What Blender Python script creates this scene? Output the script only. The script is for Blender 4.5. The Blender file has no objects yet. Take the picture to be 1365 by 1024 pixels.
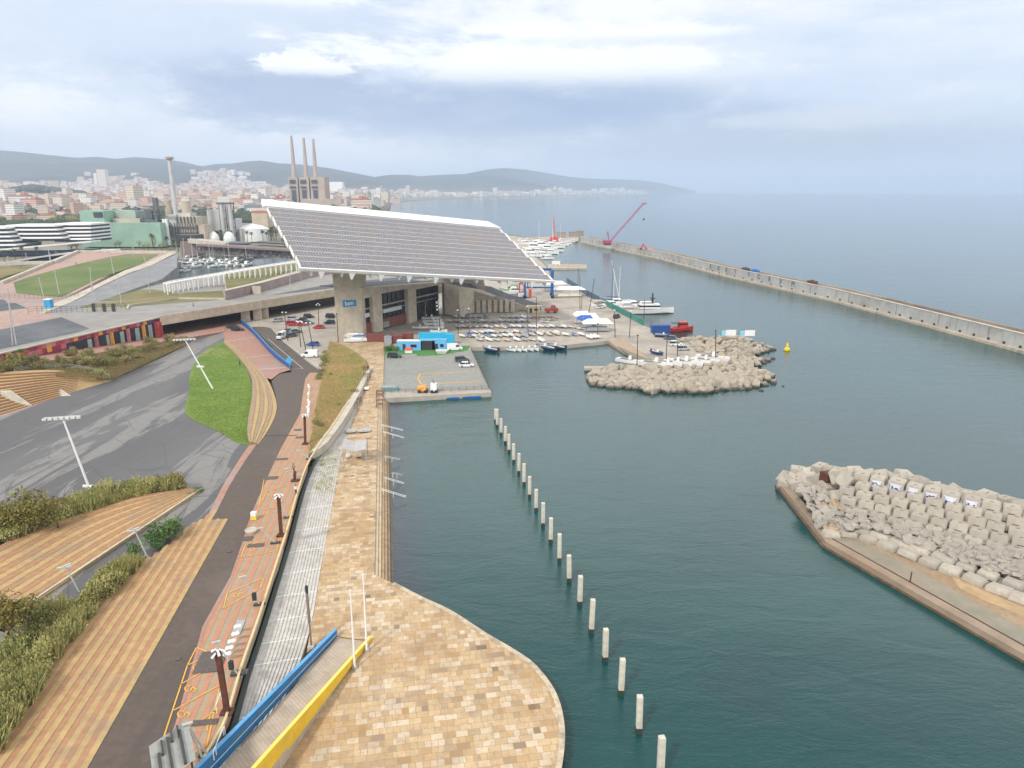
import bpy, bmesh, math, random
from mathutils import Vector, Matrix, noise as mnoise
from mathutils.geometry import tessellate_polygon
sc = bpy.context.scene
random.seed(7)
PI = math.pi
# ------------------------------------------------------------------ camera
F, CX, CY, H = 947.0, 682.5, 512.0, 50.0          # focal length and centre in photo pixels, camera height in metres
TH = math.atan((512 - 254.5) / F)                 # downward tilt
cd = bpy.data.cameras.new('camera'); cam = bpy.data.objects.new('camera', cd); sc.collection.objects.link(cam)
cam.location = (0, 0, H); cam.rotation_euler = (PI / 2 - TH, 0, 0)
cd.sensor_width = 36; cd.lens = 36 * F / 1365; cd.clip_start = 0.5; cd.clip_end = 90000
sc.camera = cam
sc.view_settings.view_transform = 'Standard'; sc.view_settings.look = 'None'; sc.view_settings.gamma = 1
sc.view_settings.exposure = 0.66
sc.cycles.volume_bounces = 2; sc.cycles.max_bounces = 6; sc.cycles.diffuse_bounces = 2; sc.cycles.glossy_bounces = 2
sc.cycles.transparent_max_bounces = 6
# ------------------------------------------------------------------ sky and sun
SUN_EL, SUN_AZ = math.radians(43), math.radians(212)   # azimuth clockwise from +Y: behind the camera, to the left
w = bpy.data.worlds.new('World'); sc.world = w; w.use_nodes = True
nt = w.node_tree; N = nt.nodes; L = nt.links; N.clear()
def wn(t, **k):
 n = N.new(t)
 for a, b in k.items(): setattr(n, a, b)
 return n
def wmath(op, a, b=None, c=None):
 n = N.new('ShaderNodeMath'); n.operation = op
 for i, v in enumerate((a, b, c)):
  if v is None: continue
  if isinstance(v, (int, float)): n.inputs[i].default_value = v
  else: L.new(v, n.inputs[i])
 return n.outputs[0]
def wmix(f, a, b):
 n = N.new('ShaderNodeMix'); n.data_type = 'RGBA'
 if isinstance(f, (int, float)): n.inputs['Factor'].default_value = f
 else: L.new(f, n.inputs['Factor'])
 for s, v in ((6, a), (7, b)):
  if isinstance(v, tuple): n.inputs[s].default_value = (*v, 1)
  else: L.new(v, n.inputs[s])
 return n.outputs[2]
def wramp(v, pts):
 n = N.new('ShaderNodeValToRGB'); e = n.color_ramp.elements
 e[0].position, e[1].position = pts[0][0], pts[-1][0]
 e[0].color = (*pts[0][1],1); e[1].color = (*pts[-1][1],1)
 for p, c in pts[1:-1]:
  x = e.new(p); x.color = (*c,1)
 n.color_ramp.interpolation = 'EASE'
 L.new(v, n.inputs[0]); return n.outputs[0]
sky = wn('ShaderNodeTexSky'); sky.sky_type = 'NISHITA'; sky.sun_disc = False
sky.sun_elevation = SUN_EL; sky.sun_rotation = SUN_AZ; sky.altitude = 50; sky.dust_density = 2.5
tc = wn('ShaderNodeTexCoord'); sep = wn('ShaderNodeSeparateXYZ'); L.new(tc.outputs['Generated'], sep.inputs[0])
zc = wmath('MAXIMUM', sep.outputs[2], 0.0)
zz = wmath('ADD', zc, 0.10)
comb = wn('ShaderNodeCombineXYZ'); L.new(wmath('DIVIDE', sep.outputs[0], zz), comb.inputs[0]); L.new(wmath('DIVIDE', sep.outputs[1], zz), comb.inputs[1])
def wnoise(scale, detail, rough, off, sx=1, sy=1, dist=0.0):
 m = wn('ShaderNodeMapping'); L.new(comb.outputs[0], m.inputs[0]); m.inputs['Location'].default_value = off; m.inputs['Scale'].default_value = (sx, sy, 1)
 n = wn('ShaderNodeTexNoise'); L.new(m.outputs[0], n.inputs['Vector']); n.inputs['Scale'].default_value = scale
 n.inputs['Detail'].default_value = detail; n.inputs['Roughness'].default_value = rough; n.inputs['Distortion'].default_value = dist
 return n.outputs['Fac']
K = 8.2
def kc(*c): return tuple(x * K for x in c)
def wmr(v, a, b, c=0.0, d=1.0):
 n = wn('ShaderNodeMapRange'); n.interpolation_type = 'SMOOTHSTEP'; L.new(v, n.inputs[0])
 for i, x in enumerate((a, b, c, d)): n.inputs[i + 1].default_value = x
 return n.outputs[0]
az = wmath('ARCTAN2', sep.outputs[0], sep.outputs[1])           # azimuth from +Y, radians
sph = wn('ShaderNodeCombineXYZ'); L.new(az, sph.inputs[0]); L.new(wmath('MULTIPLY', sep.outputs[2], 1.9), sph.inputs[1])
def snoise(scale, detail, rough, off, dist=0.0, sx=1.0):
 m = wn('ShaderNodeMapping'); L.new(sph.outputs[0], m.inputs[0]); m.inputs['Location'].default_value = (*off, 0); m.inputs['Scale'].default_value = (sx, 1, 1)
 n = wn('ShaderNodeTexNoise'); L.new(m.outputs[0], n.inputs['Vector']); n.inputs['Scale'].default_value = scale; n.inputs['Detail'].default_value = detail; n.inputs['Roughness'].default_value = rough; n.inputs['Distortion'].default_value = dist
 return n.outputs['Fac']
n_big, n_mid, n_fine = snoise(3.2, 7, .6, (2.3, .4), .5, .8), snoise(8, 10, .68, (5.1, 1.7), .25, .6), snoise(24, 8, .7, (.7, 3.3), .1, .7)
nz = wmath('MULTIPLY', wmath('SUBTRACT', wmath('ADD', wmath('MULTIPLY', n_mid, .55), wmath('ADD', wmath('MULTIPLY', n_fine, .2), wmath('MULTIPLY', n_big, .25))), .5), 2.6)
nzf = wmath('ADD', wmath('MULTIPLY', nz, .45), wmath('MULTIPLY', wmath('SUBTRACT', n_fine, .5), 3.0))
def cloudlet(a0, e0, ra, re, amp, lo, hi_, flat=0.0, q=None):
 """soft cloud patch centred on azimuth a0, height e0, ragged by noise; flat sharpens its base"""
 dx = wmath('DIVIDE', wmath('SUBTRACT', az, a0), ra); dz_ = wmath('DIVIDE', wmath('SUBTRACT', sep.outputs[2], e0), re)
 r2 = wmath('SQRT', wmath('ADD', wmath('MULTIPLY', dx, dx), wmath('MULTIPLY', dz_, dz_)))
 f = wmath('ADD', wmath('SUBTRACT', 1.0, r2), wmath('MULTIPLY', q or nz, amp))
 m_ = wmr(f, lo, hi_)
 if flat: m_ = wmath('MULTIPLY', m_, wmr(wmath('ADD', dz_, wmath('MULTIPLY', n_fine, .9)), -flat + .15, -flat + .75))
 cloudlet.dz = dz_
 return m_
WHT, PAL, MIDC, DRK, DK2 = kc(.92, .92, .92), kc(.80, .82, .86), kc(.57, .655, .79), kc(.22, .32, .51), kc(.37, .41, .485)
base = wmix(.88, sky.outputs[0], wmix(wmr(n_big, .38, .64), PAL, MIDC))
base = wmix(wmath('MULTIPLY', wmr(sep.outputs[2], .20, .31), .92), base, kc(.75, .73, .715))
for args, col, amt in (((-.30, .13, .22, .085, 1.6, .05, .8), DRK, .92), ((.0, .10, .50, .06, 1.0, .0, .7), DRK, .95), ((.30, .05, .60, .05, 1.0, .0, .8), DK2, .95), ((.48, .125, .30, .035, 1.6, .1, .8), MIDC, .9), ((-.40, .20, .24, .07, 1.4, .0, .7), MIDC, .85),
                       ((.14, .215, .45, .05, 2.2, .2, 1.0), WHT, .85), ((-.56, .095, .17, .05, 2.0, .1, .9), WHT, .95), ((-.52, .045, .26, .035, 1.2, .0, .9), kc(.66, .70, .74), .8), ((.44, .085, .24, .016, 2.4, .1, .9), kc(.62, .66, .72), .7), ((.55, .185, .30, .02, 2.4, .2, 1.0), WHT, .6)):
 base = wmix(wmath('MULTIPLY', cloudlet(*args), amt), base, col)
for args in ((.06, .152, .30, .036, 1.9, .0, .5, .5), (-.35, .226, .11, .028, 1.0, -.35, .1, .6, nzf), (-.265, .148, .055, .016, 1.0, -.25, .2, .6, nzf), (.18, .19, .22, .025, 2.2, .1, .8, .5)):
 mk = wmath('MULTIPLY', cloudlet(*args), .94); base = wmix(mk, base, wmix(wmr(cloudlet.dz, -.7, .2), kc(.62, .67, .75), kc(.98, .98, .97)))
base = wmix(wmath('MULTIPLY', wmr(n_mid, .30, .72), .22), base, kc(.80, .80, .80))
base = wmix(wmath('MULTIPLY', wmr(n_fine, .35, .7), .08), base, kc(.40, .48, .60))
# bright cloud band added out of view to lighten the water, between 15 and 38 degrees up
base = wmix(wmath('MULTIPLY', wmr(sep.outputs[2], .25, .34), wmr(sep.outputs[2], .62, .46)), base, kc(1.55, 1.55, 1.53))
bg = wn('ShaderNodeBackground'); bg.inputs[1].default_value = 0.1; L.new(base, bg.inputs[0])
wo = wn('ShaderNodeOutputWorld'); L.new(bg.outputs[0], wo.inputs[0])
sd = bpy.data.lights.new('sun', 'SUN'); sd.energy = 1.8; sd.angle = math.radians(5); sd.color = (1, .955, .88)
sun = bpy.data.objects.new('sun', sd); sc.collection.objects.link(sun)
sdir = Vector((math.sin(SUN_AZ) * math.cos(SUN_EL), math.cos(SUN_AZ) * math.cos(SUN_EL), math.sin(SUN_EL)))
sun.rotation_euler = sdir.to_track_quat('Z', 'Y').to_euler()
# ------------------------------------------------------------------ placing: photo pixel -> point on a level of known height
ST, CT = math.sin(TH), math.cos(TH)
def ray(x, y):
 a = (x - CX) / F; b = (CY - y) / F
 return Vector((a, CT + b * ST, -ST + b * CT))
def P(x, y, z=0.0):
 r = ray(x, y); t = (z - H) / r.z
 return Vector((r.x * t, r.y * t, z))
ZL, ZH, Y0, Y1 = 1.5, 4.4, 110.0, 205.0
def hu(X, Y):                                    # the esplanade: high near the camera, ramping down to the quay
 return ZH if Y <= Y0 else ZL if Y >= Y1 else ZH + (ZL - ZH) * (Y - Y0) / (Y1 - Y0)
def PG(x, y, dz=0.0):
 z = ZH
 for _ in range(12):
  p = P(x, y, z); z = .5 * z + .5 * (hu(p.x, p.y) + dz)
 return P(x, y, z)
def PZ(x, Y, y):                                 # height of the point above column Y that shows at photo row y
 r = ray(x, y); return H + r.z * Y / r.y
# ------------------------------------------------------------------ materials
MATS = {}
def newmat(name):
 m = bpy.data.materials.new(name); m.use_nodes = True; MATS[name] = m
 return m, m.node_tree, m.node_tree.nodes['Principled BSDF']
def G(nt, t, **k):
 n = nt.nodes.new(t)
 for a, b in k.items():
  if a in n.inputs: n.inputs[a].default_value = b
  else: setattr(n, a, b)
 return n
def mixc(nt, f, a, b, blend='MIX'):
 n = nt.nodes.new('ShaderNodeMix'); n.data_type = 'RGBA'; n.blend_type = blend
 for s, v in ((0, f), (6, a), (7, b)):
  if isinstance(v, (int, float)) : n.inputs[s].default_value = v
  elif isinstance(v, tuple): n.inputs[s].default_value = (*v, 1)
  else: nt.links.new(v, n.inputs[s])
 return n.outputs[2]
def coords(nt, rot=0.0, scale=(1, 1, 1), loc=(0, 0, 0)):
 t = nt.nodes.new('ShaderNodeTexCoord'); m = nt.nodes.new('ShaderNodeMapping')
 nt.links.new(t.outputs['Object'], m.inputs[0]); m.inputs['Rotation'].default_value = (0, 0, rot); m.inputs['Scale'].default_value = scale; m.inputs['Location'].default_value = loc
 return m.outputs[0]
def noi(nt, vec, scale, detail=4, rough=.55, dist=0):
 n = nt.nodes.new('ShaderNodeTexNoise'); nt.links.new(vec, n.inputs['Vector'])
 n.inputs['Scale'].default_value = scale; n.inputs['Detail'].default_value = detail; n.inputs['Roughness'].default_value = rough; n.inputs['Distortion'].default_value = dist
 return n.outputs['Fac']
def rng(nt, v, a, b, c=0.0, d=1.0, smooth=True):
 n = nt.nodes.new('ShaderNodeMapRange'); nt.links.new(v, n.inputs[0])
 if smooth: n.interpolation_type = 'SMOOTHSTEP'
 for i, x in enumerate((a, b, c, d)): n.inputs[i + 1].default_value = x
 return n.outputs[0]
def ramp(nt, v, pts, mode='LINEAR'):
 n = nt.nodes.new('ShaderNodeValToRGB'); n.color_ramp.interpolation = mode; e = n.color_ramp.elements
 e[0].position, e[0].color = pts[0][0], (*pts[0][1], 1); e[1].position, e[1].color = pts[-1][0], (*pts[-1][1], 1)
 for p, c in pts[1:-1]:
  x = e.new(p); x.color = (*c, 1)
 nt.links.new(v, n.inputs[0]); return n.outputs[0]
def bump(nt, bs, v, strength=.3, dist=.1):
 b = nt.nodes.new('ShaderNodeBump'); b.inputs['Strength'].default_value = strength; b.inputs['Distance'].default_value = dist
 nt.links.new(v, b.inputs['Height']); nt.links.new(b.outputs[0], bs.inputs['Normal'])
def mth(nt, op, a, b=0.0):
 n = nt.nodes.new('ShaderNodeMath'); n.operation = op
 for i, v in enumerate((a, b)):
  if isinstance(v, (int, float)): n.inputs[i].default_value = v
  else: nt.links.new(v, n.inputs[i])
 return n.outputs[0]
def simple(name, col, rough=.6, var=.12, scale=.6, metal=0.0, dirt=None, dirt_amt=.5, dscale=.15, bmp=0.0, rnd=0.0, spec=None):
 """a plain surface with mottling at two scales, optional stains, optional per-object variation"""
 if name in MATS: return MATS[name]
 m, nt, bs = newmat(name); v = coords(nt)
 n1 = noi(nt, v, scale, 6, .62)
 c = mixc(nt, rng(nt, n1, .3, .7), tuple(x * (1 - var) for x in col), tuple(min(1, x * (1 + var)) for x in col))
 if dirt:
  n2 = noi(nt, v, dscale, 5, .6, .3)
  c = mixc(nt, rng(nt, n2, .48, .66, 0, dirt_amt), c, dirt)
 if rnd:
  oi = nt.nodes.new('ShaderNodeObjectInfo')
  c = mixc(nt, rng(nt, oi.outputs['Random'], 0, 1, 0, 1, False), c, tuple(x * (1 - rnd) for x in col));
 nt.links.new(c, bs.inputs['Base Color']); bs.inputs['Roughness'].default_value = rough; bs.inputs['Metallic'].default_value = metal
 if spec is not None: bs.inputs['Specular IOR Level'].default_value = spec
 if bmp: bump(nt, bs, n1, .5, bmp)
 return m
# ------------------------------------------------------------------ meshes
class MB:
 """collects faces, then links them as one mesh object"""
 def __init__(s, org=(0, 0, 0)):
  s.v, s.f, s.m, s.org, s.cur = [], [], [], Vector(org), 0
 def add(s, vs, fs, mi=None):
  b = len(s.v); s.v += [Vector(p) for p in vs]; s.f += [tuple(b + i for i in f) for f in fs]
  s.m += [s.cur if mi is None else mi] * len(fs)
 def face(s, *vs): s.add(vs, [tuple(range(len(vs)))])
 def box(s, cx, cy, cz, sx, sy, sz, rz=0.0, taper=1.0, mi=None):
  """box standing on cz"""
  c, d = math.cos(rz), math.sin(rz); out = []
  for z, k in ((0, 1), (sz, taper)):
   for a, b in ((-1, -1), (1, -1), (1, 1), (-1, 1)):
    x, y = a * sx / 2 * k, b * sy / 2 * k
    out.append((cx + x * c - y * d, cy + x * d + y * c, cz + z))
  s.add(out, [(3, 2, 1, 0), (4, 5, 6, 7), (0, 1, 5, 4), (1, 2, 6, 5), (2, 3, 7, 6), (3, 0, 4, 7)], mi)
 def hexa(s, bot, top, mi=None):
  n = len(bot)
  s.add(list(bot) + list(top), [tuple(range(n))[::-1], tuple(range(n, 2 * n))] + [(i, (i + 1) % n, n + (i + 1) % n, n + i) for i in range(n)], mi)
 def beam(s, a, b, wd, ht, mi=None, up=None):
  """box beam from a to b: width across, height along up; a and b are the centre of the section"""
  a, b = Vector(a), Vector(b); d = (b - a).normalized(); up = Vector(up or (0, 0, 1))
  if abs(d.dot(up)) > .98: up = Vector((0, 1, 0))
  r = d.cross(up).normalized() * wd / 2; u = r.cross(d).normalized() * ht / 2
  s.hexa([a - r - u, a + r - u, a + r + u, a - r + u], [b - r - u, b + r - u, b + r + u, b - r + u], mi)
 def tube(s, a, b, r0, r1=None, n=8, mi=None):
  a, b = Vector(a), Vector(b); r1 = r0 if r1 is None else r1; d = (b - a).normalized()
  u = d.cross(Vector((0, 0, 1)) if abs(d.z) < .9 else Vector((1, 0, 0))).normalized(); v = d.cross(u)
  A = [a + (u * math.cos(2 * PI * i / n) + v * math.sin(2 * PI * i / n)) * r0 for i in range(n)]
  B = [b + (u * math.cos(2 * PI * i / n) + v * math.sin(2 * PI * i / n)) * r1 for i in range(n)]
  s.hexa(A, B, mi)
 def lathe(s, c, prof, n=12, mi=None):
  c = Vector(c); vs = []; fs = []
  for r, z in prof:
   vs += [c + Vector((r * math.cos(2 * PI * i / n), r * math.sin(2 * PI * i / n), z)) for i in range(n)]
  for k in range(len(prof) - 1):
   fs += [(k * n + i, k * n + (i + 1) % n, (k + 1) * n + (i + 1) % n, (k + 1) * n + i) for i in range(n)]
  fs += [tuple(range(n))[::-1], tuple(range((len(prof) - 1) * n, len(prof) * n))]
  s.add(vs, fs, mi)
 def loft(s, secs, mi=None, cap=True):
  n = len(secs[0]); vs = [p for q in secs for p in q]; fs = []
  for k in range(len(secs) - 1):
   fs += [(k * n + i, k * n + (i + 1) % n, (k + 1) * n + (i + 1) % n, (k + 1) * n + i) for i in range(n)]
  if cap: fs += [tuple(range(n))[::-1], tuple(range((len(secs) - 1) * n, len(secs) * n))]
  s.add(vs, fs, mi)
 def prism(s, pts, h, mi=None):
  """pts: polygon of points, raised by h"""
  pts = [Vector(p) for p in pts]
  tri = tessellate_polygon([pts]); n = len(pts)
  s.add(pts + [p + Vector((0, 0, h)) for p in pts], [tuple(t) for t in tri] + [tuple(n + i for i in t) for t in tri] + [(i, (i + 1) % n, n + (i + 1) % n, n + i) for i in range(n)], mi)
 def mesh(s, name, mats, smooth=False, bevel=0.0):
  me = bpy.data.meshes.new(name)
  me.from_pydata([tuple(p - s.org) for p in s.v], [], s.f)
  if not isinstance(mats, (list, tuple)): mats = [mats]
  for m in mats: me.materials.append(m)
  me.polygons.foreach_set('material_index', s.m)
  bm = bmesh.new(); bm.from_mesh(me); bmesh.ops.recalc_face_normals(bm, faces=bm.faces)
  if bevel:
   bmesh.ops.remove_doubles(bm, verts=bm.verts, dist=1e-4)
   bmesh.ops.bevel(bm, geom=[e for e in bm.edges if len(e.link_faces) == 2 and e.calc_face_angle(0) > .5], offset=bevel, segments=2, affect='EDGES', clamp_overlap=True)
  bm.to_mesh(me); bm.free()
  if smooth: me.polygons.foreach_set('use_smooth', [True] * len(me.polygons))
  me.update(); return me
 def build(s, name, mats, parent=None, smooth=False, bevel=0.0):
  me = s.mesh(name, mats, smooth, bevel)
  o = bpy.data.objects.new(name, me); sc.collection.objects.link(o)
  if parent is None: o.location = s.org
  else: o.parent = parent
  return o
def tag(o, label=None, cat=None, group=None, kind=None):
 if label: o['label'] = label
 if cat: o['category'] = cat
 if group: o['group'] = group
 if kind: o['kind'] = kind
 return o
def thing(name, label, cat, loc=(0, 0, 0), rz=0.0, group=None, scale=1.0):
 o = bpy.data.objects.new(name, None); sc.collection.objects.link(o); o.empty_display_size = .3
 o.location = loc; o.rotation_euler = (0, 0, rz); o.scale = (scale,) * 3
 return tag(o, label, cat, group)
KIDS = {}
def kids(o):
 if o.name not in KIDS: KIDS[o.name] = [c for c in bpy.data.objects if c.parent == o]
 return KIDS[o.name]
def dup(src, loc, rz=0.0, label=None, group=None, scale=None, mats=None, _parent=None):
 """copy of a thing with copies of its parts and sub-parts; mats: {old material name: new material}"""
 c = src.copy(); sc.collection.objects.link(c)
 if _parent is None:
  c.location = loc; c.rotation_euler = (0, 0, rz)
  if scale: c.scale = scale if isinstance(scale, tuple) else (scale,) * 3
  if label: c['label'] = label
  if group: c['group'] = group
 else: c.parent = _parent
 if mats and c.type == 'MESH':
  for i, ms in enumerate(c.material_slots):
   if ms.material and ms.material.name in mats:
    nm = ms.material.name; ms.link = 'OBJECT'; ms.material = mats[nm]
 for k in kids(src): dup(k, None, mats=mats, _parent=c)
 return c
class Proto:
 """first placement moves the built thing itself, later ones copy it"""
 def __init__(s, root): s.root, s.used = root, False
 def put(s, loc, rz=0.0, label=None, group=None, scale=None, mats=None):
  if not s.used and not mats:
   s.used = True; o = s.root; o.location = loc; o.rotation_euler = (0, 0, rz)
   if scale: o.scale = scale if isinstance(scale, tuple) else (scale,) * 3
   if label: o['label'] = label
   if group: o['group'] = group
   return o
  return dup(s.root, loc, rz, label, group, scale, mats)
 def done(s):
  KIDS.clear()
  if not s.used:
   for k in list(kids(s.root)):
    for q in list(kids(k)): bpy.data.objects.remove(q)
    bpy.data.objects.remove(k)
   bpy.data.objects.remove(s.root)
ORD = 'first second third fourth fifth sixth seventh eighth ninth tenth eleventh twelfth thirteenth fourteenth fifteenth sixteenth seventeenth eighteenth nineteenth twentieth'.split()
def nth(i):
 if i < 20: return ORD[i]
 t, u = divmod(i + 1, 10); tens = {2: 'twent', 3: 'thirt', 4: 'fort', 5: 'fift', 6: 'sixt'}[t]
 return tens + 'ieth' if u == 0 else tens + 'y-' + ORD[u - 1]
def slice_height(bm, hf, kinks):
 for k in kinks:
  bmesh.ops.bisect_plane(bm, geom=bm.verts[:] + bm.edges[:] + bm.faces[:], dist=1e-5, plane_co=(0, k, 0), plane_no=(0, 1, 0))
 for v in bm.verts: v.co.z = hf(v.co.x, v.co.y) + v.co.z
def sheet(name, px, mat, dz=0.0, z=None, thick=0.0, kind='structure', holes=(), world=False, parent=None):
 """ground sheet from a polygon of photo pixels; z None: follows the esplanade height, else flat at z; thick: skirt depth"""
 conv = (lambda q: Vector((q[0], q[1], 0))) if world else (lambda q: (PG(*q) if z is None else P(q[0], q[1], z)))
 loops = [[conv(q) for q in px]] + [[conv(q) for q in h] for h in holes]
 flat = [[Vector((p.x, p.y, 0)) for p in lp] for lp in loops]
 tri = tessellate_polygon(flat); vs = [p for lp in flat for p in lp]
 bm = bmesh.new(); bv = [bm.verts.new((p.x, p.y, dz)) for p in vs]
 for t in tri:
  try: bm.faces.new([bv[i] for i in t])
  except ValueError: pass
 if thick:
  for lp_i, lp in enumerate(flat):
   o = sum(len(q) for q in flat[:lp_i]); n = len(lp)
   lo = [bm.verts.new((p.x, p.y, dz - thick)) for p in lp]
   for i in range(n): bm.faces.new((bv[o + i], bv[o + (i + 1) % n], lo[(i + 1) % n], lo[i]))
 slice_height(bm, hu if z is None else (lambda X, Y: z), (Y0, Y1) if z is None else ())
 bmesh.ops.recalc_face_normals(bm, faces=bm.faces)
 if not thick:
  for f in bm.faces:
   if f.normal.z < 0: f.normal_flip()
 me = bpy.data.meshes.new(name); bm.to_mesh(me); bm.free(); me.materials.append(mat)
 o = bpy.data.objects.new(name, me); sc.collection.objects.link(o)
 if parent is not None: o.parent = parent
 elif kind: o['kind'] = kind
 return o
def smooth_px(pts, n=6):
 """Catmull-Rom through an open list of points"""
 out = []; q = [pts[0]] + list(pts) + [pts[-1]]
 for i in range(1, len(q) - 2):
  for k in range(n):
   t = k / n; out.append(tuple(.5 * (2 * q[i][j] + (q[i + 1][j] - q[i - 1][j]) * t + (2 * q[i - 1][j] - 5 * q[i][j] + 4 * q[i + 1][j] - q[i + 2][j]) * t * t + (3 * q[i][j] - q[i - 1][j] - 3 * q[i + 1][j] + q[i + 2][j]) * t ** 3) for j in range(len(q[i]))))
 out.append(tuple(pts[-1])); return out

# ------------------------------------------------------------------ ground materials
def ang(vx):                                     # heading of lines that meet on the horizon at photo column vx
 r = ray(vx, 254.5); return math.atan2(r.x, r.y)
A_PROM, A_STR = ang(513.5), ang(551)
def water_mat():
 m, nt, bs = newmat('sea_water'); v = coords(nt)
 big = noi(nt, v, .012, 4, .6, .5)
 c = mixc(nt, rng(nt, big, .35, .65), (.002, .042, .045), (.005, .060, .059))
 # greener shallows in the basin, purple-brown weed and stones along the promenade steps
 vr = coords(nt, A_PROM); sp = G(nt, 'ShaderNodeSeparateXYZ'); nt.links.new(vr, sp.inputs[0])
 n2 = noi(nt, v, .12, 5, .65, .6)
 e = mth(nt, 'ADD', sp.outputs[0], mth(nt, 'MULTIPLY', n2, -6.0))
 e0 = WATER_EDGE
 shore = mth(nt, 'MULTIPLY', rng(nt, e, e0 + 3.5, e0 - 2.5, 0, 1), rng(nt, sp.outputs[1], 75, 82, 0, 1))
 shore = mth(nt, 'MULTIPLY', shore, rng(nt, sp.outputs[1], 185, 172, 0, 1))
 c = mixc(nt, mth(nt, 'MULTIPLY', shore, .8), c, (.022, .032, .045))
 patch = rng(nt, noi(nt, v, .05, 3, .6, .8), .60, .70, 0, .30)
 c = mixc(nt, patch, c, (.014, .035, .05))
 nt.links.new(c, bs.inputs['Base Color'])
 bs.inputs['Roughness'].default_value = .07; bs.inputs['IOR'].default_value = 1.42; bs.inputs['Specular IOR Level'].default_value = .5
 vs = coords(nt, math.radians(-35), (1, 2.4, 1))
 w1 = mth(nt, 'ADD', noi(nt, vs, .9, 5, .62, .4), mth(nt, 'MULTIPLY', noi(nt, vs, 3.2, 3, .6, .3), .5)); w2 = noi(nt, vs, .13, 3, .6, .6); w3 = noi(nt, vs, .016, 3, .6, .6)
 h = mth(nt, 'ADD', mth(nt, 'MULTIPLY', w1, .16), mth(nt, 'ADD', mth(nt, 'MULTIPLY', w2, .45), mth(nt, 'MULTIPLY', w3, .8)))
 bump(nt, bs, h, .8, .26)
 return m
_p = P(524, 700, 0); WATER_EDGE = _p.x * math.cos(A_PROM) - _p.y * math.sin(A_PROM)
def stone_mat():
 m, nt, bs = newmat('promenade_stone')
 v = coords(nt, A_PROM)
 def br(scale, bw, rh, off, mort, sq=1.0, sf=2):
  b = G(nt, 'ShaderNodeTexBrick'); nt.links.new(v, b.inputs['Vector'])
  b.inputs['Color1'].default_value = (0, 0, 0, 1); b.inputs['Color2'].default_value = (1, 1, 1, 1); b.inputs['Mortar'].default_value = (.5, .5, .5, 1)
  b.inputs['Scale'].default_value = scale; b.inputs['Brick Width'].default_value = bw; b.inputs['Row Height'].default_value = rh; b.inputs['Mortar Size'].default_value = mort
  b.inputs['Bias'].default_value = 0; b.offset = off; b.squash = sq; b.squash_frequency = sf; return b
 b = br(1.0, 1.15, .78, .37, .022, .55, 3); b2 = br(1.0, 2.3, 1.56, .43, 0, .7, 2)
 t = b.outputs['Color']; t2 = b2.outputs['Color']
 cream, pale, ochre, tan, rose, dk = (.60, .47, .32), (.78, .72, .65), (.50, .33, .17), (.38, .29, .21), (.40, .31, .29), (.12, .09, .075)
 c = ramp(nt, t, [(0, pale), (.16, cream), (.34, (.70, .55, .37)), (.50, (.62, .44, .25)), (.60, cream), (.74, ochre), (.80, pale), (.90, tan), (.955, rose), (.985, dk)], 'CONSTANT')
 c2 = ramp(nt, t2, [(0, cream), (.4, (.72, .58, .42)), (.7, ochre), (.8, tan), (1, cream)], 'CONSTANT')
 c = mixc(nt, .38, c, c2)
 n = noi(nt, v, .07, 5, .6, .4); c = mixc(nt, rng(nt, n, .48, .66, 0, .55), c, (.47, .29, .13))
 n3 = noi(nt, v, .10, 4, .6, .2); c = mixc(nt, rng(nt, n3, .5, .72, 0, .4), c, (.78, .67, .52))
 n4 = noi(nt, v, 1.6, 6, .7); c = mixc(nt, rng(nt, n4, .45, .72, 0, .5), c, (.36, .27, .18)); n6 = noi(nt, v, .35, 5, .7, .5); c = mixc(nt, rng(nt, n6, .52, .68, 0, .4), c, (.35, .27, .19))
 c = mixc(nt, mth(nt, 'MULTIPLY', b.outputs['Fac'], .6), c, (.25, .19, .14)); c = mixc(nt, 1.0, c, (.80, .74, .63), 'MULTIPLY')
 nt.links.new(c, bs.inputs['Base Color']); bs.inputs['Roughness'].default_value = .75
 bump(nt, bs, n4, .25, .05)
 return m
def stripe_mat(name, a, b, period, dark, duty=.5, phase=0.0):
 m, nt, bs = newmat(name); v = coords(nt, A_STR)
 sp = G(nt, 'ShaderNodeSeparateXYZ'); nt.links.new(v, sp.inputs[0])
 x = mth(nt, 'FRACT', mth(nt, 'ADD', mth(nt, 'DIVIDE', sp.outputs[0], period), 50 + phase))
 n = noi(nt, v, .9, 6, .65); n5 = noi(nt, v, .09, 4, .6, .5)
 f = mth(nt, 'GREATER_THAN', x, duty)
 c = mixc(nt, f, a, b)
 edge = mth(nt, 'LESS_THAN', mth(nt, 'ABSOLUTE', mth(nt, 'SUBTRACT', x, duty)), .035)
 # small paver joints across the stripes
 y = mth(nt, 'FRACT', mth(nt, 'ADD', mth(nt, 'MULTIPLY', sp.outputs[1], 2.0), 500)); j = mth(nt, 'LESS_THAN', y, .12)
 c = mixc(nt, mth(nt, 'MULTIPLY', j, .18), c, dark)
 c = mixc(nt, mth(nt, 'MULTIPLY', edge, .55), c, dark)
 c = mixc(nt, rng(nt, n, .4, .75, 0, .3), c, dark)
 c = mixc(nt, rng(nt, n5, .52, .68, 0, .38), c, (.42, .35, .33))
 nt.links.new(c, bs.inputs['Base Color']); bs.inputs['Roughness'].default_value = .8
 return m
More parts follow.
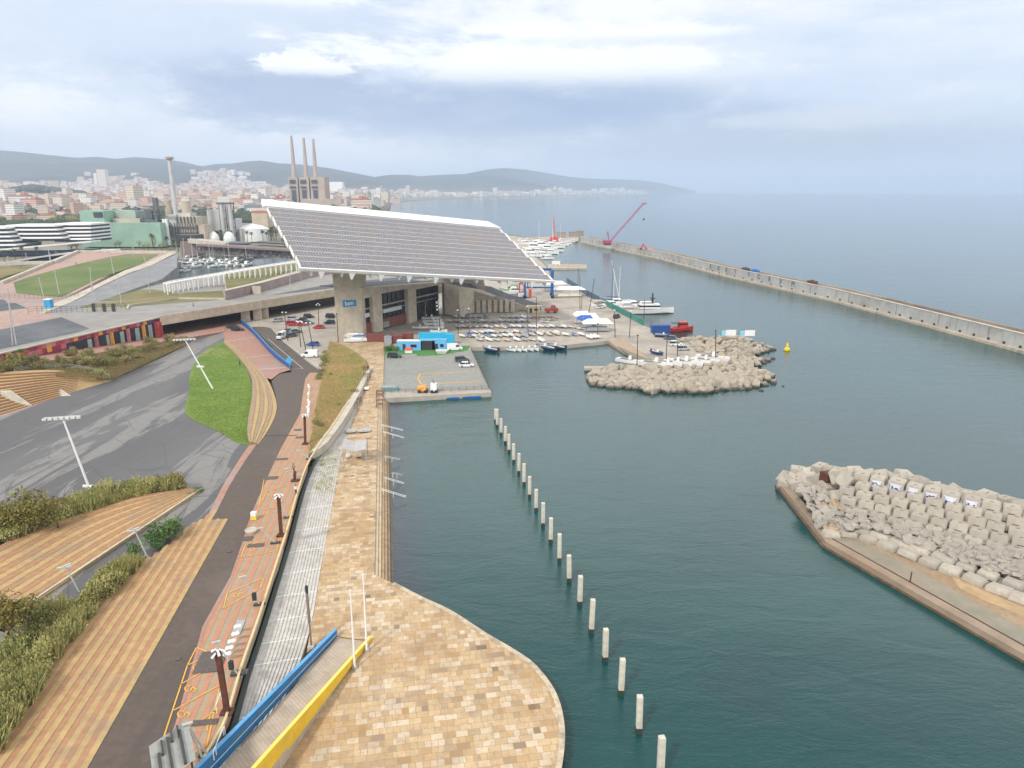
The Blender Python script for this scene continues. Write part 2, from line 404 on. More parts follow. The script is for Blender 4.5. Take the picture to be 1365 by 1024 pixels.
def plaza_mat():
 m, nt, bs = newmat('plaza_asphalt'); v = coords(nt)
 vs = coords(nt, math.radians(2), (2.4, .26, 1)); n = noi(nt, vs, .055, 11, .66, .7)
 n2 = noi(nt, v, .8, 6, .7); n3 = noi(nt, coords(nt, math.radians(-3), (2, .4, 1), (30, 9, 0)), .03, 4, .5, .5)
 c = mixc(nt, rng(nt, n3, .4, .62), (.088, .086, .087), (.118, .115, .116))
 c = mixc(nt, rng(nt, n, .505, .535, 0, .85), c, (.235, .225, .21))
 vo = G(nt, 'ShaderNodeTexVoronoi', Scale=.13); vo.feature = 'DISTANCE_TO_EDGE'; nt.links.new(coords(nt, .4, (1, .7, 1)), vo.inputs['Vector']); c = mixc(nt, rng(nt, vo.outputs['Distance'], .012, .004, 0, .6), c, (.05, .05, .05))
 # darker damp square
 c = mixc(nt, rng(nt, n2, .35, .8, 0, .4), c, (.11, .11, .115))
 vg = coords(nt, math.radians(28)); b = G(nt, 'ShaderNodeTexBrick'); nt.links.new(vg, b.inputs['Vector']); b.inputs['Scale'].default_value = 1; b.inputs['Brick Width'].default_value = 9; b.inputs['Row Height'].default_value = 9; b.inputs['Mortar Size'].default_value = .04; b.offset = 0
 c = mixc(nt, mth(nt, 'MULTIPLY', b.outputs['Fac'], .5), c, (.06, .06, .065))
 nt.links.new(c, bs.inputs['Base Color']); bs.inputs['Roughness'].default_value = .62
 return m
def road_mat():
 m, nt, bs = newmat('road_asphalt'); v = coords(nt); n = noi(nt, v, 1.3, 7, .7); n2 = noi(nt, coords(nt, ang(400), (2.5, .35, 1)), .12, 5, .6, .4)
 c = mixc(nt, rng(nt, n, .3, .75), (.088, .066, .052), (.118, .088, .07))
 c = mixc(nt, rng(nt, n2, .52, .7, 0, .55), c, (.065, .056, .054)); c = mixc(nt, rng(nt, noi(nt, v, .05, 4, .6, .5), .55, .68, 0, .4), c, (.15, .125, .11))
 nt.links.new(c, bs.inputs['Base Color']); bs.inputs['Roughness'].default_value = .7; bump(nt, bs, n, .2, .02)
 return m
def grass_mat(name, a, b, c3, s=.12):
 m, nt, bs = newmat(name); v = coords(nt); n = noi(nt, v, s, 6, .65, .6); n2 = noi(nt, v, 1.5, 6, .75); n3 = noi(nt, v, s * .5, 3, .6, .4)
 c = mixc(nt, rng(nt, n, .38, .62), a, b); c = mixc(nt, rng(nt, n3, .55, .68, 0, .8), c, c3)
 c = mixc(nt, rng(nt, n2, .4, .75, 0, .55), c, tuple(x * .5 for x in a))
 nt.links.new(c, bs.inputs['Base Color']); bs.inputs['Roughness'].default_value = .95; bump(nt, bs, n2, .6, .15)
 return m
def concrete(name, col, joint=0.0, jw=1.2, jh=.6, stain=(.16, .14, .12), amt=.5, rot=0.0, vert=False, scale=.5):
 m, nt, bs = newmat(name); v = coords(nt, rot); n = noi(nt, v, scale, 7, .65); n2 = noi(nt, v, scale * .22, 5, .65, .5)
 c = mixc(nt, rng(nt, n, .3, .72), tuple(x * .84 for x in col), tuple(min(1, x * 1.1) for x in col))
 c = mixc(nt, rng(nt, n2, .5, .68, 0, amt), c, stain)
 if vert:
  n4 = noi(nt, coords(nt, rot, (1, 1, .06)), .9, 5, .6); c = mixc(nt, rng(nt, n4, .54, .72, 0, amt * 1.1), c, stain)
 if joint:
  vv = v
  if vert:
   sp = G(nt, 'ShaderNodeSeparateXYZ'); nt.links.new(v, sp.inputs[0]); cb = G(nt, 'ShaderNodeCombineXYZ'); nt.links.new(mth(nt, 'ADD', sp.outputs[0], sp.outputs[1]), cb.inputs[0]); nt.links.new(sp.outputs[2], cb.inputs[1]); vv = cb.outputs[0]
  b = G(nt, 'ShaderNodeTexBrick'); nt.links.new(vv, b.inputs['Vector']); b.inputs['Scale'].default_value = 1; b.inputs['Brick Width'].default_value = jw; b.inputs['Row Height'].default_value = jh; b.inputs['Mortar Size'].default_value = .035; b.offset = 0 if vert else .5
  b.inputs['Color1'].default_value = (.8, .8, .8, 1); b.inputs['Color2'].default_value = (1, 1, 1, 1); b.inputs['Mortar'].default_value = (1, 1, 1, 1)
  c = mixc(nt, joint, c, b.outputs['Color'], 'MULTIPLY'); c = mixc(nt, mth(nt, 'MULTIPLY', b.outputs['Fac'], joint), c, tuple(x * .3 for x in col))
 nt.links.new(c, bs.inputs['Base Color']); bs.inputs['Roughness'].default_value = .85; bump(nt, bs, n, .3, .03)
 return m
M_WATER, M_STONE, M_PLAZA, M_ROAD = water_mat(), stone_mat(), plaza_mat(), road_mat()
M_ESPL = stripe_mat('esplanade_paving', (.47, .235, .14), (.36, .29, .19), 1.08, (.19, .115, .085), .55)
M_LAWN = grass_mat('lawn_grass', (.12, .21, .025), (.17, .27, .04), (.25, .27, .09))
M_DRY = grass_mat('dry_grass', (.22, .23, .06), (.42, .26, .13), (.25, .34, .05), .07)
M_DUNE = grass_mat('dune_grass', (.14, .145, .045), (.22, .20, .08), (.30, .21, .11), .06)
M_QUAY = concrete('quay_concrete', (.43, .385, .325), .35, 5, 5, (.22, .19, .17), .6, .6, scale=.3)
M_CONC = concrete('board_marked_concrete', (.70, .60, .46), .22, 1.3, 1.6, (.42, .35, .26), .2, A_PROM, True)
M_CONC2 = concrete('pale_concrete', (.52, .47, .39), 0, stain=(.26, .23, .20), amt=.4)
M_LAND = simple('far_land', (.22, .20, .15), .95, .25, .01, dirt=(.10, .12, .06), dirt_amt=.9, dscale=.004)
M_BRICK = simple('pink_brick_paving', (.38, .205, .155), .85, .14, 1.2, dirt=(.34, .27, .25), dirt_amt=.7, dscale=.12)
M_WOOD = concrete('deck_boards', (.50, .41, .32), .3, 3, .35, (.30, .23, .16), .4, math.radians(48))
M_TANW, M_BRNW = simple('tan_step_paving', (.44, .305, .135), .8, .13, 1.4, dirt=(.30, .23, .15), dscale=.2), simple('brown_step_paving', (.385, .205, .11), .8, .13, 1.4, dirt=(.26, .19, .13), dscale=.2)
M_TANR, M_BRNR = M_TANW, M_BRNW
M_SLAT = simple('weathered_grey_slats', (.55, .52, .48), .85, .15, 2.0, dirt=(.30, .27, .22), dirt_amt=.3, dscale=.35)
M_WHITE = simple('white_paint', (.78, .78, .76), .5, .05, 1)
M_YLINE = simple('yellow_line_paint', (.74, .38, .06), .7, .12, 2.5)
M_WLINE = simple('white_line_paint', (.62, .60, .56), .7, .15, 2.5)
M_DARK = simple('black_parts_and_shade', (.035, .035, .035), .9)  # near black: for black parts, and as painted shade in openings and interiors
M_STEEL = simple('galvanised_steel', (.42, .43, .44), .45, .1, 2, metal=.4)
M_DKST = simple('dark_painted_steel', (.045, .042, .042), .5, .1, 2)
M_RUST = simple('rust_brown_steel', (.095, .032, .018), .75, .3, 1.5)
M_SAND = grass_mat('wet_sand', (.34, .235, .145), (.40, .29, .19), (.26, .22, .17), .05)
M_DIRT = simple('grey_lot_gravel', (.27, .275, .25), .95, .12, .8, dirt=(.23, .23, .215), dirt_amt=.6, dscale=.08, bmp=.02)
# ------------------------------------------------------------------ sea and land
mb = MB(); mb.face((-30000, -200, 0), (40000, -200, 0), (40000, 26000, 0), (-30000, 26000, 0))
tag(mb.build('sea', M_WATER), kind='structure')
# coast: promenade, quay, harbour, marina, far shore (z just under the quay slabs)
edge_bulge = smooth_px([(524, 778), (560, 797), (600, 816), (645, 845), (690, 872), (715, 892), (738, 925), (748, 962), (748, 1000), (738, 1045), (700, 1130)], 5)
zq = 1.2
c1 = [P(*q, .9) for q in reversed(edge_bulge)]
c1 = [P(500, 1500, .9)] + c1 + [P(500, 768, .9), P(505, 533, .9)]
quay_px = [(519, 531), (655, 523), (627, 463), (740, 461.5), (811, 454), (862, 488), (812, 488), (812, 491), (870, 520), (958, 488), (968, 479), (940, 470), (915, 455), (893, 447), (860, 435), (821, 415), (780, 393), (760, 379), (742, 374), (735, 372)]
c1 += [P(x, y, .9) for x, y in quay_px]
c1 += [P(x, y, .9) for x, y in [(733, 359), (722, 346), (706, 338), (700, 333), (765, 322), (772, 321), (772, 313), (735, 314), (700, 316), (640, 306), (585, 297), (548, 291), (527, 286), (520, 281.5), (503, 279.5), (500, 276.5), (520, 272.5), (530, 269.5), (560, 267), (600, 265.2), (640, 263.5), (700, 261.8), (780, 259.9), (860, 258.4)]]
c1 += [Vector((4200, 16500, 0)), Vector((-16000, 16500, 0)), Vector((-16000, 15, 0))]
harb = [(212, 351), (236, 346), (400, 340), (420, 349), (405, 359), (330, 372), (296, 379), (222, 372)]
sheet('land', [(p.x, p.y) for p in c1], M_LAND, dz=.9, z=0, thick=3.7, holes=[[(P(x, y, .9).x, P(x, y, .9).y) for x, y in harb]], world=True)
# ------------------------------------------------------------------ near ground, level by level
sheet('plaza', [(-260, 1500), (60, 1400), (105, 1024), (150, 930), (250, 755), (285, 690), (345, 590), (352, 520), (318, 447), (300, 443), (242, 452), (150, 505), (0, 556), (-300, 640)], M_PLAZA, dz=.02, thick=3)
sheet('brick_street', [(-300, 640), (0, 556), (150, 505), (242, 452), (300, 443), (318, 447), (340, 500), (347, 450), (318, 430), (330, 400), (200, 420), (-200, 470)], M_BRICK, dz=.0, thick=3)
road_r = [(215, 1024), (237, 955), (270, 836), (290, 800), (307, 770), (322, 727), (331, 697), (341, 672), (355, 640), (375, 597), (400, 552), (403, 530), (407, 505), (413, 497)]
road_l = [(105, 1024), (150, 930), (200, 840), (250, 755), (285, 690), (305, 650), (330, 610), (350, 582), (363, 555), (368, 530), (362, 505), (350, 490), (341, 478)]
sheet('road', [(20, 1250)] + road_l[:10] + [(362, 508), (372, 499), (389, 496), (375, 479), (352, 452), (336, 436), (352, 436), (362, 438), (378, 456), (430, 497)] + road_r[::-1] + [(180, 1250)], M_ROAD, dz=.06)
sheet('brick_lane', [(300, 454), (318, 468), (337, 487), (350, 503), (362, 506), (372, 498), (388, 493), (374, 480), (352, 453), (330, 434), (296, 441)], M_BRICK, dz=.055)
sheet('road_kerb', [(x - 2 - 7 * (y > 560), y) for x, y in road_l[4:8]] + road_l[4:8][::-1], M_BRICK, dz=.085)
sheet('esplanade', [(180, 1250)] + road_r + [(430, 497), (427, 510), (420, 550), (412, 603), (409, 625), (397, 657), (382, 712), (370, 754), (364, 769), (344, 831), (324, 889), (304, 958), (285, 993), (250, 1060), (215, 1250)], M_ESPL, dz=.05, thick=.8)
sheet('pink_margin', [(x, y) for x, y in road_r[:8]] + [(x + 5 - 2 * (y < 800), y) for x, y in road_r[:8][::-1]], M_BRICK, dz=.075)
sheet('lawn', smooth_px([(297, 457), (312, 470), (326, 490), (335, 510), (337, 530), (333, 555), (331, 575), (337, 593), (315, 590), (295, 577), (262, 562), (247, 551), (249, 535), (253, 520), (252, 507), (257, 490), (266, 475), (280, 464), (297, 457)], 3)[:-1], M_LAWN, dz=.14, thick=.3)
sheet('grass_bank', [(440, 456), (450, 457), (462, 463), (475, 470), (487, 480), (491, 490), (486, 500), (475, 519), (462, 537), (447, 560), (430, 580), (412, 605), (420, 552), (427, 510), (432, 487), (437, 464)], M_DRY, dz=.10)
sheet('quay_parking', [(353, 444), (430, 497), (437, 464), (442, 455), (500, 455), (500, 400), (330, 405), (318, 430)], M_QUAY, dz=.03)
# promenade, its stepped edge, and quays
prom = [(500, 1500)] + [tuple(q) for q in reversed(edge_bulge)] + [(499, 766), (504, 531), (511, 531), (512, 455), (440, 440), (440, 456), (451, 457), (475, 469.5), (488, 480), (492, 490), (476, 537), (464, 552), (455, 600), (442, 667), (429, 740), (419, 799), (412, 849), (409, 870), (447, 842), (300, 1060), (250, 1500)]
sheet('promenade', prom, M_STONE, z=ZL, dz=0, thick=3.2)
mb = MB()
a0, a1, b0, b1 = P(499, 768, ZL), P(504, 530, ZL), P(525, 782, 0), P(520, 530, 0)
for k in range(6):
 z = ZL - .235 * (k + 1); t, u = k / 6, (k + 1) / 6
 q = [a0.lerp(b0, t), a0.lerp(b0, u), a1.lerp(b1, u), a1.lerp(b1, t)]; q = [Vector((p.x, p.y, z)) for p in q]
 mb.cur = (0, 0, 1, 1, 2, 3)[k]; mb.hexa([p - Vector((0, 0, 2)) for p in q], q)
M_STEPC = simple('cream_step_stone', (.52, .42, .29), .8, .15, 1.0, dirt=(.40, .30, .19)); M_STEPD = simple('weed_black_stone', (.09, .075, .05), .5, .3, 1.2); M_STEPA = simple('algae_stained_stone', (.38, .265, .15), .7, .2, 1.2, dirt=(.22, .17, .11)); M_STEPB = simple('wet_dark_stone', (.24, .165, .095), .6, .2, 1.2, dirt=(.17, .14, .10))
tag(mb.build('promenade_steps', [M_STEPC, M_STEPA, M_STEPB, M_STEPD]), kind='structure')
sheet('quay', [(511.5, 531), (655, 523), (627, 463), (740, 461.5), (811, 454), (830, 451), (876, 485), (862, 488), (812, 488), (812, 491), (870, 520), (958, 488), (968, 479), (940, 470), (915, 455), (893, 447), (860, 435), (821, 415), (780, 393), (760, 379), (742, 374), (735, 372), (640, 372), (500, 405), (500, 455), (511.5, 456)], M_QUAY, z=zq, dz=0, thick=3)
mb = MB()
s0, s1, s2, s3 = P(811, 454, zq), P(830, 451, zq), P(876, 485, -.2), P(858, 489, -.2)
mb.hexa([Vector((p.x, p.y, -1)) for p in (s0, s1, s2, s3)], [s0, s1, P(879, 484, 1.0), P(861, 487, -.1)])
tag(mb.build('slipway', simple('slipway_ribbed_concrete', (.38, .285, .20), .9, .15, 1)), kind='structure')
sheet('gravel_lot', [(513, 522), (513, 463), (625, 463), (652, 519)], M_DIRT, z=zq, dz=.03)
M_TURF = simple('artificial_turf', (.07, .22, .05), .9, .2, 1)
sheet('turf', [(513, 474), (513, 462), (628, 461), (622, 468), (585, 474), (556, 475), (555, 472)], M_TURF, z=zq, dz=.05)
# north shore slabs
sheet('marina_quay', [(733, 371), (731, 359), (720, 347), (706, 339), (699, 334), (765, 322.5), (771, 321), (771, 313.5), (700, 317), (640, 308), (640, 372)], M_QUAY, z=zq, dz=0, thick=3)
sheet('finger_pier', [(729, 352.2), (782, 352.2), (782, 357.5), (731, 357.5)], M_QUAY, z=1.1, dz=0, thick=2)
sheet('jetty', [(779, 488), (812, 488), (812, 491), (779, 491)], M_QUAY, z=1.0, dz=0, thick=.5)
mb = MB(); eb = [P(*q, ZL + .02) for q in edge_bulge]
for a, b in zip(eb, eb[1:]): mb.beam(a, b, .55, .16)
tag(mb.build('promenade_coping', simple('worn_coping_stone', (.50, .42, .31), .8, .2, 1.5, dirt=(.25, .20, .14), dirt_amt=.8, dscale=.5)), kind='structure')
# stepped terraces
def terrace(name, bot, top, n, z0, dz, mats, nz=None):
 """treads between a low and a high edge (photo polylines with the same number of points)"""
 mb = MB(); zf = lambda k: z0 + dz * k
 for k in range(n):
  z = zf(k)
  lo = [(a[0] + (b[0] - a[0]) * k / n, a[1] + (b[1] - a[1]) * k / n) for a, b in zip(bot, top)]
  hi = [(a[0] + (b[0] - a[0]) * (k + 1) / n, a[1] + (b[1] - a[1]) * (k + 1) / n) for a, b in zip(bot, top)]
  L1 = [P(*q, z) for q in lo]; L2 = [P(*q, z) for q in hi]
  # stretch the back of the tread under the next one
  L2 = [a + (b - a) * 1.12 for a, b in zip(L1, L2)]
  for i in range(len(lo) - 1):
   q = [L1[i], L1[i + 1], L2[i + 1], L2[i]]
   mb.cur = k % 2; mb.hexa([p - Vector((0, 0, 2.5)) for p in q], q)
 return tag(mb.build(name, mats), kind='structure')
terrace('lower_terrace', smooth_px([(-260, 985), (0, 832), (140, 738), (270, 652)], 4), smooth_px([(-240, 850), (0, 728), (110, 676), (248, 651)], 4), 14, ZH + .3, .045, [M_TANW, M_BRNW])
tb = smooth_px([(-160, 605), (0, 553), (75, 530), (150, 507)], 4); tt = smooth_px([(-160, 500), (0, 496), (80, 494), (143, 506)], 4)
M_RISE = simple('dark_brown_riser_wood', (.20, .085, .035), .85, .2, 1.2)  # dark brown is the risers' own colour
def sm01(t): t = max(0, min(1, t)); return t * t * (3 - 2 * t)
mb = MB(); n = 13
for k in range(n):
 zz_ = [PG(a[0], a[1], .1).z + .24 * k * sm01((150 - a[0]) / 110) for a in tb]
 lo = [P(a[0] + (b[0] - a[0]) * k / n, a[1] + (b[1] - a[1]) * k / n, z) for a, b, z in zip(tb, tt, zz_)]
 hi = [P(a[0] + (b[0] - a[0]) * (k + 1) / n, a[1] + (b[1] - a[1]) * (k + 1) / n, z) for a, b, z in zip(tb, tt, zz_)]
 for i in range(len(lo) - 1):
  h2 = [lo[j] + (hi[j] - lo[j]) * 1.1 for j in (i, i + 1)]
  fr = [lo[j] + (hi[j] - lo[j]) * .34 for j in (i, i + 1)]
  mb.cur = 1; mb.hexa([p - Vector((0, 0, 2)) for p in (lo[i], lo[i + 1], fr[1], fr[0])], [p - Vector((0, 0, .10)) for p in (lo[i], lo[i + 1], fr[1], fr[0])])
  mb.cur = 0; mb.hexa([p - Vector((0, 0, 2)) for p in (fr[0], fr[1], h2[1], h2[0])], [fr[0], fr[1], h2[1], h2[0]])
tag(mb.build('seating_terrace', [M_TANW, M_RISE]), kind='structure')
for a, b in (((0, 521), (32, 544)), ((38, 501), (84, 530))):     # the two diagonal stairways across it
 mb = MB()
 for k in range(14):
  t, u = k / 14, (k + 1) / 14; z = 5.65 - .235 * k * 13 / 14 - (.9 if a[0] > 30 else 0) * (1 - k / 14)
  p0, p1 = P(a[0] + (b[0] - a[0]) * t, a[1] + (b[1] - a[1]) * t, z), P(a[0] + (b[0] - a[0]) * u, a[1] + (b[1] - a[1]) * u, z)
  wv = Vector((2.2, .5, 0)); q = [p0, p1, p1 + wv, p0 + wv]
  mb.hexa([p - Vector((0, 0, 1.5)) for p in q], q)
 tag(mb.build('terrace_stairway', M_CONC2), kind='structure')
# the long striped terrace beside the road: parallel boards, each with its own end
mb = MB(); dv = Vector((math.sin(A_STR), math.cos(A_STR), 0)); rv = Vector((dv.y, -dv.x, 0)); ref = PG(283, 692)
RIDGE = [(290, 680), (268, 694), (249, 705), (217, 734), (205, 741), (188, 752), (179, 759), (166, 772), (152, 789), (137, 802), (112, 830), (75, 881), (30, 938), (0, 975), (-30, 1010), (-120, 1120)]
for k in range(24):
 v0 = 2.3 - k * .57; z = ZH + .12 + max(0, (k - 4) // 2) * .05
 bu = [((p - ref).dot(dv), (p - ref).dot(rv)) for p in (P(*q, z) for q in RIDGE)]
 ends = [ua + (ub - ua) * (v0 - va) / (vb - va) for (ua, va), (ub, vb) in zip(bu, bu[1:]) if (va - v0) * (vb - v0) <= 0 and va != vb]
 if k > 6 and not ends: break
 ue = (max(ends) if ends else -.5) + random.uniform(-.2, .2)
 q = [ref + dv * u + rv * v for u, v in ((-75, v0), (ue, v0), (ue + .3, v0 - .29), (ue, v0 - .585), (-75, v0 - .585))]
 q = [Vector((p.x, p.y, z)) for p in q]
 mb.cur = k % 2; mb.hexa([p - Vector((0, 0, 2.5)) for p in q], q)
tag(mb.build('striped_terrace', [M_TANW, M_BRNW]), kind='structure')
# curved timber seating between lawn and road
def curved(bot, top, n=6):
 mb = MB()
 for k in range(n):
  Q = [[PG(a[0] + (b[0] - a[0]) * j, a[1] + (b[1] - a[1]) * j, .16 + .10 * k) for a, b in zip(bot, top)] for j in (k / n, (k + 1.1) / n)]
  for i in range(len(bot) - 1): q = [Q[0][i], Q[0][i + 1], Q[1][i + 1], Q[1][i]]; mb.cur = k % 2; mb.hexa([p - Vector((0, 0, 1)) for p in q], q)
 tag(mb.build('curved_seating', [M_TANW, simple('timber_riser', (.33, .235, .15), .85, .15, 1.2)]), kind='structure')
curved(smooth_px([(300, 452), (318, 466), (337, 485), (356, 505), (367, 530), (368, 550), (357, 574), (344, 592)], 4), smooth_px([(298, 456), (313, 470), (327, 487), (336, 505), (336, 530), (332, 555), (330, 575), (332, 588)], 4))
# grey slatted steps from the esplanade down to the promenade
lft = smooth_px([(232, 1110), (262, 1040), (286, 996), (305, 960), (326, 889), (346, 831), (366, 769), (384, 712), (399, 657), (411, 622), (425, 598), (444, 570), (466, 536)], 4)
rgt = smooth_px([(300, 1110), (330, 1040), (348, 999), (364, 963), (396, 893), (414, 835), (425, 773), (435, 716), (445, 661), (451, 626), (457, 600), (466, 571), (479, 536)], 4)
mb = MB(); nst = 13; LW = [PG(*q) - Vector((0, 0, 1.3)) for q in lft]; RW = [P(*q, ZL) for q in rgt]
for i in range(len(LW) - 1):
 for k in range(nst):
  t, u = k / nst, (k + 1.0) / nst
  pts = [LW[i].lerp(RW[i], t), LW[i].lerp(RW[i], u), LW[i + 1].lerp(RW[i + 1], u), LW[i + 1].lerp(RW[i + 1], t)]
  zi = LW[i].z + (ZL - LW[i].z) * (k + .3) / nst; zj = LW[i + 1].z + (ZL - LW[i + 1].z) * (k + .3) / nst
  q = [Vector((pts[0].x, pts[0].y, zi)), Vector((pts[1].x, pts[1].y, zi)), Vector((pts[2].x, pts[2].y, zj)), Vector((pts[3].x, pts[3].y, zj))]
  mb.cur = 0; mb.hexa([p - Vector((0, 0, .5)) for p in q], q)
  p1, p2 = LW[i].lerp(RW[i], t), LW[i + 1].lerp(RW[i + 1], t); p3, p4 = LW[i + 1].lerp(RW[i + 1], (k + 1) / nst), LW[i].lerp(RW[i], (k + 1) / nst)
  mb.cur = 1; mb.face(*[Vector((p.x, p.y, z - .12)) for p, z in ((p1, zi), (p2, zj), (p3, zj), (p4, zi))])
tag(mb.build('slatted_steps', [M_SLAT, simple('gap_between_slats', (.42, .40, .37), .9)]), kind='structure')
mb = MB()
for i in [9, 13, 17, 19, 21, 23, 25, 27, 29, 31, 33, 35, 37, 39]:
 if i >= len(LW): continue
 for k in range(nst):
  zi = LW[i].z + (ZL - LW[i].z) * (k + .3) / nst + .02; a, b = LW[i].lerp(RW[i], k / nst), LW[i].lerp(RW[i], (k + .98) / nst)
  if i < 13 and k > 9: continue
  mb.beam((a.x, a.y, zi), (b.x, b.y, zi), .13, .05)
tag(mb.build('step_marking_line', M_WHITE), kind='structure')
# yellow coping along the esplanade, with a dark slot behind it
mb = MB()
for i in range(len(LW) - 1):
 mb.beam(LW[i] + Vector((-.25, 0, 1.46)), LW[i + 1] + Vector((-.25, 0, 1.46)), .22, .34)
tag(mb.build('coping_kerb', simple('pale_yellow_coping', (.66, .52, .28), .7, .1, 2)), kind='structure')
mb = MB()
for i in range(8, len(LW) - 8):
 a, b = LW[i], LW[i + 1]; mb.face(a + Vector((-.1, 0, .08)), a + Vector((.45, 0, .08)), b + Vector((.45, 0, .08)), b + Vector((-.1, 0, .08)))
tag(mb.build('drain_channel', simple('dark_green_gap', (.07, .085, .08), .9)), kind='structure')
# narrow ramp up along the grass bank
sheet('bank_path', [(412, 605), (430, 583), (447, 560), (462, 537), (475, 519), (486, 500), (491.5, 490), (495, 492), (489, 505), (478, 528), (468, 545), (455, 566), (437, 590), (425, 600)], M_CONC2, dz=.18, thick=1.5)
# ------------------------------------------------------------------ painted lines
def stripes(name, lines, mat, wd=.14, dz=.1, z=None, closed=False):
 mb = MB()
 for ln in lines:
  pts = [(PG(*q) if z is None else P(*q, z)) + Vector((0, 0, dz)) for q in ln]
  for a, b in zip(pts, pts[1:]):
   d = (b - a).normalized(); s = Vector((d.y, -d.x, 0)) * wd / 2; mb.face(a - s, a + s, b + s, b - s)
 return tag(mb.build(name, mat), kind='structure')
def ringpx(cx, cy, rx, ry, n=14): return [(cx + rx * math.cos(2 * PI * i / n), cy + ry * math.sin(2 * PI * i / n)) for i in range(n + 1)]
bay = [[(218, 985), (250, 888), (262, 864), (281, 872)], [(250, 888), (287, 870)], [(240, 914), (285, 888)], [(232, 948), (292, 915)], [(262, 966), (292, 945)], [(250, 1010), (276, 995), (292, 920)], [(276, 975), (280, 955)],
       [(298, 812), (303, 792), (352, 771), (347, 785), (298, 812)], [(321, 744), (327, 728), (372, 718), (370, 735), (321, 744)], [(340, 685), (345, 680), (378, 676)], [(350, 668), (356, 655), (385, 647)], [(390, 672), (385, 688)], [(345, 676), (352, 640), (388, 628)]]
bay += [ringpx(*q) for q in ((262, 891, 4.5, 3.6), (251, 919, 4.5, 3.8), (242, 953, 5, 4.2), (315, 795, 3.5, 2.4), (336, 733, 3, 2), (354, 685, 2.5, 1.5))]
bay += [[(264, 888), (272, 891), (268, 894)], [(254, 916), (262, 920), (258, 924)], [(246, 950), (254, 953), (250, 957)], [(318, 793), (325, 792)], [(339, 732), (343, 732)]]
stripes('bay_marking', bay, M_YLINE, .13)
stripes('street_marking', [[(300, 456), (340, 450)], [(318, 478), (365, 473)], [(333, 494), (382, 490)]], M_WLINE, .35, .1)
stripes('road_marking', [[(357, 452), (404, 492), (388, 492)], [(362, 438), (378, 456), (432, 494)]], M_WLINE, .16)
stripes('lot_marking', [[(632, 496), (560, 498.5), (557, 505), (562, 513), (640, 509)]], M_YLINE, .4, .06, zq)
stripes('quay_line', [[(500, 424), (530, 447)]], M_WLINE, .3, .05, zq)
stripes('sleeping_policeman', [[(342, 581.5), (396, 581)]], simple('speed_bump_rubber', (.05, .05, .05), .8), .25, .1)
stripes('terrace_kerb', [[(-60, 869), (0, 834), (140, 740), (269, 654)]], M_CONC2, .35, .42)

# ------------------------------------------------------------------ hills and air
def interp(x, pts):
 if x <= pts[0][0]: return pts[0][1]
 for (a, p), (b, q) in zip(pts, pts[1:]):
  if x <= b: return p + (q - p) * (x - a) / (b - a)
 return pts[-1][1]
SKYL = [(-400, 196), (0, 199.5), (40, 203), (75, 207), (110, 210.5), (135, 209), (160, 212), (185, 209.5), (222, 212), (250, 216), (272, 222), (290, 219), (312, 218), (335, 215), (352, 214), (375, 218), (400, 219), (440, 224), (475, 231), (500, 236), (520, 233), (545, 233), (560, 235), (590, 233), (620, 232), (650, 226), (672, 224), (700, 226), (730, 231), (760, 236), (785, 238), (815, 239), (850, 240), (880, 244), (905, 250), (925, 254.5)]
YR = [(-400, 7000), (500, 7400), (560, 8800), (640, 9800), (760, 13200), (925, 17000)]
YF = [(-400, 4400), (480, 4600), (560, 6000), (640, 6400), (700, 7300), (780, 9900), (860, 12700), (925, 14500)]
def sm(t): t = max(0, min(1, t)); return t * t * (3 - 2 * t)
def ground_z(x, Y):
 f = max(0, min(1, (560 - x) / 300)); return 1.4 + f * .009 * max(0, min(Y, 5400) - 1300)
def hill_z(x, Y):
 yr, yf = interp(x, YR), interp(x, YF); g = ground_z(x, Y)
 if Y <= yf: return g
 hr = PZ(x, yr, interp(x, SKYL)); t = (Y - yf) / (yr - yf)
 X = (x - CX) / F * Y
 n = mnoise.fractal(Vector((X / 900, Y / 900, 3.3)), .9, 2.1, 6)
 n2 = abs(mnoise.noise(Vector((X / 1500, Y / 2600, 8.3))))
 if t <= 1: return g + (hr - g) * (sm(t * .5) * 2 * .8 + .2 * t) * (1 - .6 * (1 - t) * n2 * 2) + n * 120 * t * (1 - t) * 2.5
 return g + (hr - g) * max(0, 1 - (t - 1) * .7)
def hills():
 mb = MB(); xs = [-400 + 7.5 * i for i in range(178)]; nr = 46
 for x in xs:
  yr, yf = interp(x, YR), interp(x, YF); y0 = 1500 if x < 520 else yf - 60
  for j in range(nr):
   t = j / (nr - 7)
   Y = y0 + (yf - y0) * min(1, t / .3) + (yr - yf) * max(0, (t - .3) / .7)
   mb.v.append(Vector(((x - CX) / F / ray(x, 254.5).y * Y, Y, max(hill_z(x, Y), .95))))
 for i in range(len(xs) - 1):
  for j in range(nr - 1): mb.f.append((i * nr + j, (i + 1) * nr + j, (i + 1) * nr + j + 1, i * nr + j + 1)); mb.m.append(0)
 m, nt, bs = newmat('hill_scrub'); v = coords(nt); n = noi(nt, v, .0016, 8, .65, .4); n2 = noi(nt, v, .012, 6, .7)
 c = mixc(nt, rng(nt, n, .35, .65), (.02, .035, .025), (.06, .06, .04)); c = mixc(nt, rng(nt, n2, .45, .7, 0, .6), c, (.05, .065, .03))
 sp = G(nt, 'ShaderNodeSeparateXYZ'); nt.links.new(v, sp.inputs[0]); c = mixc(nt, rng(nt, sp.outputs[2], 130, 20, 0, .75), c, (.19, .165, .13))
 nt.links.new(c, bs.inputs['Base Color']); bs.inputs['Roughness'].default_value = 1; bs.inputs['Specular IOR Level'].default_value = .1
 tag(mb.build('hills', m, smooth=True), kind='structure')
hills()
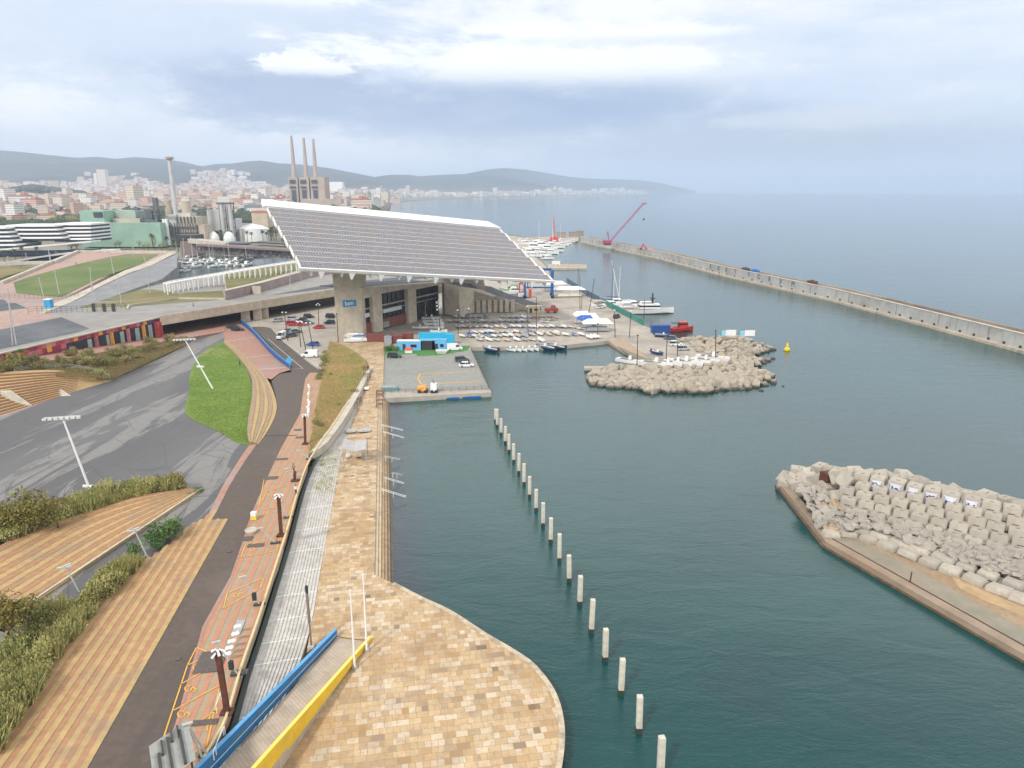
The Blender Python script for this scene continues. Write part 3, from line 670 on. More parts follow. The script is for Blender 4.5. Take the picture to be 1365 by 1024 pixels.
mb = MB(); mb.hexa([(-17000, -400, -4), (40500, -400, -4), (40500, 26500, -4), (-17000, 26500, -4)], [(-17000, -400, 680), (40500, -400, 680), (40500, 26500, 680), (-17000, 26500, 680)])
hm = bpy.data.materials.new('thin_sea_haze'); hm.use_nodes = True; hn = hm.node_tree; hn.nodes.clear()
pv = hn.nodes.new('ShaderNodeVolumePrincipled'); pv.inputs['Color'].default_value = (.67, .80, 1, 1); pv.inputs['Density'].default_value = 0.00011; pv.inputs['Anisotropy'].default_value = 0
ho = hn.nodes.new('ShaderNodeOutputMaterial'); hn.links.new(pv.outputs[0], ho.inputs['Volume'])
tag(mb.build('haze', hm), kind='stuff')
# ------------------------------------------------------------------ city
def facade(name, col, win=(.10, .11, .13), sx=3.2, sz=3.2, rnd=.25):
 m, nt, bs = newmat(name); v = coords(nt); sp = G(nt, 'ShaderNodeSeparateXYZ'); nt.links.new(v, sp.inputs[0])
 cb = G(nt, 'ShaderNodeCombineXYZ'); nt.links.new(mth(nt, 'ADD', sp.outputs[0], sp.outputs[1]), cb.inputs[0]); nt.links.new(sp.outputs[2], cb.inputs[1])
 fx = mth(nt, 'FRACT', mth(nt, 'ADD', mth(nt, 'DIVIDE', mth(nt, 'ADD', sp.outputs[0], sp.outputs[1]), sx), 5000)); fz = mth(nt, 'FRACT', mth(nt, 'DIVIDE', sp.outputs[2], sz))
 wnd = mth(nt, 'MULTIPLY', mth(nt, 'GREATER_THAN', fx, .45), mth(nt, 'MULTIPLY', mth(nt, 'GREATER_THAN', fz, .35), mth(nt, 'LESS_THAN', fz, .85)))
 ge = G(nt, 'ShaderNodeNewGeometry'); s2 = G(nt, 'ShaderNodeSeparateXYZ'); nt.links.new(ge.outputs['Normal'], s2.inputs[0])
 wnd = mth(nt, 'MULTIPLY', wnd, mth(nt, 'LESS_THAN', s2.outputs[2], .5))
 oi = G(nt, 'ShaderNodeObjectInfo'); c = mixc(nt, mth(nt, 'MULTIPLY', oi.outputs['Random'], rnd), col, (.55, .52, .48))
 c = mixc(nt, mth(nt, 'MULTIPLY', wnd, .8), c, win)
 nt.links.new(c, bs.inputs['Base Color']); bs.inputs['Roughness'].default_value = .8
 return m
FC = {'cream': facade('cream_render', (.74, .64, .50)), 'white': facade('white_render', (.82, .80, .76)), 'salmon': facade('salmon_brick', (.66, .42, .32)), 'ochre': facade('ochre_render', (.70, .56, .40)), 'grey': facade('grey_render', (.46, .45, .44)), 'pink': facade('dusty_pink_render', (.72, .58, .50)), 'wine': facade('wine_red_cladding', (.34, .09, .09))}
M_ROOF = simple('flat_roof_gravel', (.42, .36, .31), .9, .15, .1)
M_TILE = simple('clay_tile_roof', (.42, .17, .10), .9, .2, .1)
def block_mesh(mb, x, y, z, w_, d, h, rz, mi, rmi):
 mb.box(x, y, z - 8, w_, d, h + 8, rz, mi=mi)
 mb.box(x, y, z + h, w_ * .97, d * .97, .5, rz, mi=rmi)
 if w_ > 18: mb.box(x + math.cos(rz) * w_ * .2, y + math.sin(rz) * w_ * .2, z + h, w_ * .22, d * .4, 3.2, rz, mi=mi)
protos = {}
for k in FC:
 for j, (w_, d, h) in enumerate(((34, 16, 18), (22, 20, 30), (60, 14, 14))):
  t = thing('apartment_block', 'x', 'apartment block'); mb = MB(); mb.box(0, 0, -6, w_, d, h + 6); mb.build('wall', FC[k], t)
  mb = MB(); mb.box(0, 0, h + .002, w_ + .8, d + .8, .7); mb.box(w_ * .2, 0, h + .7, w_ * .2, d * .4, 3); mb.build('roof', M_ROOF if j else M_TILE, t)
  protos[k, j] = Proto(t)
cn = 0
ZONES = [(0, 105, 900, 1500, 38, ['salmon', 'pink', 'cream', 'cream', 'white']), (15, 70, 1700, 1900, 14, ['cream', 'wine', 'cream', 'white']), (0, 390, 1500, 3000, 120, ['salmon', 'pink', 'cream', 'salmon', 'cream', 'white']), (300, 500, 1300, 3200, 60, ['white', 'cream', 'grey', 'white']), (430, 530, 2300, 3600, 36, ['white', 'cream', 'cream', 'pink'])]
for x0, x1, ya, yb, n, cols in ZONES:
 for i in range(n):
  x = random.uniform(x0, x1); Y = random.uniform(ya, yb) ** .5 * (random.uniform(ya, yb)) ** .5
  if 385 < x < 460 and Y < 2150: continue
  if x > 500 and Y < 2900: continue
  k = random.choice(cols); j = random.choice((0, 0, 1, 2)); s = random.uniform(.75, 1.15) * (1 + Y / 9000) * (.62 if Y < 1500 and x < 110 else 1)
  r_ = ray(x, 254.5); h_ = random.uniform(.6, 1.35)
  o = protos[k, j].put((r_.x / r_.y * Y, Y, ground_z(x, Y)), random.choice((0, .25, -.3, .9, 1.2)), 'distant ' + ('squat ', 'tall ', 'long low ')[j] + '%s apartment block ' % {'cream': 'cream', 'white': 'white', 'salmon': 'salmon brick', 'ochre': 'ochre', 'grey': 'grey', 'pink': 'dusty pink', 'wine': 'wine red'}[k] + ('in the near city behind the hotel' if Y < 1500 and x < 110 else 'under the wooded knoll' if x < 70 and Y < 1950 else 'inland of the power plants' if x < 230 else 'between plant stacks and three chimneys' if x < 385 else 'towards the beach'), 'apartment blocks of the distant city', (s, s, s * h_))
  cn += 1
for p in protos.values(): p.done()
# the rest of the city, too many to count
mb = MB(); keys = list(FC); random.seed(11)
for i in range(7500):
 u = random.random()
 if i < 5200: x = random.uniform(-60, 545); Y = 1500 + 3700 * u ** .8
 elif i < 6300:
  cxx, cyy = random.choice(((300, .45), (285, .2), (150, .25), (120, .1), (190, .12), (450, .12), (380, .1), (480, .08), (40, .08), (330, .3)))
  x = random.gauss(cxx, 17); Y = interp(x, YF) + (interp(x, YR) - interp(x, YF)) * max(0, min(.75, random.gauss(cyy, .09)))
 else: x = random.uniform(520, 860); Y = interp(x, YF) + random.uniform(-30, 700) * (1 + (x - 520) / 500) * random.random()
 if x > 492 and x < 530 and Y < 3800: continue
 if x >= 530 and Y < interp(x, YF) - 40: continue
 if 385 < x < 460 and Y < 2150: continue
 cols = ['salmon', 'pink', 'cream', 'ochre', 'pink', 'white'] if x < 300 else ['white', 'cream', 'white', 'grey', 'pink', 'cream']
 k = keys.index(random.choice(cols)); s = 1 + Y / 6000; r_ = ray(x, 254.5)
 mb_w, mb_d, mb_h = random.uniform(12, 34) * s, random.uniform(10, 18) * s, random.uniform(7, 17) * (1.7 if random.random() < .12 else 1) * (1 + Y / 12000)
 rz = random.choice((0, .3, -.4, .8)); X = r_.x / r_.y * Y; z = hill_z(x, Y)
 mb.box(X, Y, z - 10, mb_w, mb_d, mb_h + 10, rz, mi=k)
 mb.box(X, Y, z + mb_h + .01, mb_w * .98, mb_d * .98, .5, rz, mi=len(keys) + (random.random() < .4))
tag(mb.build('distant_city', [FC[k] for k in keys] + [M_ROOF, M_TILE]), kind='stuff')
# woods and street trees between the blocks, read as one mass
M_FARG = simple('far_foliage', (.045, .065, .028), .95, .4, .05)
mb = MB()
def blob(mb, x, y, z, r, h, mi=None):
 n = 6; vs = []; a0 = random.random() * 6
 for rr, zz_ in ((.6, 0), (1, .4), (.7, .8), (.15, 1)):
  for i in range(n): q = random.uniform(.8, 1.2) * rr * r; vs.append((x + q * math.cos(a0 + 2 * PI * i / n), y + q * math.sin(a0 + 2 * PI * i / n), z + zz_ * h * random.uniform(.85, 1.1)))
 mb.add(vs, [(k * n + i, k * n + (i + 1) % n, (k + 1) * n + (i + 1) % n, (k + 1) * n + i) for k in range(3) for i in range(n)] + [tuple(range(18, 24))], mi)
for i in range(3400):
 if i < 500: x, Y, z = random.uniform(-40, 112), random.uniform(3150, 3500), None; z = ground_z(x, Y) + 34 * max(0, 1 - abs(x - 45) / 75); r = 22
 elif i < 950: x, Y, z, r = random.uniform(-40, 105) , random.uniform(860, 1100), 3, 8
 else: x, Y, r = random.uniform(-40, 500), random.uniform(900, 3600), random.uniform(5, 9); z = ground_z(x, Y); r *= 1 + Y / 3000
 if x > 200 and Y < 1150: continue
 rr = ray(x, 254.5); blob(mb, rr.x / rr.y * Y, Y, z - 2, r, r * 1.2)
tag(mb.build('woods', M_FARG), kind='stuff')
# ------------------------------------------------------------------ three-chimney power station on the shore
def wz(x, Y, y): r = ray(x, y); return Vector((r.x / r.y * Y, Y, PZ(x, Y, y)))
M_STAT = concrete('weathered_pinkish_concrete', (.46, .37, .30), 0, stain=(.27, .21, .18), amt=.6, scale=.03, vert=True)
M_GLS = simple('dark_window_glass', (.05, .06, .075), .15, .2, .2)
st = wz(410, 1900, 272); T = thing('power_station', 'massive pinkish concrete power station whose three tall chimneys rise over the shore', 'power station', (st.x, st.y, 2))
def rel(o): return MB(o.location)
for i, (xa, xb) in enumerate(((384, 396), (398, 411), (413, 432))):
 mb = rel(T); a, b = wz(xa, 1900, 236).x, wz(xb, 1900, 236).x; z1 = PZ(400, 1900, 236); mb.box((a + b) / 2, 1925, 2, b - a, 50, z1 - 2); mb.build('boiler_tower', M_STAT, T)
 mb = rel(T); c = a + 11
 mb.box(c, 1899, z1 - 16, 15, 3, 9); mb.box(c, 1899, z1 - 28, 15, 3, 5); mb.box(c + 1, 1899, z1 - 62, 11, 3, 30); mb.build('window', M_GLS, T)
for xa, yt in ((392.5, 181), (408.5, 184), (421, 185.5)):
 mb = rel(T); b = wz(xa, 1925, 238); z1 = PZ(xa - 4, 1925, yt)
 mb.lathe((b.x, b.y, b.z - 8), [(6.6, 0), (5.2, (z1 - b.z) * .35), (4.0, (z1 - b.z) * .78), (3.7, (z1 - b.z) * .79), (2.9, z1 - b.z + 8)], 16); mb.build('chimney', M_STAT, T)
mb = rel(T); a, b = wz(398, 1890, 262), wz(457, 1890, 262); mb.box((a.x + b.x) / 2 + 10, 1880, 2, b.x - a.x - 15, 40, PZ(430, 1880, 265) - 2); mb.build('turbine_hall', M_STAT, T)
# ------------------------------------------------------------------ waterfront power plant, D about 660 m
D = 660; T = thing('power_plant', 'beige waterfront power plant with one tall stack, boiler block and pipework', 'power plant', (wz(240, D, 320).x, D, 3))
M_BEI, M_GRN = simple('beige_cladding', (.50, .42, .33), .8, .12, .1), simple('pale_green_cladding', (.27, .42, .33), .7, .12, .08)
M_LGY, M_DGY = simple('light_grey_cladding', (.50, .50, .49), .7, .1, .1), simple('dark_plant_steel', (.12, .13, .14), .6, .3, .2)
def pbox(T, nm, x0, x1, yt, D_, dep, mat, zb=2, yb=None):
 mb = rel(T); a, b = wz(x0, D_, yt), wz(x1, D_, yt); z0 = zb if yb is None else PZ(x0, D_, yb)
 mb.box((a.x + b.x) / 2, D_ + dep / 2, z0, b.x - a.x, dep, a.z - z0); return mb.build(nm, mat, T)
pbox(T, 'boiler_block', 234, 262, 289, D, 22, M_BEI); pbox(T, 'boiler_top', 236, 253, 284, D + 4, 14, M_LGY)
mb = rel(T)
for i in range(6): a = wz(235.5 + i * 4.6, D - 1.5, 292); mb.box(a.x, D - .8, 22, .7, 1.4, a.z - 20)
for zz_ in (8, 13, 18): a, b = wz(234, D, 300), wz(262, D, 300); mb.box((a.x + b.x) / 2, D - 1, zz_, b.x - a.x, 1.8, .6)
for i in range(9): a = wz(234 + i * 3.5, D, 300); mb.box(a.x, D - 1.8, 3, .6, .6, 19)
mb.build('steel_frame', M_DGY, T)
for (xb, ytop, r0, r1, mt) in ((236.5, 209, 2.3, 1.8, M_LGY), (226, 267, 4.0, 3.6, M_BEI), (251, 268, 4.2, 4.0, M_BEI)):
 mb = rel(T); b = wz(xb, D + 8, 300); z1 = PZ(xb - 12 * (ytop < 230), D + 8, ytop); mb.lathe((b.x, b.y, 2), [(r0, 0), (r1, z1 - 2)], 16); mb.build('stack', mt, T)
 if ytop < 230:
  mb = rel(T); mb.lathe((b.x, b.y, z1 - 2.5), [(2.2, 0), (3.6, .6), (3.6, 2.2), (2.2, 2.6)], 14); mb.build('stack_platform', simple('rusty_platform', (.40, .30, .26), .8), T)
mb = rel(T); random.seed(3)
for i in range(60):
 a = wz(random.uniform(178, 234), D + random.uniform(-8, 18), 300); h = random.choice((4, 7, 12, 18, 24)) * random.uniform(.7, 1.1); mb.box(a.x, a.y, 3 + random.uniform(0, 12), random.uniform(1, 6), 3, h)
for i in range(14): a, b = wz(random.uniform(180, 225), D - 9, 300), wz(random.uniform(200, 236), D - 9, 300); z = random.uniform(12, 38); mb.beam((a.x, D - 9, z), (b.x, D - 9, z), .8, .9)
a = wz(207, D, 268); mb.box(a.x, D, 3, 3.5, 4, a.z); mb.build('pipework', M_DGY, T)
mb = rel(T)
for x in (218, 221.5): a = wz(x, D - 10, 292); mb.tube((a.x, a.y, 3), (a.x, a.y, a.z), 1.3, n=10)
mb.build('white_duct', M_WHITE, T)
pbox(T, 'annexe', 224, 234, 286, D, 15, M_LGY); pbox(T, 'annexe', 262, 272, 300, D, 15, M_BEI)
T = thing('gas_turbine_plant', 'pale grey plant building with a pair of slim twin stacks beside white domes', 'power plant', (wz(292, D + 40, 320).x, D + 40, 3))
pbox(T, 'hall', 275, 293, 280, D + 40, 20, M_LGY); pbox(T, 'hall', 293, 312, 292, D + 44, 20, M_LGY)
for x in (294, 305):
 mb = rel(T); b = wz(x + 3.5, D + 36, 300); z1 = PZ(x, D + 36, 270)
 mb.lathe((b.x, b.y, 2), [(1.9, 0), (1.9, z1 - 2)], 12); mb.build('stack', M_LGY, T)
 mb = rel(T)
 for q in (-3, 3): mb.box(b.x + q, b.y + 2, 2, .7, .7, z1 - 3)
 for zz_ in range(8, int(z1), 8): mb.box(b.x, b.y + 2, zz_, 7, .7, .6)
 mb.box(b.x, b.y, z1 - 1.5, 8, 4, 1.5); mb.build('lattice_frame', M_DGY, T)
for x, y, r, lab in ((283, 302, 5, 'white storage dome in front of the pale grey hall'), (304, 302, 5, 'white storage dome under the twin stacks'),):
 a = wz(x, D + 10, y); mb = MB((a.x, a.y, 2)); mb.lathe((a.x, a.y, 2), [(r, 0), (r, 6), (r * .8, 9), (r * .45, 11), (.5, 11.8)], 20); tag(mb.build('storage_dome', M_WHITE), lab, 'storage dome', 'white domes of the plant')
T = thing('storage_tank', 'big round white tank with low conical roof beyond the palms', 'storage tank', (wz(337, D + 60, 300).x, D + 60, 2))
mb = rel(T); mb.lathe(T.location, [(15, 0), (15, 12)], 30); mb.build('shell', M_WHITE, T); mb = rel(T); mb.lathe(T.location + Vector((0, 0, 12.01)), [(15.2, 0), (9, 2.6), (.5, 4.6)], 30); mb.build('roof', M_WHITE, T)
T = thing('green_waste_plant', 'long pale green clad industrial building with a raised block at one end', 'industrial building', (wz(150, 640, 312).x, 640, 3))
pbox(T, 'hall', 106, 213, 297.5, 640, 25, M_GRN); pbox(T, 'raised_block', 105, 137.5, 281, 645, 30, M_GRN); pbox(T, 'upper_block', 137.6, 180, 281, 662, 25, simple('grey_green_cladding', (.34, .42, .36), .8, .15, .08))
pbox(T, 'recess_window', 124, 136, 283, 644.5, 1, M_GLS, yb=290); pbox(T, 'recess_window', 137.8, 150, 283, 661, 1.2, simple('dark_green_recess', (.05, .12, .10), .6), yb=292)
pbox(T, 'roof_plant', 150, 186, 291.5, 655, 6, M_BEI, yb=296.5)
for x in (125, 129, 134): pbox(T, 'tall_window', x, x + 1, 302, 639.6, .8, M_GLS, yb=309)
# ------------------------------------------------------------------ white banded hotel with stepped floors
T = thing('banded_hotel', 'low white hotel of stepped curving floors with dark glass bands', 'hotel', (wz(60, 580, 330).x, 580, 2))
M_BGLS = simple('blue_black_glass', (.025, .035, .065), .12, .3, .2)
def wing(xa, xb, ys, D_, dep, step=(0, 0), bow=3):
 for i, y in enumerate(ys):
  a, b = wz(xa + step[0] * i, D_, y), wz(xb + step[1] * i, D_ + 0, y); n = 8
  fr = [Vector((a.x + (b.x - a.x) * k / n, D_ - bow * math.sin(PI * k / n) - .9 * i, a.z)) for k in range(n + 1)]
  bk = [Vector((p.x, D_ + dep, a.z)) for p in fr[::-1]]
  mb = rel(T); mb.prism([p - Vector((0, 0, 1.3)) for p in fr + bk], 1.3); mb.build('floor_band', M_WHITE, T)
  h = 3.4 if i < len(ys) - 1 else 3
  mb = rel(T); mb.prism([p + Vector((0, 1.2, -h)) for p in fr] + [p + Vector((0, -1, -h)) for p in bk], h - 1.302); mb.build('window_band', M_BGLS, T)
wing(72, 121, (298, 302.8, 307.8, 312.6, 317), 585, 28, (.6, .8)); wing(8, 73, (300, 305, 310.4, 315.6), 572, 26, (3, 4)); wing(-60, 7, (303, 308.5, 314, 319.5, 325), 560, 28, (2, 4.5))
a, b = wz(0, 548, 338), wz(124, 575, 321); mb = rel(T); n = 10
fr = [Vector((a.x - 40 + (b.x - a.x + 40) * k / n, 545 + 27 * k / n - 5 * math.sin(PI * k / n), a.z + (b.z - a.z) * k / n)) for k in range(n + 1)]
mb.prism([p - Vector((0, 0, 1)) for p in fr] + [p + Vector((0, 14, -1)) for p in fr[::-1]], 1.0); mb.build('podium_canopy', M_WHITE, T)
mb = rel(T); mb.prism([Vector((p.x, p.y + 2, 1.8)) for p in fr] + [Vector((p.x, p.y + 13, 1.8)) for p in fr[::-1]], 3.5); mb.build('podium_glass', M_BGLS, T)
T = thing('curved_pavilion', 'low curved pavilion with thin white roof edge and dark glass facing the hill', 'pavilion', (wz(80, 500, 345).x, 500, 2))
n = 10; fr = [wz(10 + 142 * k / n, 480 + 55 * k / n, 351 - 16 * k / n - 3 * math.sin(PI * k / n)) for k in range(n + 1)]
mb = rel(T); mb.loft([[p, p + Vector((0, 9, 0)), p + Vector((0, 9, 1.1)), p + Vector((0, 0, 1.1))] for p in fr]); mb.build('roof_edge', M_WHITE, T)
mb = rel(T); mb.loft([[Vector((p.x, p.y + 1.5, 2)), Vector((p.x, p.y + 8, 2)), p + Vector((0, 8, -.01)), p + Vector((0, 1.5, -.01))] for p in fr]); mb.build('glass_wall', M_BGLS, T)
# ------------------------------------------------------------------ low shops by the inner harbour
T = thing('harbour_shops', 'long low row of harbour shops under a thin dark roof terrace', 'shops', (wz(320, 520, 345).x, 520, 2))
M_BRNR2 = simple('brown_grey_fascia', (.22, .17, .16), .8, .15, .1)
def slab(T, nm, xa, ya, xb, yb, D0, D1, dep, th, mat):
 mb = rel(T); a, b = wz(xa, D0, ya), wz(xb, D1, yb); mb.loft([[p, p + Vector((0, dep, 0)), p + Vector((0, dep, -th)), p + Vector((0, 0, -th))] for p in (a, b)]); return mb.build(nm, mat, T)
slab(T, 'roof_terrace', 262, 325.5, 392, 333, 530, 505, 22, 1.4, M_BRNR2)
slab(T, 'shop_front', 264, 327.6, 390, 335, 534, 510, 15, 5.5, simple('shop_glass_and_awnings', (.10, .09, .09), .4, .7, .35, dirt=(.38, .33, .30), dirt_amt=.8, dscale=.5))
slab(T, 'upper_wall', 250, 318.5, 300, 324, 540, 530, 12, 3, M_CONC2); slab(T, 'upper_canopy', 340, 322.5, 384, 325, 532, 520, 14, .8, M_DKST)
slab(T, 'upper_canopy', 265, 322, 330, 324, 541, 533, 12, 1, M_DGY)
T = thing('black_pavilion', 'flat black box pavilion on a brown base at the end of the harbour shops', 'pavilion', (wz(248, 545, 325).x, 545, 2))
pbox(T, 'black_box', 234, 261, 313.5, 545, 14, M_DKST, yb=321.5); pbox(T, 'base_wall', 240, 262, 321.6, 545, 14, M_BRNR2); pbox(T, 'glass_front', 236, 250, 315, 544.6, 1, M_GLS, yb=320)
T = thing('low_warehouse', 'low white warehouse with red roof beyond the palms near the solar canopy', 'warehouse', (wz(345, 900, 290).x, 900, 2)); pbox(T, 'hall', 325, 352, 273, 1500, 30, simple('dull_blue_cladding', (.16, .24, .30), .8)); pbox(T, 'roof', 335, 356, 281, 900, 20, M_TILE, yb=284.5); pbox(T, 'wall', 335, 356, 284.6, 900, 20, M_BEI)
T = thing('slab_tower', 'white slab tower block standing near the beach beyond the power station', 'tower block', (wz(463, 2500, 268).x, 2500, 2)); pbox(T, 'wall', 456, 466, 255, 2500, 25, FC['white']); pbox(T, 'wall', 467, 472, 254, 2500, 25, FC['white'])
T = thing('slab_tower', 'pale slab tower with grey stripes next to the white beach tower block', 'tower block', (wz(478, 2550, 268).x, 2550, 2)); pbox(T, 'wall', 474, 480, 257, 2550, 25, FC['grey']); pbox(T, 'wall', 481, 484, 258, 2550, 25, FC['cream'])
T = thing('seaside_tower', 'lone pale tower by the far shore under the second range of hills', 'tower block', (wz(641, 5600, 262).x, 5600, 2)); pbox(T, 'wall', 639.5, 643, 254.5, 5600, 40, FC['white'])
T = thing('hillside_building', 'large cream institution standing alone on the wooded slope', 'building', (wz(133, 4900, 240).x, 4900, 60)); pbox(T, 'wall', 128, 139, 226, 5000, 40, FC['cream']); pbox(T, 'wall', 124, 128, 231, 5000, 40, FC['white'])
T = thing('long_hillside_hall', 'long bright white hall on the slope beyond the three chimneys', 'building', (wz(445, 4700, 245).x, 4700, 40)); pbox(T, 'wall', 432, 456, 242.5, 4700, 60, M_WHITE, zb=30)

# ------------------------------------------------------------------ raised deck, hill and retaining walls
ZD = 8.6
def hhill(X, Y): return ZD + .12 + max(0, Y - 286) * .034
def PHF(x, y, hf):
 z = ZD
 for _ in range(20): p = P(x, y, z); z = .5 * z + .5 * hf(p.x, p.y)
 return P(x, y, z)
M_DECK = concrete('deck_paving', (.31, .295, .275), .2, 6, 6, (.24, .23, .22), .5, .3, scale=.2)
M_DKASP = simple('dark_asphalt_field', (.085, .092, .105), .8, .2, .3, dirt=(.20, .20, .21), dirt_amt=.5, dscale=.03)
M_PINK = simple('pink_paving', (.40, .27, .225), .85, .14, .5, dirt=(.30, .24, .22), dirt_amt=.6, dscale=.05)
dk = [(-200, 508), (0, 470.5), (210, 423), (330, 405), (448, 386.5), (500, 382), (600, 370), (600, 365), (440, 347), (400, 345), (212, 376), (236, 352), (238, 338), (108, 334), (0, 372), (-300, 380)]
sheet('deck', dk, M_DECK, z=ZD, dz=0, thick=1.6)
pts = [P(x, y, ZD) for x, y in [(215, 421), (330, 404), (448, 385.5), (600, 369), (600, 362), (440, 346), (400, 344), (260, 366), (240, 395), (200, 410)]]
pts = None
for nm, px, mt in (('dark_asphalt_field', [(-120, 492), (0, 466), (105, 443), (119, 438), (82, 423), (0, 440), (-160, 460)], M_DKASP), ('dark_asphalt_field', [(-60, 420), (0, 415), (36, 411), (18, 403), (0, 399), (-80, 400)], M_DKASP),
                   ('pink_field', [(-160, 459.5), (0, 439.5), (81, 422.5), (52, 415), (60, 405), (30, 404), (37, 411.5), (0, 416), (-160, 430)], M_PINK), ('dry_verge', [(100, 403), (240, 398), (240, 392), (205, 386), (150, 388), (95, 398)], M_DUNE),
                   ('dry_verge', [(88, 411), (170, 409), (300, 399), (296, 388), (250, 390), (215, 397), (160, 402), (100, 406)], M_DUNE), ('dark_road', [(360, 394), (450, 383.5), (598, 368), (598, 363), (440, 379), (370, 392)], M_DKASP)):
 sheet(nm, px, mt, z=ZD, dz=.03 + (.01 + .0002 * abs(px[0][0]) if nm == 'dry_verge' else 0))
def hsheet(name, px, mat, hf, dz=0.0, thick=8.0, step=9):
 poly = [PHF(x, y, hf) for x, y in px]; tri = tessellate_polygon([[Vector((p.x, p.y, 0)) for p in poly]])
 bm = bmesh.new(); bv = [bm.verts.new((p.x, p.y, dz)) for p in poly]
 for t in tri: bm.faces.new([bv[i] for i in t])
 lo = [bm.verts.new((p.x, p.y, dz - thick)) for p in poly]
 for i in range(len(poly)):
  if thick: bm.faces.new((bv[i], bv[(i + 1) % len(poly)], lo[(i + 1) % len(poly)], lo[i]))
 slice_height(bm, hf, (286,)); bmesh.ops.recalc_face_normals(bm, faces=bm.faces)
 me = bpy.data.meshes.new(name); bm.to_mesh(me); bm.free(); me.materials.append(mat)
 o = bpy.data.objects.new(name, me); sc.collection.objects.link(o); return tag(o, kind='structure')
hsheet('pink_slope', [(0, 392), (0, 376), (104, 336), (150, 336), (236, 338), (190, 352), (150, 364), (112, 384), (80, 400), (10, 404)], M_PINK, hhill)
hsheet('hill_lawn', [(18, 377), (40, 369), (70, 361), (110, 351), (145, 343), (170, 339), (212, 339), (190, 351), (168, 359), (130, 372), (82, 396), (50, 394), (22, 391)], grass_mat('hill_grass', (.10, .155, .035), (.15, .19, .055), (.22, .20, .09), .04), hhill, .12, .3)
M_GTILE = concrete('grey_stone_tiles', (.25, .255, .265), .45, 9, 3.5, (.20, .17, .165), .7, .9, scale=.1)
hsheet('tiled_slope', [(236, 338.5), (236, 356), (216, 372), (160, 392), (100, 412), (60, 418), (92, 405), (128, 386), (170, 366), (200, 355)], M_GTILE, lambda X, Y: hhill(X, Y) - .05, .02, 10)
hsheet('slope_path', [(234, 337.5), (202, 354), (170, 365), (128, 385), (92, 404.5), (60, 417.5), (52, 417), (80, 401), (124, 382), (166, 361), (195, 351), (226, 337)], M_CONC2, hhill, .15, .5)
mb = MB()
for a, b in (((2, 379), (104, 336.5)), ((104, 336.5), (236, 337.5)), ((0, 352.5), (72, 351)), ((72, 351), (104, 336.5))):
 mb.beam(PHF(*a, hhill) + Vector((0, 0, .4)), PHF(*b, hhill) + Vector((0, 0, .4)), 1.6, 1.8)
t = mb.build('boundary_wall', M_CONC2); tag(t, 'low pale boundary wall running along the top of the pink and green slope', 'wall')
hsheet('far_lawn_strip', [(-60, 378), (0, 371), (50, 356), (0, 356), (-60, 358)], M_DUNE, hhill, .1)
# upper terrace with tiled retaining wall
ZU = 12.2; M_TILEW = concrete('mauve_wall_tiles', (.40, .315, .30), .55, 2.2, 1.5, (.30, .25, .25), .4, 0, True, .2)
top = [P(x, y, ZU) for x, y in [(300, 388), (350, 377), (405, 362), (470, 350), (470, 343), (400, 346), (300, 361)]]
mb = MB(); mb.prism([Vector((p.x, p.y, ZD - .5)) for p in top], ZU - ZD + .5); tag(mb.build('retaining_wall', M_TILEW), 'long mauve tiled retaining wall behind the raised roadway', 'wall')
sheet('upper_verge', [(302, 386), (350, 374), (404, 358), (404, 350), (300, 364)], M_DUNE, z=ZU, dz=.03); sheet('upper_path', [(300, 388), (350, 377), (405, 362), (404, 358.5), (350, 374.5), (300, 386)], M_CONC2, z=ZU, dz=.05)
for x, y in ((338, 392),):
 mb = MB(P(x + 5, y, ZD)); mb.box(*P(x + 5, y, ZD), 3.4, 1.2, 3.2); tag(mb.build('concrete_block', M_CONC2, bevel=.1), 'pale concrete block standing beside the mauve tiled wall', 'block')
T = thing('kerb_wall', 'low pale kerb wall edging the raised roadway and ramp of dry grass', 'wall', P(250, 402, ZD))
mb = rel(T)
for a, b in (((170, 413), (172, 408.5)), ((172, 408.5), (238, 399)), ((238, 399), (300, 399.5))): mb.beam(P(*a, ZD) + Vector((0, 0, .3)), P(*b, ZD) + Vector((0, 0, .3)), .6, .7)
mb.build('kerb_wall_body', M_CONC2, T)
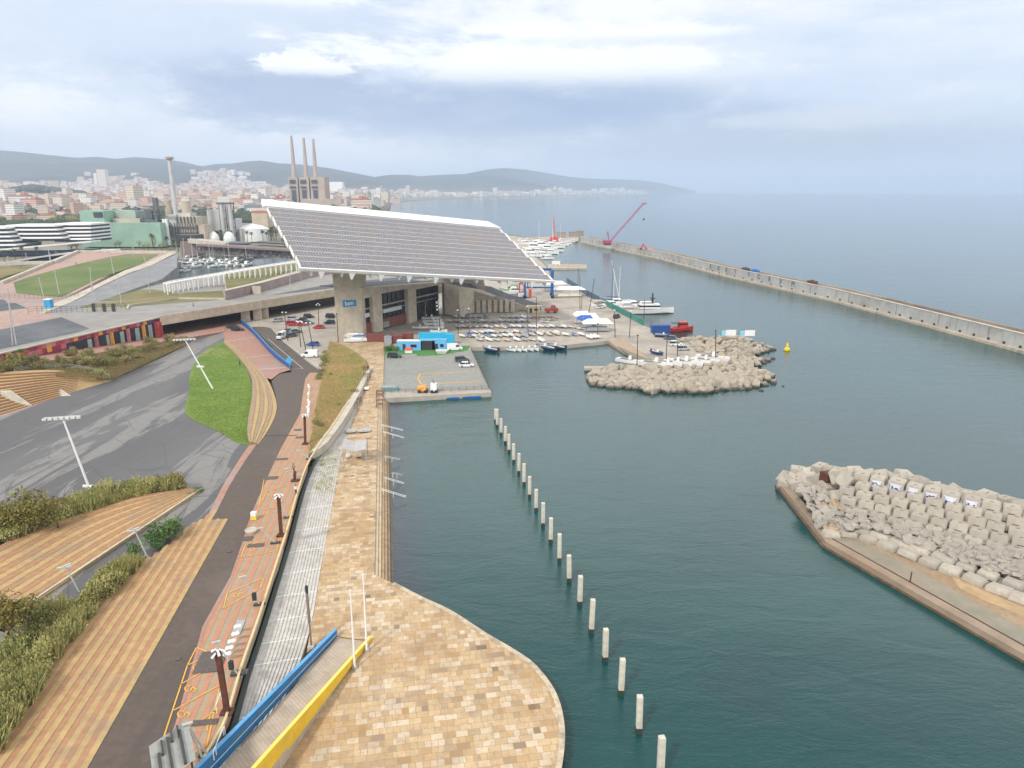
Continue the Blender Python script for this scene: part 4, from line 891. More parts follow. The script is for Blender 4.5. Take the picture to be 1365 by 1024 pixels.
# ------------------------------------------------------------------ painted wall under the deck edge
T = thing('painted_wall', 'long retaining wall painted in pink, red, purple and orange squares under the deck', 'wall', P(100, 460, 5))
A, B_ = P(-60, 490, 6.8), P(215, 447, 3.0); tA = Vector((P(-60, 483.5, ZD).x, P(-60, 483.5, ZD).y, ZD))
n = 46; cols = {'pink_paint': (.50, .15, .19), 'red_paint': (.50, .075, .075), 'purple_paint': (.17, .05, .13), 'orange_paint': (.76, .36, .07), 'rose_paint': (.60, .22, .25), 'dark_red_paint': (.26, .045, .07)}
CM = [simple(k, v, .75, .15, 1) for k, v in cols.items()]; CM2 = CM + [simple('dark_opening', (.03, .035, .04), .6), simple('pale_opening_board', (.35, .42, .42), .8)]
fa, fb = P(-60, 484, ZD), P(213, 422.5, ZD)
mb = rel(T); random.seed(4)
for k in range(n):
 t, u = k / n, (k + 1) / n; p, q = fa.lerp(fb, t), fa.lerp(fb, u); zb = 7.2 - 5.5 * t
 rows = 1 if ZD - zb < 1.6 else 3
 for r_ in range(2):
  zt, z0 = (ZD - .35, ZD - 1.5) if r_ == 0 else (ZD - 1.5, ZD - 2.9)
  z0 = max(z0, zb)
  if z0 >= zt: continue
  if k % 6 == 5: mi = 3
  else: mi = random.choice((0, 0, 1, 2, 2, 4, 5))
  if r_ == 1 and t > .45: continue
  mb.cur = mi; d = Vector((0, -.05 - .01 * (k % 2), 0)); mb.hexa([Vector((p.x, p.y, z0)) + d, Vector((q.x, q.y, z0)) + d, Vector((q.x, q.y + .3, z0)), Vector((p.x, p.y + .3, z0))], [Vector((p.x, p.y, zt)) + d, Vector((q.x, q.y, zt)) + d, Vector((q.x, q.y + .3, zt)), Vector((p.x, p.y + .3, zt))])
mb.build('painted_band', CM, T)
mb = rel(T); mb.beam(fa + Vector((0, .2, -.16)), fb + Vector((0, .2, -.16)), .9, .36); mb.build('coping', M_CONC2, T)
for k, (t, u) in enumerate(((.46, .60), (.62, .69), (.70, .78), (.80, .875), (.895, .955))):
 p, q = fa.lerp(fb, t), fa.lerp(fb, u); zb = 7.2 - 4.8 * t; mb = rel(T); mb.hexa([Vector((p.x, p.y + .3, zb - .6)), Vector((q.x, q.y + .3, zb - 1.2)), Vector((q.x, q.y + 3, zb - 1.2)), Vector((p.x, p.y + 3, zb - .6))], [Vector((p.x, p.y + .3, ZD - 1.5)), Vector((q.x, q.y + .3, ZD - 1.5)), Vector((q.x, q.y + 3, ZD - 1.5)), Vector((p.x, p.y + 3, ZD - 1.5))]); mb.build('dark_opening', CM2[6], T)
 mb = rel(T); p2 = p.lerp(q, .75 - .1 * k); q2 = p2.lerp(q, .6); mb.hexa([Vector((p2.x, p2.y + .1, zb - .8)), Vector((q2.x, q2.y + .1, zb - .9)), Vector((q2.x, q2.y + .25, zb - .9)), Vector((p2.x, p2.y + .25, zb - .8))], [Vector((a.x, a.y + dy, ZD - 1.9)) for a, dy in ((p2, .1), (q2, .1), (q2, .25), (p2, .25))]); mb.build('shutter_panel', CM2[7], T)
for t, mi in ((.61, 0), (.695, 3), (.79, 4), (.885, 3), (.965, 1), (.982, 1)):
 p = fa.lerp(fb, t); mb = rel(T); zb = 6.8 - 4.8 * t; mb.box(p.x, p.y - .1, zb - .6, 1.3 if t < .96 else 2.6, .7, ZD - zb - .8); mb.build('pier', CM[mi], T)
mb = rel(T); p, q = fa, fa.lerp(fb, .5)
mb.face((p.x, p.y + .4, 6.4), (q.x, q.y + .4, 4), (q.x, q.y + .4, ZD - 1), (p.x, p.y + .4, ZD - 1)); mb.build('rear_wall', CM[5], T)
mb = MB()
fr = [(-60, 498, 6.9), (0, 489, 6.5), (100, 476, 5.0), (180, 462, 3.7), (240, 452, 2.7), (300, 442, 1.7)]
bk = [fa.lerp(fb, t) for t in (0, .22, .58, .86, 1)] ; zbk = [7.2 - 5.5 * t for t in (0, .22, .58, .86, 1)]
BK = [Vector((p.x, p.y + .5, z)) for p, z in zip(bk, zbk)] + [P(300, 434, 1.7)]; FR = [P(*q) for q in fr]
for i in range(5): mb.face(FR[i], FR[i + 1], BK[i + 1], BK[i])
for i in range(5): mb.face(FR[i] - Vector((0, 0, 4)), FR[i + 1] - Vector((0, 0, 4)), FR[i + 1], FR[i])
tag(mb.build('street_ramp', M_BRICK), kind='structure')
# ------------------------------------------------------------------ bridge deck over the road
T = thing('footbridge', 'wide concrete footbridge carrying the raised deck over the parking road', 'bridge', P(330, 430, ZL))
ga, gb, gc = P(213, 423.5, ZD), P(330, 405, ZD), P(449, 386.5, ZD)
mb = rel(T)
for a, b in ((ga, gb), (gb, gc)): mb.hexa([Vector((a.x, a.y - .15, ZD - 2.7)), Vector((b.x, b.y - .15, ZD - 2.7)), Vector((b.x, b.y + 1.2, ZD - 2.7)), Vector((a.x, a.y + 1.2, ZD - 2.7))], [Vector((a.x, a.y - .15, ZD + .55)), Vector((b.x, b.y - .15, ZD + .55)), Vector((b.x, b.y + .5, ZD + .55)), Vector((a.x, a.y + .5, ZD + .55))])
mb.build('edge_girder', M_CONC, T)
mb = rel(T); mb.hexa([ga + Vector((0, 1, -2.2)), gc + Vector((0, 1, -2.2)), gc + Vector((6, 30, -2.2)), ga + Vector((-3, 22, -2.2))], [ga + Vector((0, 1, -1.7)), gc + Vector((0, 1, -1.7)), gc + Vector((6, 30, -1.7)), ga + Vector((-3, 22, -1.7))]); mb.build('deck_slab', M_CONC2, T)
for x, y in ((328, 428), (344, 426), (353, 424)):
 p = P(x, y, ZL); mb = rel(T); mb.box(p.x, p.y, ZL - 1, 3.2, 2.2, 5.6, .3); mb.box(p.x, p.y, 6.1, 4.0, 1.6, .5, .3); mb.build('pier', M_CONC, T)
# under-deck back wall so the openings read dark
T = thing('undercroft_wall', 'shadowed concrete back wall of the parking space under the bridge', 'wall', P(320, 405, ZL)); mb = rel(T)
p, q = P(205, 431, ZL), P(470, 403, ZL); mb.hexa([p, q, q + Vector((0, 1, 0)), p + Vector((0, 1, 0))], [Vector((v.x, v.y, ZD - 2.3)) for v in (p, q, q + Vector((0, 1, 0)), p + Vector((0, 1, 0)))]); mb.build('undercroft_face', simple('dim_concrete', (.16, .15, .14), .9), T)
# ------------------------------------------------------------------ building under the solar canopy
wa, wb, wc = P(449, 452, ZL), P(484, 447, ZL), P(590, 418, ZL)
T = thing('nautical_base', 'long board-marked concrete building with tall glazed openings under the solar canopy', 'building', wa)
def zt(x, y, p): return PZ(x, p.y, y)
def wallpoly(T, nm, p, q, z0p, z0q, z1p, z1q, th, mat, off=0.0):
 d = (q - p).normalized(); nrm = Vector((-d.y, d.x, 0));
 if nrm.y < 0: nrm = -nrm
 a = [Vector((v.x, v.y, z)) + nrm * off for v, z in ((p, z0p), (q, z0q))]; b = [Vector((v.x, v.y, z)) + nrm * off for v, z in ((p, z1p), (q, z1q))]
 mb = rel(T); mb.hexa([a[0], a[1], a[1] + nrm * th, a[0] + nrm * th], [b[0], b[1], b[1] + nrm * th, b[0] + nrm * th]); return mb.build(nm, mat, T)
fp = lambda t: wb.lerp(wc, t); ZB = zt(500, 383, fp(.12)); ZB2 = zt(590, 377, wc)
def zr(t): return ZB + (ZB2 - ZB) * t
tx = lambda x: (x - 484) / 106.0
def X2T(x):                                      # facade parameter whose base shows at photo column x
 lo, hi = 0.0, 1.0
 for _ in range(30):
  m_ = (lo + hi) / 2; p = fp(m_); px = CX + F * p.x / ((p.y) * CT + (H - ZL) * ST)
  lo, hi = (m_, hi) if px < x else (lo, m_)
 return lo
ops = [(486, 499), (511, 545), (556, 589.5)]; tops = (396.5, 389.5, 384); prev = 0.0
for i, (xa, xb) in enumerate(ops):
 ta, tb_ = X2T(xa), X2T(xb); z = PZ(xa, fp(ta).y, tops[i] + 2); zlint = z if i == 0 else zlint
 if ta > prev: wallpoly(T, 'pillar', fp(prev), fp(ta), ZL - 1, ZL - 1, zr(prev) - .8, zr(ta) - .8, 2.2, M_CONC)
 wallpoly(T, 'lintel', fp(ta), fp(tb_), z, z - .1, zr(ta) - .8, zr(tb_) - .8, 2.2, M_CONC)
 wallpoly(T, 'glazing', fp(ta), fp(tb_), ZL - 1, ZL - 1, z + .5, z + .5, .3, simple('dark_shopfront_glass', (.03, .04, .045), .15, .5, .4), 1.6)
 for k in range(1, 6): f = ta + (tb_ - ta) * k / 6; wallpoly(T, 'mullion', fp(f), fp(f + .006), ZL, ZL, z, z, .2, M_DKST, 1.35)
 wallpoly(T, 'transom', fp(ta), fp(tb_), 8.0, 8.0, 8.3, 8.3, .2, M_STEEL, 1.3); wallpoly(T, 'inner_floor_edge', fp(ta), fp(tb_), 9.8, 9.8, 10.3, 10.3, .3, M_CONC2, 1.2)
 f0, f1 = ta + (tb_ - ta) * .1, ta + (tb_ - ta) * .8
 if i < 2:
  wallpoly(T, 'shop_counter', fp(ta), fp(tb_), ZL, ZL, ZL + 3.6, ZL + 3.6, .15, simple('brick_red_counter', (.24, .09, .06), .7), 1.1); wallpoly(T, 'white_canopy', fp(f0), fp(f1), 7.2, 7.2, 8.6, 8.6, .5, M_WHITE, .7)
  wallpoly(T, 'service_window', fp(f0), fp(f0 + .3 * (f1 - f0)), ZL + .4, ZL + .4, ZL + 2.4, ZL + 2.4, .1, simple('pale_green_glass', (.35, .42, .38), .3), .95)
 prev = tb_
wallpoly(T, 'roof_beam', fp(0), fp(1), ZB - .8, ZB2 - .8, ZB + .4, ZB2 + .4, 2.6, M_CONC, -.3)
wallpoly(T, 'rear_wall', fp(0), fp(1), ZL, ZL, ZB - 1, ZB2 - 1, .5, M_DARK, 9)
d = (wc - wb).normalized(); nr = Vector((-d.y, d.x, 0)); nr = nr if nr.y > 0 else -nr
mb = rel(T); a, b = Vector((wb.x, wb.y, ZB)) + nr * 2.2, Vector((wc.x, wc.y, ZB2)) + nr * 2.2; mb.hexa([a, b, b + nr * 16, a + nr * 16], [v + Vector((0, 0, .3)) for v in (a, b, b + nr * 16, a + nr * 16)]); mb.build('roof_deck', M_DKASP, T)
# right-hand wall with vertical fins, then the curving ramp parapet
we = P(692, 416, zq); M_CONCD = concrete('grey_board_concrete', (.50, .43, .34), .5, 1.6, 1.4, (.20, .17, .14), .5, 0, True)
wallpoly(T, 'end_wall', wc, we, ZL - 1, ZL - 1, ZB2 + .4, 4.4, 1.2, M_CONCD)
for k in range(12):
 f = .06 + k * .075; p = wc.lerp(we, f); wallpoly(T, 'wall_fin', p, p + (we - wc).normalized() * 1.5, ZL, ZL, ZL + 5.0, ZL + 5.0, 1.0, M_CONC, -.9)
# ramp: parapet dropping to the quay
path = [(592, 378, ZB2), (612, 382, ZB2 - .8), (640, 386, 10.5), (660, 394, 7.2), (680, 401, 5.4), (700, 408, 3.4), (712, 411, 2.4)]
R = [P(x, y, z) for x, y, z in path]
mb = rel(T)
for a, b in zip(R, R[1:]): mb.hexa([Vector((a.x, a.y - .2, 1.5)), Vector((b.x, b.y - .2, 1.5)), Vector((b.x, b.y + .8, 1.5)), Vector((a.x, a.y + .8, 1.5))], [a + Vector((0, -.2, 0)), b + Vector((0, -.2, 0)), b + Vector((0, .5, 0)), a + Vector((0, .5, 0))])
mb.build('ramp_parapet', M_CONC, T)
mb = rel(T)
for a, b in zip(R, R[1:]): mb.face(a + Vector((0, .5, -.6)), b + Vector((0, .5, -.6)), b + Vector((4, 14, -.6)), a + Vector((4, 14, -.6)))
mb.build('ramp_surface', M_DKASP, T)
# left column block with the sign
sup = thing('canopy_support', 'massive leaning concrete column with a blue sign under the canopy corner', 'column', wa)
cA, cB = wa, wb; wd = (cB - cA)
mb = MB(sup.location); z1 = 26.0; dp = Vector((.6, 3.2, 0))
bot = [cA, cB, cB + dp, cA + dp]; bot = [Vector((p.x, p.y, ZL - 1)) for p in bot]
mid = [cA + Vector((.1, .1, 0)), cB + Vector((-.1, .1, 0)), cB + dp, cA + dp]; mid = [Vector((p.x, p.y, 15)) for p in mid]
tp = [cA + Vector((-.9, 3, 0)), cB + Vector((.2, 3, 0)), cB + dp + Vector((1, 4, 0)), cA + dp + Vector((-2, 4, 0))]; tp = [Vector((p.x, p.y, z)) for p, z in zip(tp, (25.2, 24.6, 28, 28.5))]
mb.loft([bot, mid, tp]); mb.build('shaft', M_CONC, sup)
sg = thing('blue_sign', 'rectangular blue wall sign with white lettering on the big concrete column', 'sign', (0, 0, 0))
yf = lambda x, y: None
def onwall(x, y, off=.12):                       # point of the column's front face that shows at photo (x, y)
 r = ray(x, y); nrm = Vector((-(wd.y), wd.x, 0)).normalized(); t = (cA - Vector((0, 0, H))).dot(nrm) / r.dot(nrm)
 p = Vector((0, 0, H)) + r * t; return p - nrm * off * (1 if nrm.y > 0 else -1)
q = [onwall(456.6, 400.5), onwall(474.5, 400), onwall(474.8, 408), onwall(457.2, 409.5)]
sg.location = q[3]; mb = MB(sg.location); nn = Vector((0, .12, 0)); mb.hexa([q[3], q[2], q[2] + nn, q[3] + nn], [q[0], q[1], q[1] + nn, q[0] + nn]); mb.build('sign_panel', simple('sign_blue', (.02, .27, .55), .4, .05), sg)
def text(name, s_, loc, size, rz, mat, parent=None, rx=PI / 2, ext=.02, bold=True):
 cu = bpy.data.curves.new(name, 'FONT'); cu.body = s_; cu.size = size; cu.extrude = ext; cu.align_x = 'CENTER'; cu.align_y = 'CENTER'
 if bold: cu.offset = size * .02
 me = bpy.data.objects.new(name + '_tmp', cu); sc.collection.objects.link(me); dg = bpy.context.evaluated_depsgraph_get()
 m2 = bpy.data.meshes.new_from_object(me.evaluated_get(dg)); bpy.data.objects.remove(me); bpy.data.curves.remove(cu)
 m2.materials.clear(); m2.materials.append(mat); o = bpy.data.objects.new(name, m2); sc.collection.objects.link(o)
 o.rotation_euler = (rx, 0, rz); o.location = Vector(loc) - (parent.location if parent else Vector()); o.parent = parent
 return o
ctr = (q[0] + q[1] + q[2] + q[3]) / 4 - nn * .5; rzw = math.atan2(wd.y, wd.x)
text('sign_lettering', 'bsm', ctr + Vector((-.1, -.1, .05)), 2.0, rzw, M_WHITE, sg)
# right support: flared wedge carrying the far end
sp_ = thing('canopy_support', 'flared concrete pier carrying the far half of the canopy', 'column', P(625, 414, ZL))
c = P(622, 414, ZL); mb = MB(sp_.location)
mb.loft([[Vector((c.x + a, c.y + b, 2)) for a, b in ((-6, 0), (7, 0), (7, 9), (-6, 9))], [Vector((c.x + a, c.y + b, 9)) for a, b in ((-8, 0), (7.5, 0), (7.5, 9), (-8, 9))], [Vector((c.x + a, c.y + b, z)) for a, b, z in ((-12, 2, 22), (10, 2, 20), (10, 12, 30), (-12, 12, 32))]]); mb.build('shaft', M_CONCD, sp_)
# ------------------------------------------------------------------ solar canopy
LB, RB, LT, RT = Vector((-63.1, 215, 27.5)), Vector((14.4, 262, 18)), Vector((-84.6, 250, 45.7)), Vector((-6.0, 297, 36))
T = thing('solar_canopy', 'gigantic tilted solar panel canopy with white upper edge on concrete columns', 'solar canopy', LB)
U = (RB - LB).normalized(); V = (LT - LB); V = (V - U * V.dot(U)).normalized(); W = U.cross(V); LEN, HGT = (RB - LB).length, V.dot(LT - LB); shear = (LT - LB).dot(U)
Mx = Matrix(((U.x, V.x, W.x), (U.y, V.y, W.y), (U.z, V.z, W.z))).to_4x4(); T.rotation_euler = Mx.to_euler()
def panelmat():
 m, nt, bs = newmat('solar_cells'); v = coords(nt)
 b = G(nt, 'ShaderNodeTexBrick'); nt.links.new(v, b.inputs['Vector']); b.offset = 0
 for k, x in (('Scale', 1), ('Brick Width', .92), ('Row Height', .88), ('Mortar Size', .06), ('Bias', 0)): b.inputs[k].default_value = x
 b.inputs['Color1'].default_value = (.105, .11, .145, 1); b.inputs['Color2'].default_value = (.19, .18, .18, 1); b.inputs['Mortar'].default_value = (.40, .39, .40, 1)
 n = noi(nt, v, .12, 4, .6); c = mixc(nt, rng(nt, n, .42, .66, 0, .6), b.outputs['Color'], (.23, .19, .17))
 nt.links.new(c, bs.inputs['Base Color']); bs.inputs['Roughness'].default_value = .35; return m
M_CELL = panelmat(); M_FRAME = simple('white_steel_frame', (.74, .73, .70), .5, .06, .5)
nrow = 12; rh = (HGT - 4.2) / nrow
for k in range(nrow):
 y0 = .5 + k * rh; f = y0 / HGT; x0 = shear * f + (.25 if k % 2 else 0); x1 = LEN + shear * f * (-.3) * 0 + (shear) * f - .5 * (k % 2)
 ext = 1.9 * (nrow - k) / nrow
 mb = MB(); mb.hexa([(x0, y0, .1), (x1, y0, .1), (x1, y0 + rh - .42, .1 + .25), (x0, y0 + rh - .42, .1 + .25)], [(x0, y0, .3), (x1, y0, .3), (x1, y0 + rh - .42, .62), (x0, y0 + rh - .42, .62)])
 mb.build('panel_row', M_CELL, T)
 mb = MB(); mb.hexa([(x0 - .2, y0 + rh - .4, -.2), (x1 + .3, y0 + rh - .4, -.2), (x1 + .3, y0 + rh - .02, -.2), (x0 - .2, y0 + rh - .02, -.2)], [(x0 - .2, y0 + rh - .4, .5), (x1 + .3, y0 + rh - .4, .5), (x1 + .3, y0 + rh - .02, .5), (x0 - .2, y0 + rh - .02, .5)]); mb.build('row_gangway', M_FRAME, T)
 for xx, ww in ((x1 + .65, .9), (x0 - .25, .3)): mb = MB(); mb.box(xx, y0 + rh / 2, -.6, ww, rh - .03, 1.0); mb.build('edge_step', M_FRAME, T)
mb = MB(); ytop = HGT
mb.hexa([(shear - 1, ytop - 3.0, -.4), (LEN + shear + 1.5, ytop - 3.0, -.4), (LEN + shear - 3.5, ytop + .2, .3), (shear - 1, ytop + .2, .3)], [(shear - 1, ytop - 3.0, .7), (LEN + shear + 1.5, ytop - 3.0, .7), (LEN + shear - 3.5, ytop + .2, 1.6), (shear - 1, ytop + .2, 1.6)]); mb.build('top_fascia', simple('bright_white_panel', (.80, .80, .80), .5, .03, .3), T)
mb = MB(); mb.hexa([(-1, -.35, -.6), (LEN + 1.5, -.35, -.6), (LEN + 1.5, .42, -.6), (-1, .42, -.6)], [(-1, -.35, .25), (LEN + 1.5, -.35, .25), (LEN + 1.5, .42, .25), (-1, .42, .25)]); mb.build('bottom_edge_beam', M_FRAME, T)
mb = MB()
for k in range(10): x = 3 + k * (LEN - 5) / 9; mb.hexa([(x, 0, -2.4), (x + .4, 0, -2.4), (x + .4 + shear, HGT - 2, -2.4), (x + shear, HGT - 2, -2.4)], [(x, 0, -.62), (x + .4, 0, -.62), (x + .4 + shear, HGT - 2, -.62), (x + shear, HGT - 2, -.62)])
for k in range(12): y = 2 + k * (HGT - 4) / 11; mb.hexa([(0, y, -2.2), (LEN, y, -2.2), (LEN, y + .35, -2.2), (0, y + .35, -2.2)], [(0, y, -.65), (LEN, y, -.65), (LEN, y + .35, -.65), (0, y + .35, -.65)])
mb.build('lattice_underside', M_FRAME, T)
for k in range(9):
 x = 6 + k * (LEN - 14) / 8; mb = MB(); mb.loft([[(x - 1.1, -.3, -.5), (x + 1.1, -.3, -.5), (x + 1.1, 1.4, -.6), (x - 1.1, 1.4, -.6)], [(x - .2, -.9, -2.6), (x + .2, -.9, -2.6), (x + .2, -.3, -2.7), (x - .2, -.3, -2.7)]]); mb.build('edge_bracket', M_FRAME, T)
# ------------------------------------------------------------------ long white frame on the upper verge
T = thing('white_pergola', 'long white frame of slender posts and beams crossing the dry grass', 'pergola', P(224, 393, ZD))
f0, f1, b0_, b1_ = (224, 393, 17), (402, 361, 0), (213, 391, 0), (392, 357, 0)
nf = 26; prev = None
for k in range(nf + 1):
 t = k / nf; xf, yf_ = 224 + 178 * t, 393 - 32 * t ** .92; z = ZD + (ZU - ZD) * max(0, min(1, (t - .25) * 2.2))
 p = P(xf, yf_, z); zt_ = z + 4.3; wv = Vector((-3.6, 4.8, 0)) * 1.0
 mb = rel(T)
 for o in (Vector(), wv): mb.box((p + o).x, (p + o).y, z, .34, .34, 4.3)
 mb.beam(Vector((p.x, p.y, zt_)), Vector((p.x, p.y, zt_)) + wv, .3, .3); mb.build('portal_frame', M_WHITE, T)
 if prev:
  mb = rel(T)
  for o in (Vector(), wv): mb.beam(prev + o, Vector((p.x, p.y, zt_)) + o, .32, .34)
  mb.beam(prev + wv * .5, Vector((p.x, p.y, zt_)) + wv * .5, 1.6, .1); mb.build('top_beam', M_WHITE, T)
 prev = Vector((p.x, p.y, zt_))

# ------------------------------------------------------------------ parapet walls flanking the ramp on the promenade
def wallstrip(name, label, a, b, ha, hb, th, mat, capmat, line=None):
 T = thing(name, label, 'wall', a); mb = rel(T); d = (b - a); nrm = Vector((d.y, -d.x, 0)).normalized(); nrm = nrm if nrm.x > 0 else -nrm
 za, zb = a.z, b.z
 mb.hexa([a, b, b + nrm * th, a + nrm * th], [a + Vector((0, 0, ha)), b + Vector((0, 0, hb)), b + nrm * th + Vector((0, 0, hb)), a + nrm * th + Vector((0, 0, ha))]); mb.build('wall_face', mat, T)
 mb = rel(T); u = Vector((0, 0, .004))
 mb.hexa([a - nrm * .02 + Vector((0, 0, ha)) + u, b - nrm * .02 + Vector((0, 0, hb)) + u, b + nrm * (th + .02) + Vector((0, 0, hb)) + u, a + nrm * (th + .02) + Vector((0, 0, ha)) + u], [p + Vector((0, 0, .05)) for p in (a - nrm * .02 + Vector((0, 0, ha)), b - nrm * .02 + Vector((0, 0, hb)), b + nrm * (th + .02) + Vector((0, 0, hb)), a + nrm * (th + .02) + Vector((0, 0, ha)))]); mb.build('wall_cap', capmat, T)
 if line:
  mb = rel(T); e = nrm * (th + .01); mb.beam(a + e + Vector((0, 0, ha * .42)), b + e + Vector((0, 0, hb * .42)), .03, .05); mb.build('cable_line', M_WHITE, T)
 return T
bl1 = simple('wall_blue_paint', (.012, .15, .38), .5, .12, .8, dirt=(.05, .17, .30), dirt_amt=.5, dscale=.6); bl2 = simple('wall_blue_cap', (.10, .36, .66), .5, .08, .8)
ye1 = simple('wall_yellow_paint', (.80, .52, .035), .5, .08, .8, dirt=(.62, .42, .08), dirt_amt=.4, dscale=.3); ye2 = simple('wall_yellow_cap', (.86, .66, .12), .5, .05, .8)
wallstrip('parapet_wall', 'bright blue tapering parapet wall with a thin white cable along its face', P(446, 848, ZL), P(245, 1068, 3.2), .9, 1.95, .35, bl1, bl2, True)
wallstrip('parapet_wall', 'bright yellow tapering parapet wall beside the stone promenade', P(492, 853, ZL), P(320, 1078, 2.6), .4, 2.4, .3, ye1, ye2)
mb = MB(); a, b, c, d = P(449, 851, ZL + .02), P(489, 856, ZL + .02), P(322, 1078, 3.1), P(258, 1068, 3.2)
mb.hexa([p - Vector((0, 0, 3)) for p in (a, b, c, d)], [a, b, c, d]); tag(mb.build('ramp_deck', M_WOOD), kind='structure')
T = thing('barrier_chain', 'dark chain strung between the tips of the blue and yellow walls', 'chain', P(449, 846, ZL)); mb = rel(T); A_, B2 = P(448, 848, ZL + .5), P(491, 853, ZL + .3)
for i in range(8): u, v = i / 8, (i + 1) / 8; mb.tube(A_.lerp(B2, u) - Vector((0, 0, .5 * u * (1 - u))), A_.lerp(B2, v) - Vector((0, 0, .5 * v * (1 - v))), .045, n=5)
mb.build('chain_run', M_DKST, T)
# ------------------------------------------------------------------ poles
def topz(xb, yb, z0, yt): b = P(xb, yb, z0); return PZ(xb, b.y, yt)
def lean_top(b, xt, yt, dY=0.0): r = ray(xt, yt); Y = b.y + dY; return Vector((r.x / r.y * Y, Y, H + r.z / r.y * Y))
for x, y, xt, yt, w_ in ((473, 891, 467, 788, 'shorter'), (489, 868, 484, 767, 'taller')):
 b = P(x, y, ZL); t = lean_top(b, xt, yt); T = thing('flagpole', 'tall bare white flagpole by the yellow wall, the %s' % ('one nearer the camera' if w_ == 'shorter' else 'one farther along the promenade'), 'flagpole', b, group='white flagpoles by the yellow wall')
 mb = rel(T); mb.tube(b, t, .12, .07, 10); mb.build('pole', M_WHITE, T); mb = rel(T); mb.box(b.x, b.y, b.z, .5, .5, .25); mb.build('base_plate', M_STEEL, T); mb = rel(T); mb.lathe(t, [(.09, 0), (.11, .08), (.03, .18)], 8); mb.build('finial', M_WHITE, T)
b = P(415, 862, ZL); t = lean_top(b, 409, 790); T = thing('lamp_post', 'slim brown lamp post with a black cylinder head beside the blue wall tip', 'lamp post', b)
mb = rel(T); k = b.lerp(t, .45); mb.tube(b, k, .10, .10, 8); mb.tube(k, t, .17, .15, 8); mb.build('pole', simple('warm_grey_post', (.22, .17, .13), .7, .2, 2), T); mb = rel(T); mb.lathe(t, [(.17, 0), (.17, .75), (.1, .85)], 10); mb.build('lamp_head', M_DARK, T); mb = rel(T); mb.box(b.x, b.y, b.z, .7, .7, .2); mb.build('base_plate', M_CONC2, T)
def spots(T, c, n=6, r=.6, mat=None):
 for i in range(n):
  a = 2 * PI * i / n + .3; mb = rel(T); p = c + Vector((math.cos(a) * r, math.sin(a) * r, -.25 * (i % 2) - .1)); d = Vector((math.cos(a) * .45, math.sin(a) * .45, -.32))
  mb.tube(p - d * .5, p + d * .5, .07, .13, 10); mb.tube(c, p, .04, n=5); mb.build('spotlight', mat or M_WHITE, T)
COLS = [(303, 950, 290, 868, 'standing beside the yellow bays nearest the blue wall', .45), (375, 714, 371, 660, 'standing halfway along the striped esplanade', .42), (407, 592, 406, 553, 'standing where the slatted steps meet the grass bank', .4), (393, 641, 393, 628, 'short and stubby, by the white walker on the esplanade', .4)]
for x, y, xt, yt, w_, wd_ in COLS:
 b = PG(x, y, .1); t = lean_top(b, xt, yt); T = thing('light_column', 'rust brown square steel light column with white spotlights, ' + w_, 'light column', b, .2, group='rusty light columns on the esplanade')
 T.rotation_euler = (0, 0, 0); mb = rel(T); mb.beam(b, t, wd_, wd_ * .8); mb.build('column_shaft', M_RUST, T); mb = rel(T); mb.box(b.x, b.y, b.z, 1.1, .9, .18); mb.build('base_plate', M_RUST, T)
 if t.z - b.z > 4: spots(T, t + Vector((0, 0, .1)), 5, .38)
# inclined silver posts on the esplanade
M_SIL = simple('silver_post', (.46, .46, .45), .4, .08, 2)
for i, (x, y, xt, yt, hd, w_) in enumerate([(346, 806, 323, 769, 1, 'with a black loudspeaker, beside the mid esplanade bay'), (367, 724, 347, 704, 0, 'near the tall rusty column halfway along'), (384, 690, 372, 668, 0, 'near the yellow arrow marks'), (317, 899, 288, 856, 1, 'just behind the big rusty column nearest the blue wall'), (397, 640, 381, 625, 0, 'beside the low bollards at the far bay'), (276, 1006, 250, 965, 0, 'next to the corrugated canopy'), (413, 612, 398, 601, 0, 'by the far end of the slatted steps')]):
 b = PG(x, y, .1); r = ray(xt, yt); Y = b.y - .5; t = Vector((r.x / r.y * Y, Y, H + r.z / r.y * Y))
 T = thing('inclined_post', 'leaning silver lamp post ' + w_, 'lamp post', b, group='leaning silver posts on the esplanade'); mb = rel(T); mb.tube(b, t, .09, .06, 8); mb.build('pole', M_SIL, T); mb = rel(T); mb.box(b.x, b.y, b.z, 1.3, .5, .14, .2); mb.build('base_plate', M_DKST, T)
 mb = rel(T); mb.box(t.x, t.y, t.z - .05, .8, .22, .12, .5); mb.build('lamp_head', M_SIL, T)
 if hd: q = b.lerp(t, .28); mb = rel(T); mb.box(q.x, q.y - .15, q.z - .3, .4, .35, .9); mb.build('loudspeaker', M_DARK, T)
